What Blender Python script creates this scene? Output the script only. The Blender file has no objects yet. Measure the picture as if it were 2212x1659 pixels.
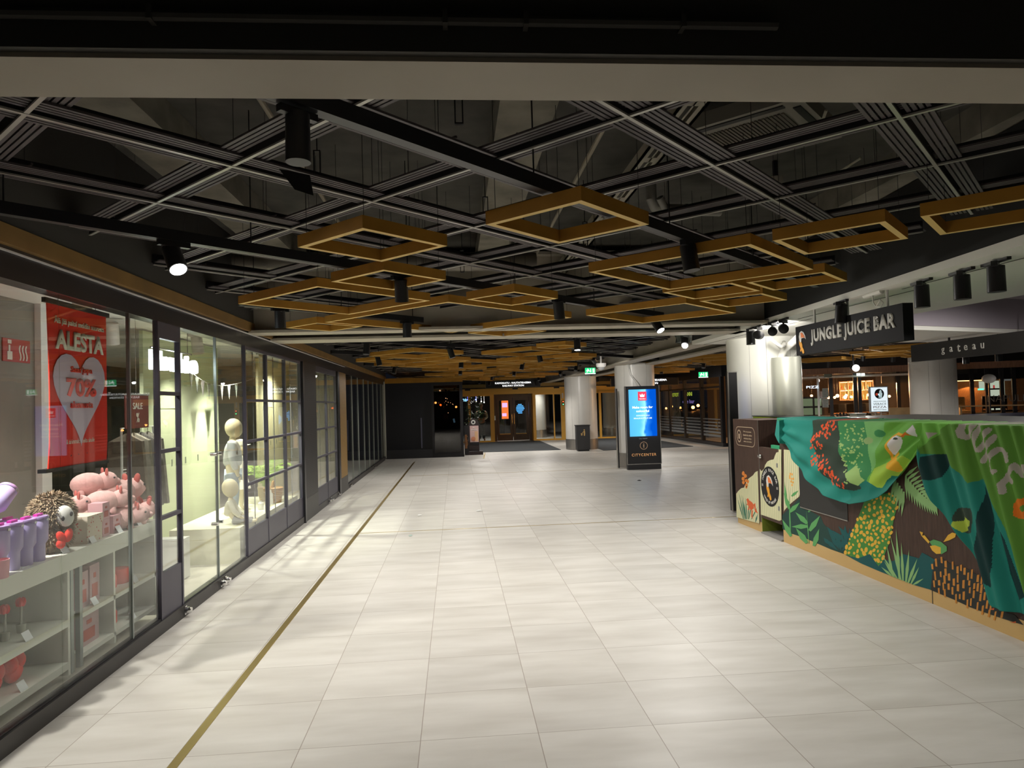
import bpy, bmesh, math, random
from mathutils import Vector, Matrix
random.seed(7)
C = bpy.context.scene.collection
PI = math.pi
# ---------------------------------------------------------------- camera
W, H, F = 2212, 1659, 1499.0
YAW, PITCH, ROLL, CAMZ = .0821, .0281, -.0291, 1.68
_f = Vector((math.sin(YAW)*math.cos(PITCH), math.cos(YAW)*math.cos(PITCH), math.sin(PITCH)))
_r = Vector((math.cos(YAW), -math.sin(YAW), 0)); _u = _r.cross(_f)
RT = math.cos(ROLL)*_r + math.sin(ROLL)*_u; UP = -math.sin(ROLL)*_r + math.cos(ROLL)*_u
CAM = Vector((0, 0, CAMZ))
cam = bpy.data.cameras.new('camera'); co = bpy.data.objects.new('camera', cam); C.objects.link(co)
cam.sensor_width = 36; cam.lens = 36*F/W; cam.clip_start = .05; cam.clip_end = 300
m = Matrix((RT, UP, -_f)).transposed().to_4x4(); m.translation = CAM; co.matrix_world = m
bpy.context.scene.camera = co
sc = bpy.context.scene
sc.view_settings.view_transform = 'Standard'; sc.view_settings.look = 'None'
sc.view_settings.exposure = 0.0; sc.view_settings.gamma = 1; sc.view_settings.use_curve_mapping = False
# ---------------------------------------------------------------- world: night
w = bpy.data.worlds.new('night'); sc.world = w; w.use_nodes = True
w.node_tree.nodes['Background'].inputs[0].default_value = (.012, .014, .022, 1)
w.node_tree.nodes['Background'].inputs[1].default_value = .35
# lamp strengths
SPOT_W = 125.0; SHOP_W = 75.0

def onp(px, py, p0, n):           # a point seen in the photograph, on a real plane of the place
    d = RT*((px-W/2)/F) - UP*((py-H/2)/F) + _f
    t = (p0-CAM).dot(n)/d.dot(n)
    return CAM + d*t
def onx(px, py, x): return onp(px, py, Vector((x, 0, 0)), Vector((1, 0, 0)))
def ony(px, py, y): return onp(px, py, Vector((0, y, 0)), Vector((0, 1, 0)))
def onz(px, py, z=0): return onp(px, py, Vector((0, 0, z)), Vector((0, 0, 1)))
# ---------------------------------------------------------------- materials
MT = {}
def mat(name, col, rough=.5, metal=0, noise=0, nscale=8, emit=None, estr=1, spec=.5, bump=0, bscale=40, stretch=None, alpha=None):
    if name in MT: return MT[name]
    m = bpy.data.materials.new(name); m.use_nodes = True; nt = m.node_tree; b = nt.nodes['Principled BSDF']
    b.inputs['Base Color'].default_value = (*col, 1); b.inputs['Roughness'].default_value = rough
    b.inputs['Metallic'].default_value = metal; b.inputs['Specular IOR Level'].default_value = spec
    if emit: b.inputs['Emission Color'].default_value = (*emit, 1); b.inputs['Emission Strength'].default_value = estr
    if noise or bump:
        tc = nt.nodes.new('ShaderNodeTexCoord'); mp = nt.nodes.new('ShaderNodeMapping')
        nt.links.new(tc.outputs['Object'], mp.inputs[0])
        if stretch: mp.inputs['Scale'].default_value = stretch
        n = nt.nodes.new('ShaderNodeTexNoise'); n.inputs['Scale'].default_value = nscale; n.inputs['Detail'].default_value = 5
        nt.links.new(mp.outputs[0], n.inputs['Vector'])
        if noise:
            r = nt.nodes.new('ShaderNodeValToRGB')
            r.color_ramp.elements[0].color = (*[max(0, c*(1-noise)) for c in col], 1)
            r.color_ramp.elements[1].color = (*[min(1, c*(1+noise)) for c in col], 1)
            r.color_ramp.elements[0].position = .3; r.color_ramp.elements[1].position = .7
            nt.links.new(n.outputs[0], r.inputs[0]); nt.links.new(r.outputs[0], b.inputs['Base Color'])
        if bump:
            n2 = nt.nodes.new('ShaderNodeTexNoise'); n2.inputs['Scale'].default_value = bscale
            nt.links.new(mp.outputs[0], n2.inputs['Vector'])
            bp = nt.nodes.new('ShaderNodeBump'); bp.inputs['Strength'].default_value = bump; bp.inputs['Distance'].default_value = .01
            nt.links.new(n2.outputs[0], bp.inputs['Height']); nt.links.new(bp.outputs[0], b.inputs['Normal'])
    MT[name] = m; return m
def glow(name, col, s):
    if name in MT: return MT[name]
    m = bpy.data.materials.new(name); m.use_nodes = True; nt = m.node_tree; nt.nodes.clear()
    e = nt.nodes.new('ShaderNodeEmission'); e.inputs[0].default_value = (*col, 1); e.inputs[1].default_value = s
    o = nt.nodes.new('ShaderNodeOutputMaterial'); nt.links.new(e.outputs[0], o.inputs[0]); MT[name] = m; return m
def glassmat(name, tint=(.95, .97, .95), base=.03, refl=.9):
    if name in MT: return MT[name]
    m = bpy.data.materials.new(name); m.use_nodes = True; nt = m.node_tree; nt.nodes.clear()
    t = nt.nodes.new('ShaderNodeBsdfTransparent'); t.inputs[0].default_value = (*tint, 1)
    g = nt.nodes.new('ShaderNodeBsdfGlossy'); g.inputs['Roughness'].default_value = .0; g.inputs[0].default_value = (refl, refl, refl, 1)
    lw = nt.nodes.new('ShaderNodeLayerWeight'); lw.inputs[0].default_value = .5
    p = nt.nodes.new('ShaderNodeMath'); p.operation = 'POWER'; p.inputs[1].default_value = 5.2
    nt.links.new(lw.outputs['Facing'], p.inputs[0])
    a = nt.nodes.new('ShaderNodeMath'); a.operation = 'MULTIPLY_ADD'; a.inputs[1].default_value = 1-base; a.inputs[2].default_value = base
    nt.links.new(p.outputs[0], a.inputs[0])
    mx = nt.nodes.new('ShaderNodeMixShader'); nt.links.new(a.outputs[0], mx.inputs[0]); nt.links.new(t.outputs[0], mx.inputs[1]); nt.links.new(g.outputs[0], mx.inputs[2])
    o = nt.nodes.new('ShaderNodeOutputMaterial'); nt.links.new(mx.outputs[0], o.inputs[0]); MT[name] = m; return m

def floor_mat():
    m = bpy.data.materials.new('floor tiles'); m.use_nodes = True; nt = m.node_tree; b = nt.nodes['Principled BSDF']; N = nt.nodes.new; L = nt.links.new
    g = N('ShaderNodeNewGeometry'); sp = N('ShaderNodeSeparateXYZ'); L(g.outputs['Position'], sp.inputs[0])
    def M(op, a, bb=None, c=None):
        n = N('ShaderNodeMath'); n.operation = op
        for i, v in enumerate((a, bb, c)):
            if v is None: continue
            if isinstance(v, (int, float)): n.inputs[i].default_value = v
            else: L(v, n.inputs[i])
        return n.outputs[0]
    tx = M('DIVIDE', M('ADD', sp.outputs[0], .815), .5955); ty = M('DIVIDE', M('ADD', sp.outputs[1], -3.564+56.8), .568)
    fx, fy = M('FRACT', tx), M('FRACT', ty)
    dx = M('MINIMUM', fx, M('SUBTRACT', 1, fx)); dy = M('MINIMUM', fy, M('SUBTRACT', 1, fy))
    jx = M('LESS_THAN', dx, .0036); jy = M('LESS_THAN', dy, .0032)
    j = M('MAXIMUM', jx, jy)
    cb = N('ShaderNodeCombineXYZ'); L(M('FLOOR', tx), cb.inputs[0]); L(M('FLOOR', ty), cb.inputs[1])
    wn = N('ShaderNodeTexWhiteNoise'); L(cb.outputs[0], wn.inputs['Vector'])
    # veins in the stone run across the tiles
    ad = N('ShaderNodeVectorMath'); ad.operation = 'MULTIPLY_ADD'; L(g.outputs['Position'], ad.inputs[0]); ad.inputs[1].default_value = (1.1, 4.5, 1)
    sc2 = N('ShaderNodeVectorMath'); sc2.operation = 'SCALE'; L(wn.outputs['Color'], sc2.inputs[0]); sc2.inputs['Scale'].default_value = 9; L(sc2.outputs[0], ad.inputs[2])
    n = N('ShaderNodeTexNoise'); n.inputs['Scale'].default_value = 1.3; n.inputs['Detail'].default_value = 6; L(ad.outputs[0], n.inputs['Vector'])
    r = N('ShaderNodeValToRGB'); r.color_ramp.elements[0].position = .25; r.color_ramp.elements[1].position = .75
    r.color_ramp.elements[0].color = (.50, .475, .43, 1); r.color_ramp.elements[1].color = (.66, .64, .60, 1); L(n.outputs[0], r.inputs[0])
    hs = N('ShaderNodeHueSaturation'); L(r.outputs[0], hs.inputs['Color']); L(M('MULTIPLY_ADD', wn.outputs['Value'], .08, .96), hs.inputs['Value'])
    mx = N('ShaderNodeMix'); mx.data_type = 'RGBA'; L(j, mx.inputs['Factor']); L(hs.outputs[0], mx.inputs['A']); mx.inputs['B'].default_value = (.30, .26, .22, 1)
    L(mx.outputs['Result'], b.inputs['Base Color'])
    n2 = N('ShaderNodeTexNoise'); n2.inputs['Scale'].default_value = 2.2; n2.inputs['Detail'].default_value = 4
    L(g.outputs['Position'], n2.inputs['Vector']); L(M('MULTIPLY_ADD', n2.outputs[0], .16, .36), b.inputs['Roughness'])
    b.inputs['Specular IOR Level'].default_value = .5
    return m

WHITE = mat('white paint', (.72, .71, .68), .55)
BLACK = mat('black metal', (.012, .012, .014), .4)
SATIN = mat('black satin steel', (.02, .02, .024), .3)
FRAME = mat('graphite frame', (.055, .052, .075), .45)
GOLD = mat('ochre laminate', (.46, .225, .035), .7, noise=.12, nscale=5, spec=.2)
GOLD_UNDERLIT = mat('ochre underlit', (.70, .49, .17), .6, spec=.2)  # frame undersides: paler copy of GOLD that paints in light from the floor
OCHRE = mat('ochre band', (.26, .15, .045), .45, noise=.18, nscale=3)
SLAT = mat('dark slat', (.085, .072, .075), .55)
PROF = mat('grey profile', (.42, .41, .37), .35, metal=.4)
DARKCONC = mat('dark concrete', (.075, .07, .06), .9, noise=.35, nscale=3)
CONC = mat('raw concrete', (.23, .21, .17), .9, noise=.3, nscale=4)
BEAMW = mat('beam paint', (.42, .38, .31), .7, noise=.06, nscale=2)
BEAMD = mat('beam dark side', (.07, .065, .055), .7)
GLASS = glassmat('clear glass')
CHROME = mat('chrome', (.7, .7, .7), .15, metal=1)
STEEL = mat('brushed steel', (.42, .40, .37), .35, metal=.8, noise=.1, nscale=30, stretch=(1, 1, .05))
BRASS = mat('brass', (.55, .42, .17), .3, metal=.85)
GOLDM = mat('gold anodised', (.85, .50, .09), .4, metal=.1)
LAMP = glow('lamp lens', (1, .98, .95), 22)
DIML = mat('recessed lens', (.5, .5, .48), .3, emit=(1, .96, .9), estr=.25)
COLM = mat('column enamel', (.66, .645, .61), .35, noise=.03, nscale=3)
# ---------------------------------------------------------------- mesh builder
ORG = {}
class MB:
    def __init__(s): s.v = []; s.f = []; s.m = []
    def add(s, vs, fs, mi=0):
        o = len(s.v); s.v += [tuple(v) for v in vs]
        for f in fs: s.f.append([i+o for i in f]); s.m.append(mi)
        return s
    def box(s, x0, x1, y0, y1, z0, z1, mi=0):
        vs = [(x, y, z) for z in (z0, z1) for y in (y0, y1) for x in (x0, x1)]
        return s.add(vs, [(0, 2, 3, 1), (4, 5, 7, 6), (0, 1, 5, 4), (2, 6, 7, 3), (0, 4, 6, 2), (1, 3, 7, 5)], mi)
    def bar(s, p0, p1, w, h, mi=0, up=Vector((0, 0, 1))):
        p0, p1 = Vector(p0), Vector(p1); d = (p1-p0).normalized(); a = d.cross(up)
        if a.length < 1e-4: a = d.cross(Vector((1, 0, 0)))
        a.normalize(); b = a.cross(d).normalized(); a = a*w/2; b = b*h/2
        vs = [p+i*a+j*b for p in (p0, p1) for i, j in ((-1, -1), (1, -1), (1, 1), (-1, 1))]
        return s.add(vs, [(0, 1, 2, 3), (7, 6, 5, 4), (0, 4, 5, 1), (1, 5, 6, 2), (2, 6, 7, 3), (3, 7, 4, 0)], mi)
    def tube(s, path, r, n=8, mi=0, caps=True):
        P = [Vector(p) for p in path]; rs = r if isinstance(r, (list, tuple)) else [r]*len(P)
        vs = []; fs = []; ref = None
        for i, p in enumerate(P):
            d = (P[min(i+1, len(P)-1)]-P[max(i-1, 0)]).normalized()
            if ref is None:
                ref = d.cross(Vector((0, 0, 1)))
                if ref.length < .05: ref = d.cross(Vector((1, 0, 0)))
            a = (ref-d*ref.dot(d)).normalized(); ref = a; b = d.cross(a)
            vs += [p+(a*math.cos(t)+b*math.sin(t))*rs[i] for t in [2*PI*k/n for k in range(n)]]
        for i in range(len(P)-1):
            for k in range(n): fs.append((i*n+k, i*n+(k+1) % n, (i+1)*n+(k+1) % n, (i+1)*n+k))
        if caps: fs += [tuple(range(n-1, -1, -1)), tuple((len(P)-1)*n+k for k in range(n))]
        return s.add(vs, fs, mi)
    def lathe(s, c, prof, n=24, mi=0, axis='z'):
        c = Vector(c); vs = []; fs = []
        for r, z in prof:
            for k in range(n):
                t = 2*PI*k/n; q = (r*math.cos(t), r*math.sin(t), z)
                if axis == 'x': q = (z, q[0], q[1])
                if axis == 'y': q = (q[0], z, q[1])
                vs.append(c+Vector(q))
        for i in range(len(prof)-1):
            for k in range(n): fs.append((i*n+k, i*n+(k+1) % n, (i+1)*n+(k+1) % n, (i+1)*n+k))
        if prof[0][0] > 1e-4: fs.append(tuple(range(n-1, -1, -1)))
        if prof[-1][0] > 1e-4: fs.append(tuple((len(prof)-1)*n+k for k in range(n)))
        return s.add(vs, fs, mi)
    def ball(s, c, r, n=14, mi=0, rot=None, k=None):
        r = (r, r, r) if isinstance(r, (int, float)) else r
        k = k or n//2; c = Vector(c); vs = []; fs = []
        for i in range(k+1):
            a = PI*i/k
            for j in range(n):
                t = 2*PI*j/n; v = Vector((r[0]*math.sin(a)*math.cos(t), r[1]*math.sin(a)*math.sin(t), r[2]*math.cos(a)))
                if rot: v = rot @ v
                vs.append(c+v)
        for i in range(k):
            for j in range(n): fs.append((i*n+j, (i+1)*n+j, (i+1)*n+(j+1) % n, i*n+(j+1) % n))
        return s.add(vs, fs, mi)
    def poly(s, pts, off, mi=0):      # closed outline thickened by vector off
        pts = [Vector(p) for p in pts]; off = Vector(off); n = len(pts)
        return s.add(pts+[p+off for p in pts], [tuple(range(n)), tuple(range(2*n-1, n-1, -1))]+[(i, i+n, (i+1) % n+n, (i+1) % n) for i in range(n)], mi)
    def build(s, name, mats, parent=None, smooth=False, local=False, origin=None):
        mats = mats if isinstance(mats, (list, tuple)) else [mats]
        if parent is not None: o = Vector((0, 0, 0)) if local else ORG.get(parent.name, Vector((0, 0, 0)))
        elif origin is not None: o = Vector(origin)
        elif local: o = Vector((0, 0, 0))
        else:
            xs, ys, zs = zip(*s.v); o = Vector(((min(xs)+max(xs))/2, (min(ys)+max(ys))/2, min(zs)))
        me = bpy.data.meshes.new(name); me.from_pydata([(v[0]-o[0], v[1]-o[1], v[2]-o[2]) for v in s.v], [], s.f)
        for m_ in mats: me.materials.append(m_)
        if len(mats) > 1: me.polygons.foreach_set('material_index', s.m)
        bm = bmesh.new(); bm.from_mesh(me); bmesh.ops.remove_doubles(bm, verts=bm.verts, dist=1e-6); bmesh.ops.recalc_face_normals(bm, faces=bm.faces); bm.to_mesh(me); bm.free()
        if smooth:
            me.polygons.foreach_set('use_smooth', [True]*len(me.polygons))
            try: me.set_sharp_from_angle(angle=math.radians(40))
            except Exception: pass
        ob = bpy.data.objects.new(name, me); C.objects.link(ob)
        if parent is not None: ob.parent = parent; ORG[ob.name] = o
        else: ob.location = o; ORG[ob.name] = o
        return ob
def tag(o, label=None, cat=None, group=None, kind=None):
    if label: o['label'] = label
    if cat: o['category'] = cat
    if group: o['group'] = group
    if kind: o['kind'] = kind
    return o
def thing(name, label, cat, loc=(0, 0, 0), group=None, rz=0):
    o = bpy.data.objects.new(name, None); C.objects.link(o); o.location = loc; o.rotation_euler = (0, 0, rz)
    o.empty_display_size = .1; ORG[o.name] = Vector(loc); return tag(o, label, cat, group)
def struct(name, mb, m_, parent=None, smooth=False, label=None):
    o = mb.build(name, m_, parent, smooth)
    if parent is None: tag(o, label, None, None, 'structure')
    return o
KIDS = {}
def copy_tree(o, loc=None, rz=None, label=None, group=None, parent=None):
    c = o.copy(); C.objects.link(c)
    if parent is not None: c.parent = parent
    if loc is not None: c.location = loc
    if rz is not None: c.rotation_euler = (0, 0, rz)
    if label: c['label'] = label
    if group: c['group'] = group
    for ch in o.children: copy_tree(ch, parent=c)
    return c
ORD = ['first', 'second', 'third', 'fourth', 'fifth', 'sixth', 'seventh', 'eighth', 'ninth', 'tenth', 'eleventh', 'twelfth', 'thirteenth', 'fourteenth', 'fifteenth', 'sixteenth', 'seventeenth', 'eighteenth', 'nineteenth', 'twentieth', 'twenty-first', 'twenty-second', 'twenty-third', 'twenty-fourth', 'twenty-fifth', 'twenty-sixth', 'twenty-seventh', 'twenty-eighth', 'twenty-ninth', 'thirtieth', 'thirty-first', 'thirty-second', 'thirty-third', 'thirty-fourth', 'thirty-fifth', 'thirty-sixth', 'thirty-seventh', 'thirty-eighth', 'thirty-ninth', 'fortieth', 'forty-first', 'forty-second', 'forty-third', 'forty-fourth', 'forty-fifth']
def text(s, c, right, up, width=None, height=None, m_=None, parent=None, name='lettering', depth=.004, bold=0, spacing=1, align='C', dist=0):
    """lettering lying on a plane: c centre, right/up unit vectors of the plane"""
    cu = bpy.data.curves.new('t', 'FONT'); cu.body = s; cu.size = 1; cu.extrude = 0; cu.offset = bold; cu.space_character = spacing; cu.resolution_u = 3
    cu.align_x = 'CENTER' if align == 'C' else 'LEFT'; cu.space_line = 1.0
    ob = bpy.data.objects.new('t', cu); me = bpy.data.meshes.new_from_object(ob)
    bpy.data.objects.remove(ob)
    xs = [v.co.x for v in me.vertices]; ys = [v.co.y for v in me.vertices]
    cx, cy = (min(xs)+max(xs))/2, (min(ys)+max(ys))/2
    sx = width/(max(xs)-min(xs)) if width else None; sy = height/(max(ys)-min(ys)) if height else None
    sx = sx or sy; sy = sy or sx
    right = Vector(right).normalized(); up = Vector(up).normalized(); nrm = right.cross(up)
    c = Vector(c); o = ORG.get(parent.name, Vector()) if parent else c
    bm = bmesh.new(); bm.from_mesh(me)
    for v in bm.verts: v.co = c+right*((v.co.x-cx)*sx)+up*((v.co.y-cy)*sy)-o+nrm*(depth+dist)
    ext = bmesh.ops.extrude_face_region(bm, geom=bm.faces[:])
    for v in [g for g in ext['geom'] if isinstance(g, bmesh.types.BMVert)]: v.co -= nrm*depth
    bmesh.ops.recalc_face_normals(bm, faces=bm.faces)
    bm.to_mesh(me); bm.free(); me.materials.clear(); me.materials.append(m_)
    ob = bpy.data.objects.new(name, me); C.objects.link(ob)
    if parent: ob.parent = parent; ORG[ob.name] = o
    else: ob.location = c
    return ob
def spot(loc, to, watts, angle=110, blend=.9, col=(1, .96, .9), r=.04, parent=None):
    l = bpy.data.lights.new('spot', 'SPOT'); l.energy = watts; l.spot_size = math.radians(angle); l.spot_blend = blend; l.color = col; l.shadow_soft_size = r
    o = bpy.data.objects.new('spot_light', l); C.objects.link(o); o.location = loc
    o.rotation_euler = (Vector(to)-Vector(loc)).to_track_quat('-Z', 'Y').to_euler(); return o
def leafq(mb, p0, p1, w, mi=0, side=None):
    p0, p1 = Vector(p0), Vector(p1); d = p1-p0; s_ = (side or d.cross(Vector((.3, .2, 1)))).normalized()*w
    mid = p0+d*.45+Vector((0, 0, d.length*.12)); mb.add([p0, mid+s_, p1, mid-s_], [(0, 1, 2), (0, 2, 3)], mi)
# ================================================================ the shell
ZG = 2.80                                    # underside of the slat grid
fl = MB().box(-2.32, 34, -4, 60, -.1, 0); struct('floor', fl, floor_mat())
b = MB().box(-9, 24, -4, 31, 3.5, 3.7); struct('ceiling', b, DARKCONC)
RIB = [(-1.95, -1.62), (.28, .6), (3.35, 3.72), (6.0, 6.35), (8.6, 8.95)]
for i, (x0, x1) in enumerate(RIB):
    b = MB().box(x0, x1, 1.95, 30.9, 3.3, 3.5); struct('trim_%d' % (i+1), b, CONC)
b = MB().box(-2.3, 24, -4.2, -4, 0, 3.5); struct('wall_rear', b, DARKCONC)
# cross beams under the ceiling
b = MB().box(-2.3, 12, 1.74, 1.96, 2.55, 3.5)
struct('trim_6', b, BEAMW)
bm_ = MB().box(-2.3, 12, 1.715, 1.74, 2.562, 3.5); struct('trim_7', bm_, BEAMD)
for n, (y0, y1) in enumerate(((7.93, 8.25), (8.85, 9.3))):
    b = MB().box(-2.28, 3.9, y0, y1, 2.55, 2.58).box(-2.28, 3.9, (y0+y1)/2-.02, (y0+y1)/2+.02, 2.58, 3.4).box(-2.28, 3.9, y0, y1, 3.4, 3.43)
    struct('trim_%d' % (8+n), b, BEAMW)
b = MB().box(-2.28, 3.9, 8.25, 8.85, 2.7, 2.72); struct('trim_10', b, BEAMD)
for n, (xa, xb) in enumerate(((3.86, 4.22), (4.72, 5.05))):
    b = MB()
    for z0, z1, k in ((2.55, 2.58, 0), (2.58, 3.4, 1)):
        m0 = (xa+xb)/2; a0, a1 = (xa, xb) if not k else (m0-.02, m0+.02)
        b.box(a0, a1, 10.95, 30.5, z0, z1)
    struct('trim_%d' % (11+n), b, BEAMW)
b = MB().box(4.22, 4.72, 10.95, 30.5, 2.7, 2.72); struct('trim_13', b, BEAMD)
# conduit on the near beam
t = thing('conduit_pipe', 'dark conduit pipe running along the near side of the closest ceiling beam', 'pipe', (0, 1.69, 2.66))
MB().tube([(-2.2, 1.695, 2.632), (.85, 1.695, 2.632)], .013, 8).build('tube', BEAMD, t)
for x in (-1.4, -.7, 0, .2, .6): MB().box(x-.006, x+.006, 1.678, 1.715, 2.617, 2.65).build('clip', BEAMD, t)
# brass inlays in the floor
def strip(p0, p1, w_, lab):
    tag(MB().bar((*p0, .001), (*p1, .001), w_, .003).build('floor_strip', BRASS), lab, 'floor strip')
strip((-1.40, 1.0), (-1.28, 21.2), .048, 'long brass strip inlaid in the floor beside the shop windows')
strip((-1.33, 9.49), (3.9, 9.53), .022, 'thin brass strip crossing the floor in front of the juice counter')
strip((-1.15, 16.97), (9.0, 16.85), .02, 'thin brass strip crossing the floor by the info display column')
strip((.83, 21.6), (.98, 24.2), .045, 'short brass strip between the coffee board and the entrance mat')
# entrance mats
MATM = mat('mat', (.05, .055, .06), .95, noise=.3, nscale=60)
t = tag(MB().poly([(.83, 24.4, .002), (3.65, 24.2, .002), (3.65, 30.5, .002), (.8, 30.5, .002)], (0, 0, .012)).build('entrance_mat', MATM), 'dark grey entrance mat in front of the golden station doors', 'mat')
t = tag(MB().poly([(4.95, 23.2, .002), (8.2, 23.6, .002), (8.2, 30.5, .002), (5.0, 30.5, .002)], (0, 0, .012)).build('entrance_mat', MATM), 'dark grey entrance mat behind the columns by the right-hand doors', 'mat')
# litter
PAP = mat('paper', (.85, .85, .83), .8)
def scrap(x, y, s_, lab, m_=PAP):
    b = MB(); k = 9; pts = [(x+s_*math.cos(2*PI*i/k)*random.uniform(.5, 1.2), y+.5*s_*math.sin(2*PI*i/k)*random.uniform(.5, 1.3)) for i in range(k)]
    vs = [(px, py, .003+random.random()*.012) for px, py in pts]+[(x, y, .02)]
    b.add(vs+[(a, c, d+.002) for a, c, d in vs], [(i, (i+1) % k, k) for i in range(k)]+[(i+k+1, (i+1) % k+k+1, 2*k+1) for i in range(k)])
    tag(b.build('litter', m_), lab, 'litter', 'scraps on the floor')
scrap(-.597, 10.79, .05, 'small white paper scrap lying left of the other scrap on the floor')
scrap(.32, 11.0, .065, 'larger white paper scrap lying in the middle of the floor')
scrap(-.62, 9.13, .035, 'tiny pale green scrap lying just before the cross strip', mat('pale scrap', (.5, .62, .58), .8))
scrap(3.76, 14.2, .05, 'small black scrap lying in front of the info display', BLACK)

# ---------------------------------------------------------------- slat grid
S2 = 2**.5
def inside(x, y):
    if -2.26 < x < (3.36 if y < 6 else 3.55) and 1.97 < y < 10.95: return True
    if -2.26 < x < 9.05 and 10.95 <= y < 30.5: return True
    return 9.05 <= x < 17 and 12.3 < y < 19.2
def runs(k, fam):
    # fam A: y-x = k*S2 ; fam B: x+y = k*S2
    out = []; cur = None; t = -8
    while t < 30:
        x = t; y = k*S2+x if fam == 'A' else k*S2-x
        if inside(x, y):
            if cur is None: cur = [t, t]
            cur[1] = t
        elif cur is not None:
            out.append(cur); cur = None
        t += .04
    if cur: out.append(cur)
    return [(a, c) for a, c in out if c-a > .3]
def grid_line(k, fam, lab):
    rs = runs(k, fam)
    if not rs: return
    d = Vector((1, 1, 0))/S2 if fam == 'A' else Vector((1, -1, 0))/S2; nrm = Vector((-d.y, d.x, 0))
    for ri, (a, c) in enumerate(rs):
        b = MB(); p = MB(); y0, y1 = (k*S2+a, k*S2+c) if fam == 'A' else (k*S2-a, k*S2-c)
        P0, P1 = Vector((a, y0, ZG)), Vector((c, y1, ZG)); dz = .0 if fam == 'A' else .002
        p.bar(P0+Vector((0, 0, .004+dz)), P1+Vector((0, 0, .004+dz)), .017, .0081, 0); p.bar(P0+Vector((0, 0, .046+dz)), P1+Vector((0, 0, .046+dz)), .012, .076, 1)
        for sgn in (-1, 1):
            for q in range(4):
                o = nrm*sgn*(.034+.024*q); z = Vector((0, 0, .022 if fam == 'A' else .034)); b.bar(P0+o+z, P1+o+z, .016, .01)
        n = max(2, int((P1-P0).length/1.2))
        for i in range(n+1):
            q = P0.lerp(P1, (i+.3)/(n+.6)); b.bar(q-nrm*.11+Vector((0, 0, .04)), q+nrm*.11+Vector((0, 0, .04)), .008, .008); b.tube([q+Vector((0, 0, .04)), (q.x, q.y, 3.5)], .0018, 4)
        t = thing('ceiling_slat_run', lab+('' if ri == 0 else ', %s part' % ORD[ri]), 'ceiling slats', tuple(P0), 'diagonal slat runs under the ceiling')
        p.build('profile', [PROF, BLACK], t); b.build('slats', SLAT, t)
SP = .767
v0 = (3.097+.945)/S2 - 2.80*0; 
# grid fitted on two crossings; scaled from z 2.75 to ZG
sc_ = (ZG-1.68)/(2.75-1.68)
vA = (3.097+.945)/S2*sc_; uB = (3.097-.945)/S2*sc_; SP = .767*sc_
i = 0
for k in range(-14, 40):
    c = vA+SP*k
    if runs(c, 'A'): grid_line(c, 'A', 'dark slat run slanting away to the right, %s from the near right corner' % ORD[min(i, 44)]); i += 1
i = 0
for k in range(-3, 45):
    c = uB+SP*k
    if runs(c, 'B'): grid_line(c, 'B', 'dark slat run slanting away to the left, %s counted from the camera' % ORD[min(i, 44)]); i += 1

# ---------------------------------------------------------------- ochre frames
ZF = 2.55
PLACED = []
def level(u0, u1, v0, v1):
    def ring(r, k=.04): return [(r[0]-k, r[1]+k, r[2]-k, r[2]+k), (r[0]-k, r[1]+k, r[3]-k, r[3]+k), (r[0]-k, r[0]+k, r[2]-k, r[3]+k), (r[1]-k, r[1]+k, r[2]-k, r[3]+k)]
    used = set()
    for r, lv in PLACED:
        if any(a[0] < c[1] and c[0] < a[1] and a[2] < c[3] and c[2] < a[3] for a in ring((u0, u1, v0, v1)) for c in ring(r)): used.add(lv)
    lv = next((q for q in (0, -.068, .145, -.136) if q not in used), 0); PLACED.append(((u0, u1, v0, v1), lv)); return lv
def gframe(u0, u1, v0, v1, lab, grp=None):
    ZF = 2.55+level(u0, u1, v0, v1)
    def P(u, v): return Vector(((u-v)/S2, (u+v)/S2, 0))
    cs = [P(u0, v0), P(u1, v0), P(u1, v1), P(u0, v1)]; ce = sum(cs, Vector())/4
    t = thing('hanging_square', lab, 'ceiling frame', (ce.x, ce.y, ZF), grp or 'ochre square frames hung under the ceiling')
    b = MB(); wd = .034; hh = .064
    inn = [P(u0+wd, v0+wd), P(u1-wd, v0+wd), P(u1-wd, v1-wd), P(u0+wd, v1-wd)]
    for i in range(4):
        j = (i+1) % 4
        q = [cs[i], cs[j], inn[j], inn[i]]
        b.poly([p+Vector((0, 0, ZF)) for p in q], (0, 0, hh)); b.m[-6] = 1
    b.build('frame', [GOLD, GOLD_UNDERLIT], t)
    for p in inn: MB().tube([p+Vector((0, 0, ZF+hh-.002)), p+Vector((0, 0, 3.5))], .0015, 4).build('hanging_wire', BLACK, t)
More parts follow.
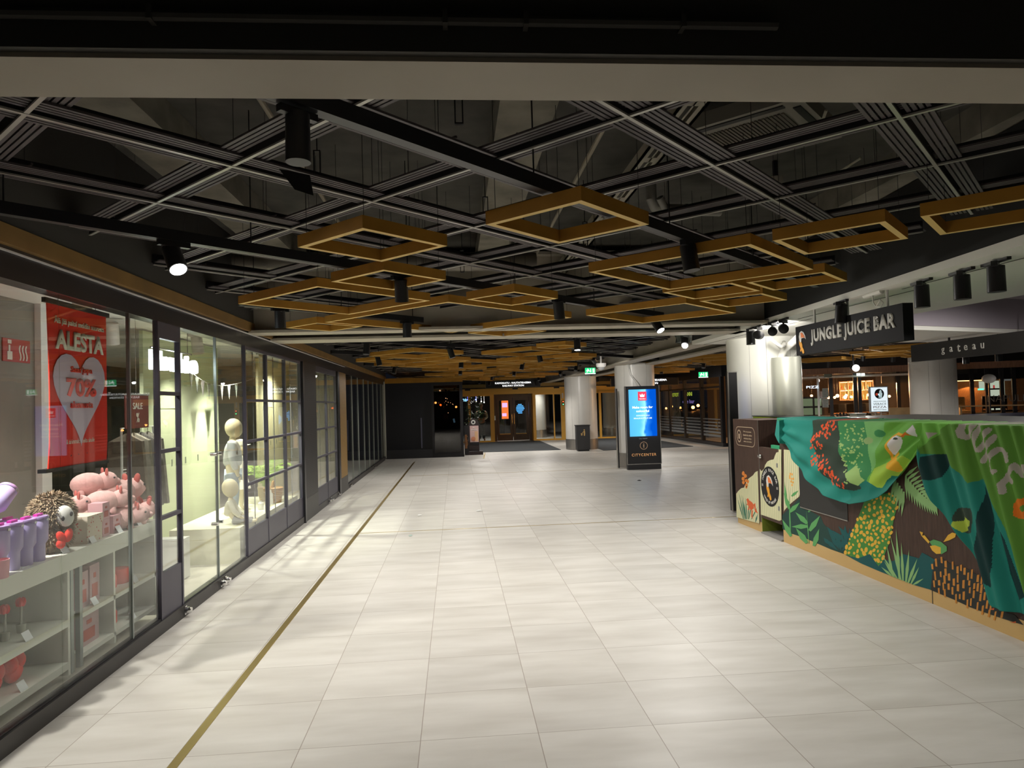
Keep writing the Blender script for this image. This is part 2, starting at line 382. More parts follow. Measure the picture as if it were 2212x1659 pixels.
NEAR = [((2.09, 2.66, 2.69, 3.25), 'small ochre square frame left of the largest near frame'),
 ((2.48, 3.07, 1.68, 2.24), 'small ochre square frame hanging nearest the middle of the view'),
 ((3.9, 5.03, 1.49, 2.6), 'large ochre square frame right of centre over the hall'),
 ((3.91, 4.46, .8, 1.37), 'small ochre square frame just right of the large right-hand frame'),
 ((3.94, 4.5, .08, .65), 'ochre square frame cut off by the right edge of the photo'),
 ((2.82, 3.37, 3.43, 3.99), 'small ochre square frame below the left middle one'),
 ((2.85, 3.94, 4.2, 5.3), 'large ochre square frame nearest the shop fascia on the left'),
 ((4.13, 4.7, 3.45, 3.97), 'small ochre square frame at the centre before the crossbeam'),
 ((4.10, 5.88, 4.15, 5.92), 'largest ochre square frame in front of the crossbeam'),
 ((5.85, 6.98, 2.85, 3.95), 'large ochre square frame beside the plastic-wrapped lamp'),
 ((5.12, 5.69, 2.11, 2.7), 'small ochre square frame tucked behind the large right-hand frame'),
 ((5.19, 5.76, 1.46, 2.03), 'small ochre square frame nearest the white soffit edge'),
 ((5.85, 6.45, 2.15, 2.72), 'small ochre square frame closest above the juice column'),
 ((4.06, 4.63, 6.0, 6.57), 'small ochre square frame at the shop fascia before the crossbeam'),
 ((6.1, 6.75, 5.15, 5.85), 'small ochre square frame touching the crossbeam')]
for a, l in NEAR: gframe(*a, l)
rnd = random.Random(3)
far = []
for (u0, v0, s_) in [(7.4, 8.3, 1.13), (8.9, 7.1, 1.13), (8.6, 6.2, .57), (8.55, 8.7, .57), (10.1, 7.0, .57), (8.1, 9.6, 1.13), (9.3, 9.0, 1.7), (9.9, 8.2, .57), (10.9, 8.0, 1.13), (9.2, 11.0, .57), (10.0, 10.6, 1.13), (11.4, 9.4, 1.13), (12.2, 8.9, .57), (11.0, 11.2, .57), (11.6, 11.6, 1.13), (12.9, 10.3, 1.13), (12.6, 9.6, .57), (13.3, 11.7, .57), (12.6, 12.6, 1.13), (14.2, 11.0, 1.13), (14.3, 12.6, .57), (13.9, 13.5, 1.13), (15.4, 12.2, 1.13), (15.6, 13.8, .57), (15.2, 14.6, 1.13), (16.8, 13.4, 1.13), (16.3, 15.2, .57), (16.6, 16.0, 1.13), (18.0, 14.7, 1.13), (18.3, 16.3, 1.13)]:
    far.append((u0, v0, s_))
for i, (u0, v0, s_) in enumerate(far):
    gframe(u0, u0+s_, v0, v0+s_, '%s ochre square frame beyond the crossbeam, %s counted from the beam towards the doors' % ('large' if s_ > 1 else 'small', ORD[i]))
for i, (u0, v0, s_) in enumerate([(14.2, 6.0, 1.13), (15.6, 6.4, 1.13), (15.3, 7.9, 1.13), (16.6, 8.4, .57), (17.2, 8.9, 1.13), (17.4, 7.4, .57), (19.0, 9.6, 1.13), (18.4, 10.7, .57), (20.5, 10.5, 1.13), (20.0, 12.0, 1.13), (21.4, 12.3, .57)]):
    gframe(u0, u0+s_, v0, v0+s_, 'ochre square frame over the right-hand doors, %s counted away from the juice column' % ORD[i])
for i, (u0, v0, s_) in enumerate([(15.3, 2.4, 1.13), (16.6, 3.1, 1.13), (17.6, 2.2, .57), (17.9, 3.4, 1.13), (18.8, 1.6, 1.13), (17.0, 4.5, 1.13), (19.4, 3.2, .57), (18.3, 4.8, 1.13)]):
    gframe(u0, u0+s_, v0, v0+s_, 'ochre square frame over the restaurant front, %s counted from the juice sign' % ORD[i])

# ---------------------------------------------------------------- tracks and lamps
def track(v, x0, x1, lab):
    P0, P1 = Vector((x0, v+x0, 2.655)), Vector((x1, v+x1, 2.655))
    t = thing('lighting_track', lab, 'lighting track', tuple(P0), 'diagonal lighting tracks')
    MB().bar(P0, P1, .05, .06).build('rail', BLACK, t)
    n = max(2, int((P1-P0).length/1.1))
    for i in range(n+1):
        p = P0.lerp(P1, (i+.15)/(n+.3)); MB().tube([p+Vector((0, 0, .03)), p+Vector((0, 0, .84))], .004, 5).build('hanging_wire', BLACK, t)
track(2.65, -.66, 3.2, 'thick black lighting track running nearest overhead from the close beam')
track(5.45, -2.2, 2.42, 'black lighting track carrying the lit spotlight by the shop fascia')
track(8.25, -1.9, .1-.45, 'short black lighting track ending before the crossbeam')
track(11.35, -2.1, 5.2, 'first black lighting track beyond the crossbeam')
track(14.2, -2.1, 4.0, 'second black lighting track beyond the crossbeam')
track(17.65, -2.0, 3.9, 'third black lighting track beyond the crossbeam')
track(21.0, .6, 8.8, 'farthest black lighting track before the golden doors')
def spotlamp(x, y, lab, tilt=(0, 0, -1), watts=None, long=False, m_=BLACK, z=2.625, grp='black cylinder spotlights on the tracks', scale=1, angle=140, col=(1, .955, .89), lit=False, rod=False):
    t = thing('track_spotlight', lab, 'spotlight', (x, y, z), grp)
    d = Vector(tilt).normalized(); s_ = scale
    if rod: MB().tube([(x, y, z), (x, y, rod)], .008, 6).build('ceiling_rod', BLACK, t)
    MB().bar((x-.06*s_, y-.06*s_, z-.015), (x+.06*s_, y+.06*s_, z-.015), .034*s_, .03*s_).build('adapter', m_, t)
    piv = Vector((x, y, z-.09*s_)); MB().tube([(x, y, z-.02), piv], .012*s_, 8).build('stem', m_, t)
    a = piv-d*.07*s_; e = piv+d*(.13 if long else .09)*s_
    body = MB().tube([a, a+d*.002, e-d*.002, e, e-d*.001, e-d*.045], [.044*s_, .048*s_, .05*s_, .05*s_, .044*s_, .038*s_], 20).build('housing', m_, t, True)
    le = MB().tube([e-d*.044, e-d*.04] if not lit else [e-d*.006, e+d*.001], [.037*s_, .037*s_] if not lit else [.043*s_]*2, 20).build('lens', (LAMP if lit else DIML) if watts else mat('unlit lens', (.3, .3, .3), .2), body)
    if watts: spot(e+d*.012, e+d, watts, angle, .8, col, .035)
    return t
LS = [(-.47, 2.2, 'near black spotlight with a pointed shade hanging under the close beam', (0, -.02, -1), None, True),
 (1.43, 4.06, 'black spotlight above the large right-hand ochre frame', (.1, -.1, -1), SPOT_W, False),
 (-1.52, 3.93, 'brightly lit black spotlight nearest the shop fascia', (.45, -.45, -.9), SPOT_W*.6, False),
 (-.37, 5.08, 'black spotlight hanging over the left ochre frames', (0, .3, -1), SPOT_W, False),
 (.97, 6.3, 'black spotlight at the right tip of the largest ochre frame', (.1, .2, -1), SPOT_W, False),
 (2.33, 7.78, 'lit black spotlight left of the plastic-wrapped lamp', (.3, -.5, -.8), SPOT_W, False),
 (-1.6, 6.57, 'black spotlight by the small frame at the shop fascia', (0, .2, -1), SPOT_W*.7, False),
 (-.51, 7.72, 'black spotlight hanging just before the crossbeam', (0, .1, -1), SPOT_W, False)]
for x, y, l, tl, w_, lg in LS: spotlamp(x, y, l, tl, w_, lg, lit='lit' in l, scale=.78 if 'pointed' in l else 1)
FS = [(-1.25, 10.1), (-.05, 11.3), (1.83, 10.2), (2.9, 14.25-.0), (1.6, 12.95), (-1.38, 12.82), (.14, 14.4), (1.54, 15.74), (3.05, 17.25), (-1.39, 16.26), (.15, 17.8), (1.67, 19.32), (3.2, 20.85), (1.2, 22.2), (2.9, 23.9), (6.2, 20.4), (7.0, 24.4), (5.6, 27), (7.4, 14.6), (6.4, 17.4), (1.4, 28.2), (3.4, 27.6), (7.2, 28.2), (.9, 25.6)]  # last entries, by the golden doors, are added to light the gold
AIM = {3: (.52, 1, -.5), 12: (.35, 1, -.5)}
for i, (x, y) in enumerate(FS):
    spotlamp(x, y, 'black spotlight beyond the crossbeam, %s counted away from it' % ORD[i], AIM.get(i, (random.uniform(-.3, .3), random.uniform(-.4, .1), -1)), SPOT_W*(1 if i not in AIM else 1.9 if i == 3 else .9)*(.68 if y < 18 else 1.15), lit=i in (2,), rod=3.5, angle=140 if i not in AIM else 75)
# lamps over the visitor's own head (behind the near beam)
for i, (x, y) in enumerate([(-1.1, .9), (1.2, .7), (3.0, 1.4), (-.2, -1.2), (2.4, -1.4)]):
    spotlamp(x, y, 'black spotlight behind the close beam, %s from the shop side' % ORD[i], (.0, .12, -1), SPOT_W*.06)
# lamp wrapped in plastic
t = thing('wrapped_lamp', 'spotlight wrapped in crumpled black plastic at the tip of the white soffit', 'lamp', (3.3, 9.75, 2.5))
b = MB(); rr = random.Random(2)
for i in range(5): pass
prof = [(.02, .16), (.1, .15), (.13, .08), (.11, 0), (.12, -.06), (.04, -.07)]
b.lathe((3.3, 9.75, 2.55), prof, 14)
b.v = [(x+rr.uniform(-.015, .015), y+rr.uniform(-.015, .015), z+rr.uniform(-.01, .01)) for x, y, z in b.v]
b.build('plastic_wrap', mat('plastic', (.06, .07, .065), .15, bump=.4, bscale=30), t, False)
MB().tube([(3.3, 9.75, 2.68), (3.3, 9.75, 3.5)], .01, 6).build('ceiling_rod', BLACK, t)
MB().tube([(3.2, 9.4, 2.50), (3.18, 9.34, 2.42)], .05, 16).build('housing', BLACK, t, True)
MB().ball((3.178, 9.335, 2.415), (.045, .02, .045), 12).build('lens', LAMP, t, True); spot((3.15, 9.25, 2.4), (3.0, 8.6, 1.0), SPOT_W*.6, 120, .9)
MB().poly([(-.52, 2.16, 2.42), (-.47, 2.14, 2.35), (-.42, 2.17, 2.34), (-.44, 2.22, 2.42)], (0, .003, .002)).build('shade_flap', BLACK, bpy.data.objects['track_spotlight'])
# ================================================================ shops on the left
XS = -2.30
FASC = mat('charcoal fascia', (.045, .042, .038), .6)
struct('wall_left', MB().box(-2.34, -2.26, -4, 23.0, 2.67, 3.5), FASC)
b = MB().box(-2.36, -2.25, -4, 23.0, 2.57, 2.67); struct('trim_14', b, OCHRE)
b = MB().box(-2.40, -2.29, -4, 23.0, 2.40, 2.57); struct('trim_15', b, SATIN)
b = MB().box(-2.30, -2.275, -4, 14.7, 2.54, 2.548); struct('trim_16', b, mat('white strip', (.7, .7, .7), .4))
b = MB().box(-2.36, -2.27, -4, 22.8, 0, .10); struct('baseboard_left', b, mat('dark base rail', (.03, .028, .028), .45))
# shop shells
SHOPW = mat('shop wall', (.44, .42, .37), .7, noise=.1, nscale=2)
b = MB().box(-2.4, -6.6, -3, 14.8, 2.62, 2.68); struct('ceiling_shop', b, WHITE)
struct('wall_shop_back', MB().box(-6.7, -6.6, -3, 23, 0, 2.62), mat('dim shop wall', (.12, .12, .10), .8, noise=.3, nscale=2))
struct('floor_shop', MB().box(-6.6, -2.33, -3, 15, .0, .012), mat('shop floor', (.62, .58, .5), .4, noise=.06, nscale=2))
struct('wall_shop_side', MB().box(-6.6, -2.36, 14.75, 14.85, 0, 2.62), SHOPW)
struct('wall_shop_partition', MB().box(-3.6, -3.45, -2.0, 6.02, 0, 2.62), mat('taupe partition', (.22, .20, .17), .7, noise=.1, nscale=3))
struct('trim_17', MB().box(-3.62, -3.40, 6.02, 6.16, 0, 2.62), WHITE)
PN = [50]
def pane(y0, y1, z0=.10, z1=2.40, x=XS, lab=None):
    PN[0] += 1; t = thing('window_%d' % PN[0], None, None, (x, (y0+y1)/2, z0)); t['kind'] = 'structure'
    MB().box(x-.005, x+.005, y0+.004, y1-.004, z0, z1).build('pane', GLASS, t); MB().box(x-.014, x+.014, y0, y1, z0, z0+.012).build('bottom_rail', SATIN, t); return t
for y0, y1, l in ((2.2, 4.25, 'frameless glass pane in front of the toy shelves at the left edge'), (4.25, 5.11, 'frameless glass pane in front of the red sale banner'), (5.11, 5.56, 'narrow frameless pane left of the slim framed door leaf'), (6.0, 6.89, 'frameless glass pane right of the slim framed door leaf'), (6.89, 7.77, 'frameless glass pane in front of the standing child mannequin')):
    pane(y0, y1, lab=l)
pane(-3.8, 2.2, lab='frameless glass pane left of the view')
# edge profiles of the panes
for y, l in ((5.11, 'thin dark edge profile between the panes right of the red banner'), (6.89, 'thin bright edge profile between the panes before the child mannequins')):
    tag(MB().box(XS-.012, XS+.012, y-.008, y+.008, .1, 2.40).build('glazing_profile', mat('pane edge', (.25, .28, .27), .3, metal=.5)), l, 'glass profile')
def leaf(y0, y1, lab, zs, bottom, thin=True, name='framed_door', top=2.33):
    t = thing(name, lab, 'door leaf', (XS, (y0+y1)/2, .1)); f = MB(); w_ = .028
    f.box(XS-.02, XS+.02, y0, y0+w_, .1, 2.40); f.box(XS-.02, XS+.02, y1-w_, y1, .1, 2.40)
    f.box(XS-.02, XS+.02, y0+w_, y1-w_, top, 2.40)
    for z in zs: f.box(XS-.018, XS+.018, y0+w_, y1-w_, z-.015, z+.015)
    f.build('frame', FRAME, t)
    MB().box(XS-.015, XS+.015, y0+w_, y1-w_, .1, bottom).build('bottom_panel', FRAME, t)
    if thin: MB().box(XS-.03, XS-.02, (y0+y1)/2-.006, (y0+y1)/2+.006, bottom, top).build('glazing_bar', mat('slim bar', (.2, .2, .2), .4), t)
    MB().box(XS-.004, XS+.004, y0+w_, y1-w_, bottom, top).build('glass', GLASS, t)
    return t
leaf(5.56, 6.0, 'slim grey framed door leaf with five small lights beside the glowing shop name', (1.84, 1.385, .87), .45, False, top=2.27)
leaf(7.79, 8.66, 'grey framed shop window leaf, nearest of the three in front of the fern', (1.8, 1.345, .875), .38, top=2.36, name='framed_window')
leaf(8.66, 9.58, 'grey framed shop window leaf, middle one of the three before the fern', (1.8, 1.345, .875), .38, top=2.36, name='framed_window')
leaf(9.58, 10.52, 'grey framed shop window leaf, farthest of the three beside the black mesh pier', (1.8, 1.345, .875), .38, top=2.36, name='framed_window')
leaf(11.62, 12.6, 'grey framed double door leaf right of the black mesh pier', (1.8, 1.345, .875), .38, top=2.3)
leaf(12.6, 13.58, 'grey framed double door leaf left of the ochre mesh pier', (1.8, 1.345, .875), .38, top=2.3)
# perforated piers
def mesh_mat(name, col, hole, sy=.022):
    m = bpy.data.materials.new(name); m.use_nodes = True; nt = m.node_tree; b = nt.nodes['Principled BSDF']; N = nt.nodes.new; L = nt.links.new
    g = N('ShaderNodeNewGeometry'); v = N('ShaderNodeTexVoronoi'); v.inputs['Scale'].default_value = 1; v.inputs['Randomness'].default_value = 0
    s_ = N('ShaderNodeVectorMath'); s_.operation = 'MULTIPLY'; s_.inputs[1].default_value = (1, 1/.05, 1/.03); L(g.outputs['Position'], s_.inputs[0]); L(s_.outputs[0], v.inputs['Vector'])
    sx = N('ShaderNodeSeparateXYZ'); L(g.outputs['Position'], sx.inputs[0])
    k = N('ShaderNodeMath'); k.operation = 'PINGPONG'; k.inputs[1].default_value = .5
    a = N('ShaderNodeMath'); a.operation = 'DIVIDE'; L(sx.outputs[2], a.inputs[0]); a.inputs[1].default_value = .028; L(a.outputs[0], k.inputs[0])
    k2 = N('ShaderNodeMath'); k2.operation = 'PINGPONG'; k2.inputs[1].default_value = .5
    a2 = N('ShaderNodeMath'); a2.operation = 'DIVIDE'; L(sx.outputs[1], a2.inputs[0]); a2.inputs[1].default_value = .05; L(a2.outputs[0], k2.inputs[0])
    m1 = N('ShaderNodeMath'); m1.operation = 'LESS_THAN'; L(k.outputs[0], m1.inputs[0]); m1.inputs[1].default_value = .24
    m2 = N('ShaderNodeMath'); m2.operation = 'LESS_THAN'; L(k2.outputs[0], m2.inputs[0]); m2.inputs[1].default_value = .38
    mm = N('ShaderNodeMath'); mm.operation = 'MULTIPLY'; L(m1.outputs[0], mm.inputs[0]); L(m2.outputs[0], mm.inputs[1])
    mx = N('ShaderNodeMix'); mx.data_type = 'RGBA'; L(mm.outputs[0], mx.inputs['Factor']); mx.inputs['A'].default_value = (*col, 1); mx.inputs['B'].default_value = (*hole, 1)
    L(mx.outputs['Result'], b.inputs['Base Color']); b.inputs['Roughness'].default_value = .45; b.inputs['Metallic'].default_value = .3; return m
t = thing('perforated_pier', 'black perforated metal pier between the child clothing window and the next door', 'pier', (XS, 11.07, 0))
MB().box(XS-.03, XS+.03, 10.62, 11.6, .34, 2.40).build('perforated_panel', mesh_mat('black mesh', (.022, .022, .022), (.006, .006, .006)), t)
MB().box(XS-.03, XS+.035, 10.62, 11.6, 0.0, .34).build('plinth', mat('pier plinth', (.06, .06, .058), .5), t)
MB().box(XS-.03, XS+.05, 10.54, 10.62, 0.0, 2.40).build('post', SATIN, t)
t = thing('perforated_pier', 'ochre perforated metal pier between the double door and the frameless panes', 'pier', (XS, 14.3, 0))
MB().box(XS-.03, XS+.03, 13.8, 14.72, .3, 2.40).build('perforated_panel', mesh_mat('ochre mesh', (.42, .25, .06), (.06, .035, .01)), t)
MB().box(XS-.03, XS+.035, 13.8, 14.72, 0.0, .3).build('plinth', mat('pier plinth', (.06, .06, .058), .5), t)
MB().box(XS-.03, XS+.05, 13.62, 13.8, 0.0, 2.40).build('post', SATIN, t)
# third shop: frameless panes
ys = [14.76, 15.7, 16.66, 17.7, 18.68, 19.7, 20.75, 21.75, 22.55]
for i in range(8):
    pane(ys[i], ys[i+1], lab='frameless glass pane beyond the ochre mesh pier, %s counted from it' % ORD[i])
    tag(MB().box(XS-.012, XS+.012, ys[i+1]-.011, ys[i+1]+.011, .1, 2.40).build('glazing_profile', mat('pane edge light', (.42, .45, .42), .3, metal=.4)), 'slim upright profile beyond the ochre mesh pier, %s counted from it' % ORD[i], 'glass profile')
struct('floor_shop_far', MB().box(-6.6, -2.33, 15, 23, 0, .012), mat('far shop floor', (.25, .26, .25), .4))
struct('ceiling_shop_far', MB().box(-6.6, -2.36, 14.85, 23, 2.62, 2.68), DARKCONC)
struct('trim_18', MB().box(XS-.06, XS+.04, 22.6, 22.72, 0, 2.5), mat('cream post', (.72, .72, .62), .5))
# floor stops / locks
def stop(y, lab):
    t = thing('floor_lock', lab, 'door lock', (XS+.05, y, .0), 'chrome floor locks along the shop fronts')
    MB().lathe((XS+.035, y, .055), [(.0, 0), (.024, 0), (.028, .012), (.028, .04), (.022, .05), (0, .052)], 16, axis='x').build('knob', CHROME, t, True)
    MB().box(XS+.025, XS+.04, y-.022, y+.022, .02, .09).build('plate', CHROME, t)
for y, l in ((5.98, 'chrome floor lock at the foot of the slim framed door leaf'), (6.86, 'chrome floor lock left of the joint below the child mannequins'), (6.98, 'chrome floor lock right of the joint below the child mannequins'), (12.5, 'chrome floor lock on the left leaf of the double door'), (12.72, 'chrome floor lock on the right leaf of the double door'), (13.5, 'chrome floor lock left of the ochre mesh pier'), (14.95, 'chrome floor lock just right of the ochre mesh pier'), (19.3, 'chrome floor lock midway along the far frameless panes'), (22.2, 'chrome floor lock at the far end of the frameless panes')): stop(y, l)
# glass patch fittings near the mannequins
for i, z in enumerate((.62, 1.28)):
    for j, y in enumerate((6.82, 6.96)):
        tag(MB().lathe((XS-.03, y, z), [(0, 0), (.018, 0), (.018, .06), (0, .06)], 14, axis='x').build('glass_fitting', CHROME, smooth=True), 'round chrome %s glass fitting %s of the pane joint' % (('lower', 'upper')[i], ('left', 'right')[j]), 'glass fitting', 'chrome glass fittings')

# ---- sale banner
RED = mat('banner red', (.90, .05, .03), .7, spec=.2); 
bn = thing('sale_banner', 'red hanging sale banner with a lilac heart and the words ALESTA 70%', 'banner', (-2.45, 4.73, 1.36))
XB = -2.44; b = MB(); n = 14
vs = []; fs = []
for j in range(n+1):
    t_ = j/n; z = 2.375-(2.375-1.365)*t_; sk = .02*math.sin(t_*2.6)
    for x in (XB, XB-.006):
        for y in (4.385+sk, 5.095):
            vs.append((x-(.05*max(0, t_-.85)), y, z))
for j in range(n):
    a = j*4; c = a+4
    fs += [(a, a+1, c+1, c), (a+2, c+2, c+3, a+3), (a, c, c+2, a+2), (a+1, a+3, c+3, c+1)]
b.add(vs, fs); b.build('cloth', RED, bn)
MB().box(XB-.012, XB+.012, 4.35, 5.12, 2.37, 2.40).build('top_rail', BLACK, bn)
MB().box(XB-.05, XB+.0, 4.36, 5.11, 1.345, 1.368).build('bottom_rail', BLACK, bn)
# heart
hp = []
for k in range(40):
    a = 2*PI*k/40; hx = 16*math.sin(a)**3; hz = 13*math.cos(a)-5*math.cos(2*a)-2*math.cos(3*a)-math.cos(4*a)
    hp.append((XB+.004, 4.745+hx*.0195, 1.855+hz*.0195*(1.12 if hz < 0 else .95)))
MB().poly(hp, (.002, 0, 0)).build('heart', mat('lilac', (.72, .62, .80), .7, spec=.2), bn)
R_, U_ = Vector((0, 1, 0)), Vector((0, 0, 1))      # seen from the hall (+x side) the text runs along +y
CREAM = mat('cream print', (.80, .78, .66), .5)
text('Älä jää paitsi meidän suuresta', (XB+.004, 4.75, 2.275), R_, U_, .6, .055, CREAM, bn, bold=.01)
text('ALESTA', (XB+.004, 4.75, 2.16), R_, U_, .58, .125, CREAM, bn, bold=.04)
text('Saat jopa', (XB+.008, 4.75, 1.975), R_, U_, .26, .05, RED, bn, bold=.02)
text('70%', (XB+.008, 4.75, 1.865), R_, U_, .36, .12, RED, bn, bold=.04)
text('alennusta', (XB+.008, 4.75, 1.755), R_, U_, .27, .045, RED, bn, bold=.02)
text('& lahimmalta meilta sinulle', (XB-.004, 4.75, 1.52), R_, U_, .34, .03, CREAM, bn, bold=.01)
text('Flying Tiger', (XB-.008, 4.75, 1.45), R_, U_, .32, .05, BLACK, bn, bold=.02)
text('copenhagen', (XB-.012, 4.75, 1.405), R_, U_, .2, .025, BLACK, bn)
for y in (4.5, 4.95):
    tag(MB().tube([(XB, y, 2.40), (XB, y, 2.62)], .003, 5).build('banner_cord', CHROME), '%s thin cord holding the red banner' % ('left' if y < 4.7 else 'right'), 'cord')
# fire alarm sign on the partition
fs_ = thing('fire_alarm_sign', 'square red fire alarm sign with white hand and flames on the taupe wall', 'sign', (-3.44, 5.78, 2.12))
c0 = Vector((-3.44, 4.62, 2.03))
MB().box(-3.448, -3.44, 5.6, 5.94, 2.12, 2.30).build('plate', mat('sign red', (.35, .03, .025), .5), fs_)
b = MB(); b.box(-3.44, -3.437, 5.65, 5.71, 2.135, 2.20).box(-3.44, -3.437, 5.665, 5.685, 2.20, 2.25).box(-3.44, -3.437, 5.655, 5.70, 2.26, 2.29)
for k in range(3):
    b.poly([(-3.44, 5.80+.01*math.sin(q*1.3)+.04*k, 2.135+.024*q) for q in range(6)]+[(-3.44, 5.815+.01*math.sin(q*1.3)+.04*k, 2.135+.024*q) for q in range(5, -1, -1)], (.003, 0, 0))
b.build('pictogram', mat('sign white', (.6, .58, .52), .5), fs_)
# ---- display shelf with goods
SH = mat('shelf white', (.66, .68, .62), .45)
sh = thing('display_shelf', 'long white display shelf unit behind the glass at the left edge', 'shelf', (-2.75, 4.2, 0))
XF = -2.47
MB().box(-3.05, XF, 2.4, 6.0, .70, .80).box(-3.05, XF+.0, 2.4, 6.0, .80, .812).build('top_board', SH, sh)
MB().box(-3.0, XF, 2.4, 4.63, .355, .40).build('shelf_board', SH, sh)
MB().box(-3.0, XF, 2.4, 4.63, .09, .135).build('shelf_board', SH, sh)
MB().box(-3.0, XF, 4.8, 5.92, .36, .39).build('shelf_board', SH, sh)
MB().box(-3.0, XF, 4.8, 5.92, .10, .13).build('shelf_board', SH, sh)
for y in (4.63, 5.22, 5.9): MB().box(-3.0, XF, y, y+.025, .05, .70).build('upright', SH, sh)
for y in (4.665, 4.77):
    b = MB().box(XF-.03, XF, y, y+.035, .05, .70); b.build('slotted_post', mat('galvanised', (.33, .38, .37), .4, metal=.5), sh)
MB().box(-3.03, -3.0, 2.4, 5.95, .05, .70).build('back_panel', mat('shelf back', (.38, .38, .34), .6), sh)
ZT = .812
def pricetag(x, y, z, lab, tilt=.6):
    b = MB().poly([(x, y-.035, z), (x, y+.035, z), (x-.045*tilt, y+.035, z+.05), (x-.045*tilt, y-.035, z+.05)], (.002, 0, .001))
    tag(b.build('price_card', mat('card', (.7, .74, .78), .5)), lab, 'price card', 'price cards on the shelf')
for y, z, l in ((4.28, .765, 'price card hanging below the lavender tumblers'), (4.66, ZT, 'price card standing before the fluffy plush'), (5.0, ZT, 'price card at the heart-patterned box'), (5.38, ZT, 'price card between the pink cartons and the piglets'), (5.7, ZT, 'price card before the plush piglets')): pricetag(XF-.02, y, z, l)
for y, z, l in ((4.25, .40, 'price card on the middle board under the red flowers'), (4.2, .135, 'price card on the bottom board by the red bags'), (5.0, .39, 'price card under the pink boxes'), (5.6, .39, 'price card in the right bay upper board'), (5.55, .13, 'price card in the right bay bottom board')): pricetag(XF-.01, y, z, l)
LAV = mat('lavender enamel', (.50, .43, .74), .35); MAG = glow('x', (1, 1, 1), 0) if False else mat('magenta plastic', (.75, .04, .42), .3)
def tumbler(lab):
    t = thing('tumbler', lab, 'tumbler', (0, 0, 0), 'lavender tumblers on the shelf')
    MB().lathe((0, 0, 0), [(0, 0), (.034, 0), (.036, .005), (.037, .10), (.052, .125), (.054, .245), (.05, .25), (0, .25)], 24).build('cup', LAV, t, True, local=True)
    MB().lathe((0, 0, .25), [(.055, 0), (.056, .012), (.052, .02), (0, .021)], 24).build('lid', mat('lilac clear', (.42, .30, .58), .2), t, True, local=True)
    MB().box(-.012, .012, -.03, .03, .27, .284).build('lid_slider', MAG, t, local=True)
    MB().box(.05, .058, -.012, .012, .242, .256).build('badge', CHROME, t, local=True)
    return t
t0 = tumbler('lavender tumbler standing nearest the glass at the left edge'); t0.location = (-2.55, 4.22, ZT)
for (x, y, l) in ((-2.545, 4.335, 'lavender tumbler standing second in the front row'), (-2.54, 4.45, 'lavender tumbler standing beside the fluffy plush'), (-2.66, 4.24, 'lavender tumbler behind the leftmost one'), (-2.66, 4.36, 'lavender tumbler in the back row under the tilted one'), (-2.55, 4.10, 'lavender tumbler cut off by the left edge of the photo')):
    copy_tree(t0, loc=(x, y, ZT), label=l)
q = copy_tree(t0, loc=(-2.66, 4.16, ZT+.285), label='tilted lavender tumbler lying on top of the others'); q.rotation_euler = (-math.radians(52), 0, 0)
t = thing('pink_cup', 'pink cup cut off by the left edge on the shelf', 'cup', (-2.5, 3.98, ZT))
MB().lathe((-2.5, 4.02, ZT), [(0, 0), (.045, 0), (.05, .1), (.046, .1), (.042, .01), (0, .01)], 20).build('body', mat('pink enamel', (.75, .35, .42), .35), t, True)
# fluffy plush
FUR = mat('taupe fur', (.30, .23, .15), .95, noise=.45, nscale=45, bump=.9, bscale=60)
def fluffy(c, r, n, seed, mb, L=.045):
    rr = random.Random(seed)
    for i in range(n):
        z = rr.uniform(-1, 1); a = rr.uniform(0, 2*PI); q = math.sqrt(1-z*z); d = Vector((q*math.cos(a), q*math.sin(a), z))
        p = Vector(c)+Vector((d.x*r[0], d.y*r[1], d.z*r[2])); tgt = (d+Vector((rr.uniform(-.6, .6), rr.uniform(-.6, .6), -.8+rr.uniform(-.3, .3)))).normalized()
        s_ = d.cross(tgt)
        if s_.length < .01: continue
        s_ = s_.normalized()*.006
        mb.add([p-s_, p+s_, p+tgt*L+d*.006], [(0, 1, 2)])
pl = thing('plush_toy', 'fluffy taupe plush animal with white face and red heart', 'plush toy', (-2.62, 4.72, ZT))
b = MB().ball((-2.61, 4.72, ZT+.245), (.125, .13, .13), 20).ball((-2.61, 4.72, ZT+.11), (.115, .12, .11), 18)
fluffy((-2.61, 4.72, ZT+.245), (.125, .13, .13), 3000, 1, b, .026); fluffy((-2.61, 4.72, ZT+.11), (.115, .12, .11), 1200, 2, b, .022)
b.build('fur_body', FUR, pl)
rot = Matrix.Rotation(math.radians(-40), 3, 'Z'); nn, tt_ = rot @ Vector((1, 0, 0)), rot @ Vector((0, 1, 0)); fc = Vector((-2.60, 4.72, ZT+.235))+nn*.118+tt_*.02
MB().ball(fc, (.03, .052, .07), 18, rot=rot @ Matrix.Rotation(.25, 3, 'X')).build('face', mat('white felt', (.82, .82, .78), .9), pl, True)
for dt, dz in ((-.022, -.012), (.026, .012)):
    MB().ball(fc+nn*.027+tt_*dt+Vector((0, 0, dz)), (.007, .010, .016), 10, rot=rot).build('eye', mat('eye dark', (.03, .03, .035), .3), pl, True)
MB().ball(fc-nn*.02-tt_*.13+Vector((0, 0, .02)), (.008, .01, .01), 8).build('tag_pin', WHITE, pl)
hc = Vector((-2.60, 4.72, ZT+.105))+nn*.135+tt_*.01
b = MB().ball(hc-tt_*.018, (.018, .026, .045), 12, rot=rot @ Matrix.Rotation(.5, 3, 'X')).ball(hc+tt_*.022+Vector((0, 0, .008)), (.018, .026, .045), 12, rot=rot @ Matrix.Rotation(-.2, 3, 'X')).ball(hc-tt_*.022-Vector((0, 0, .04)), (.018, .028, .03), 12, rot=rot)
b.build('heart', mat('red felt', (.75, .03, .015), .8), pl, True)
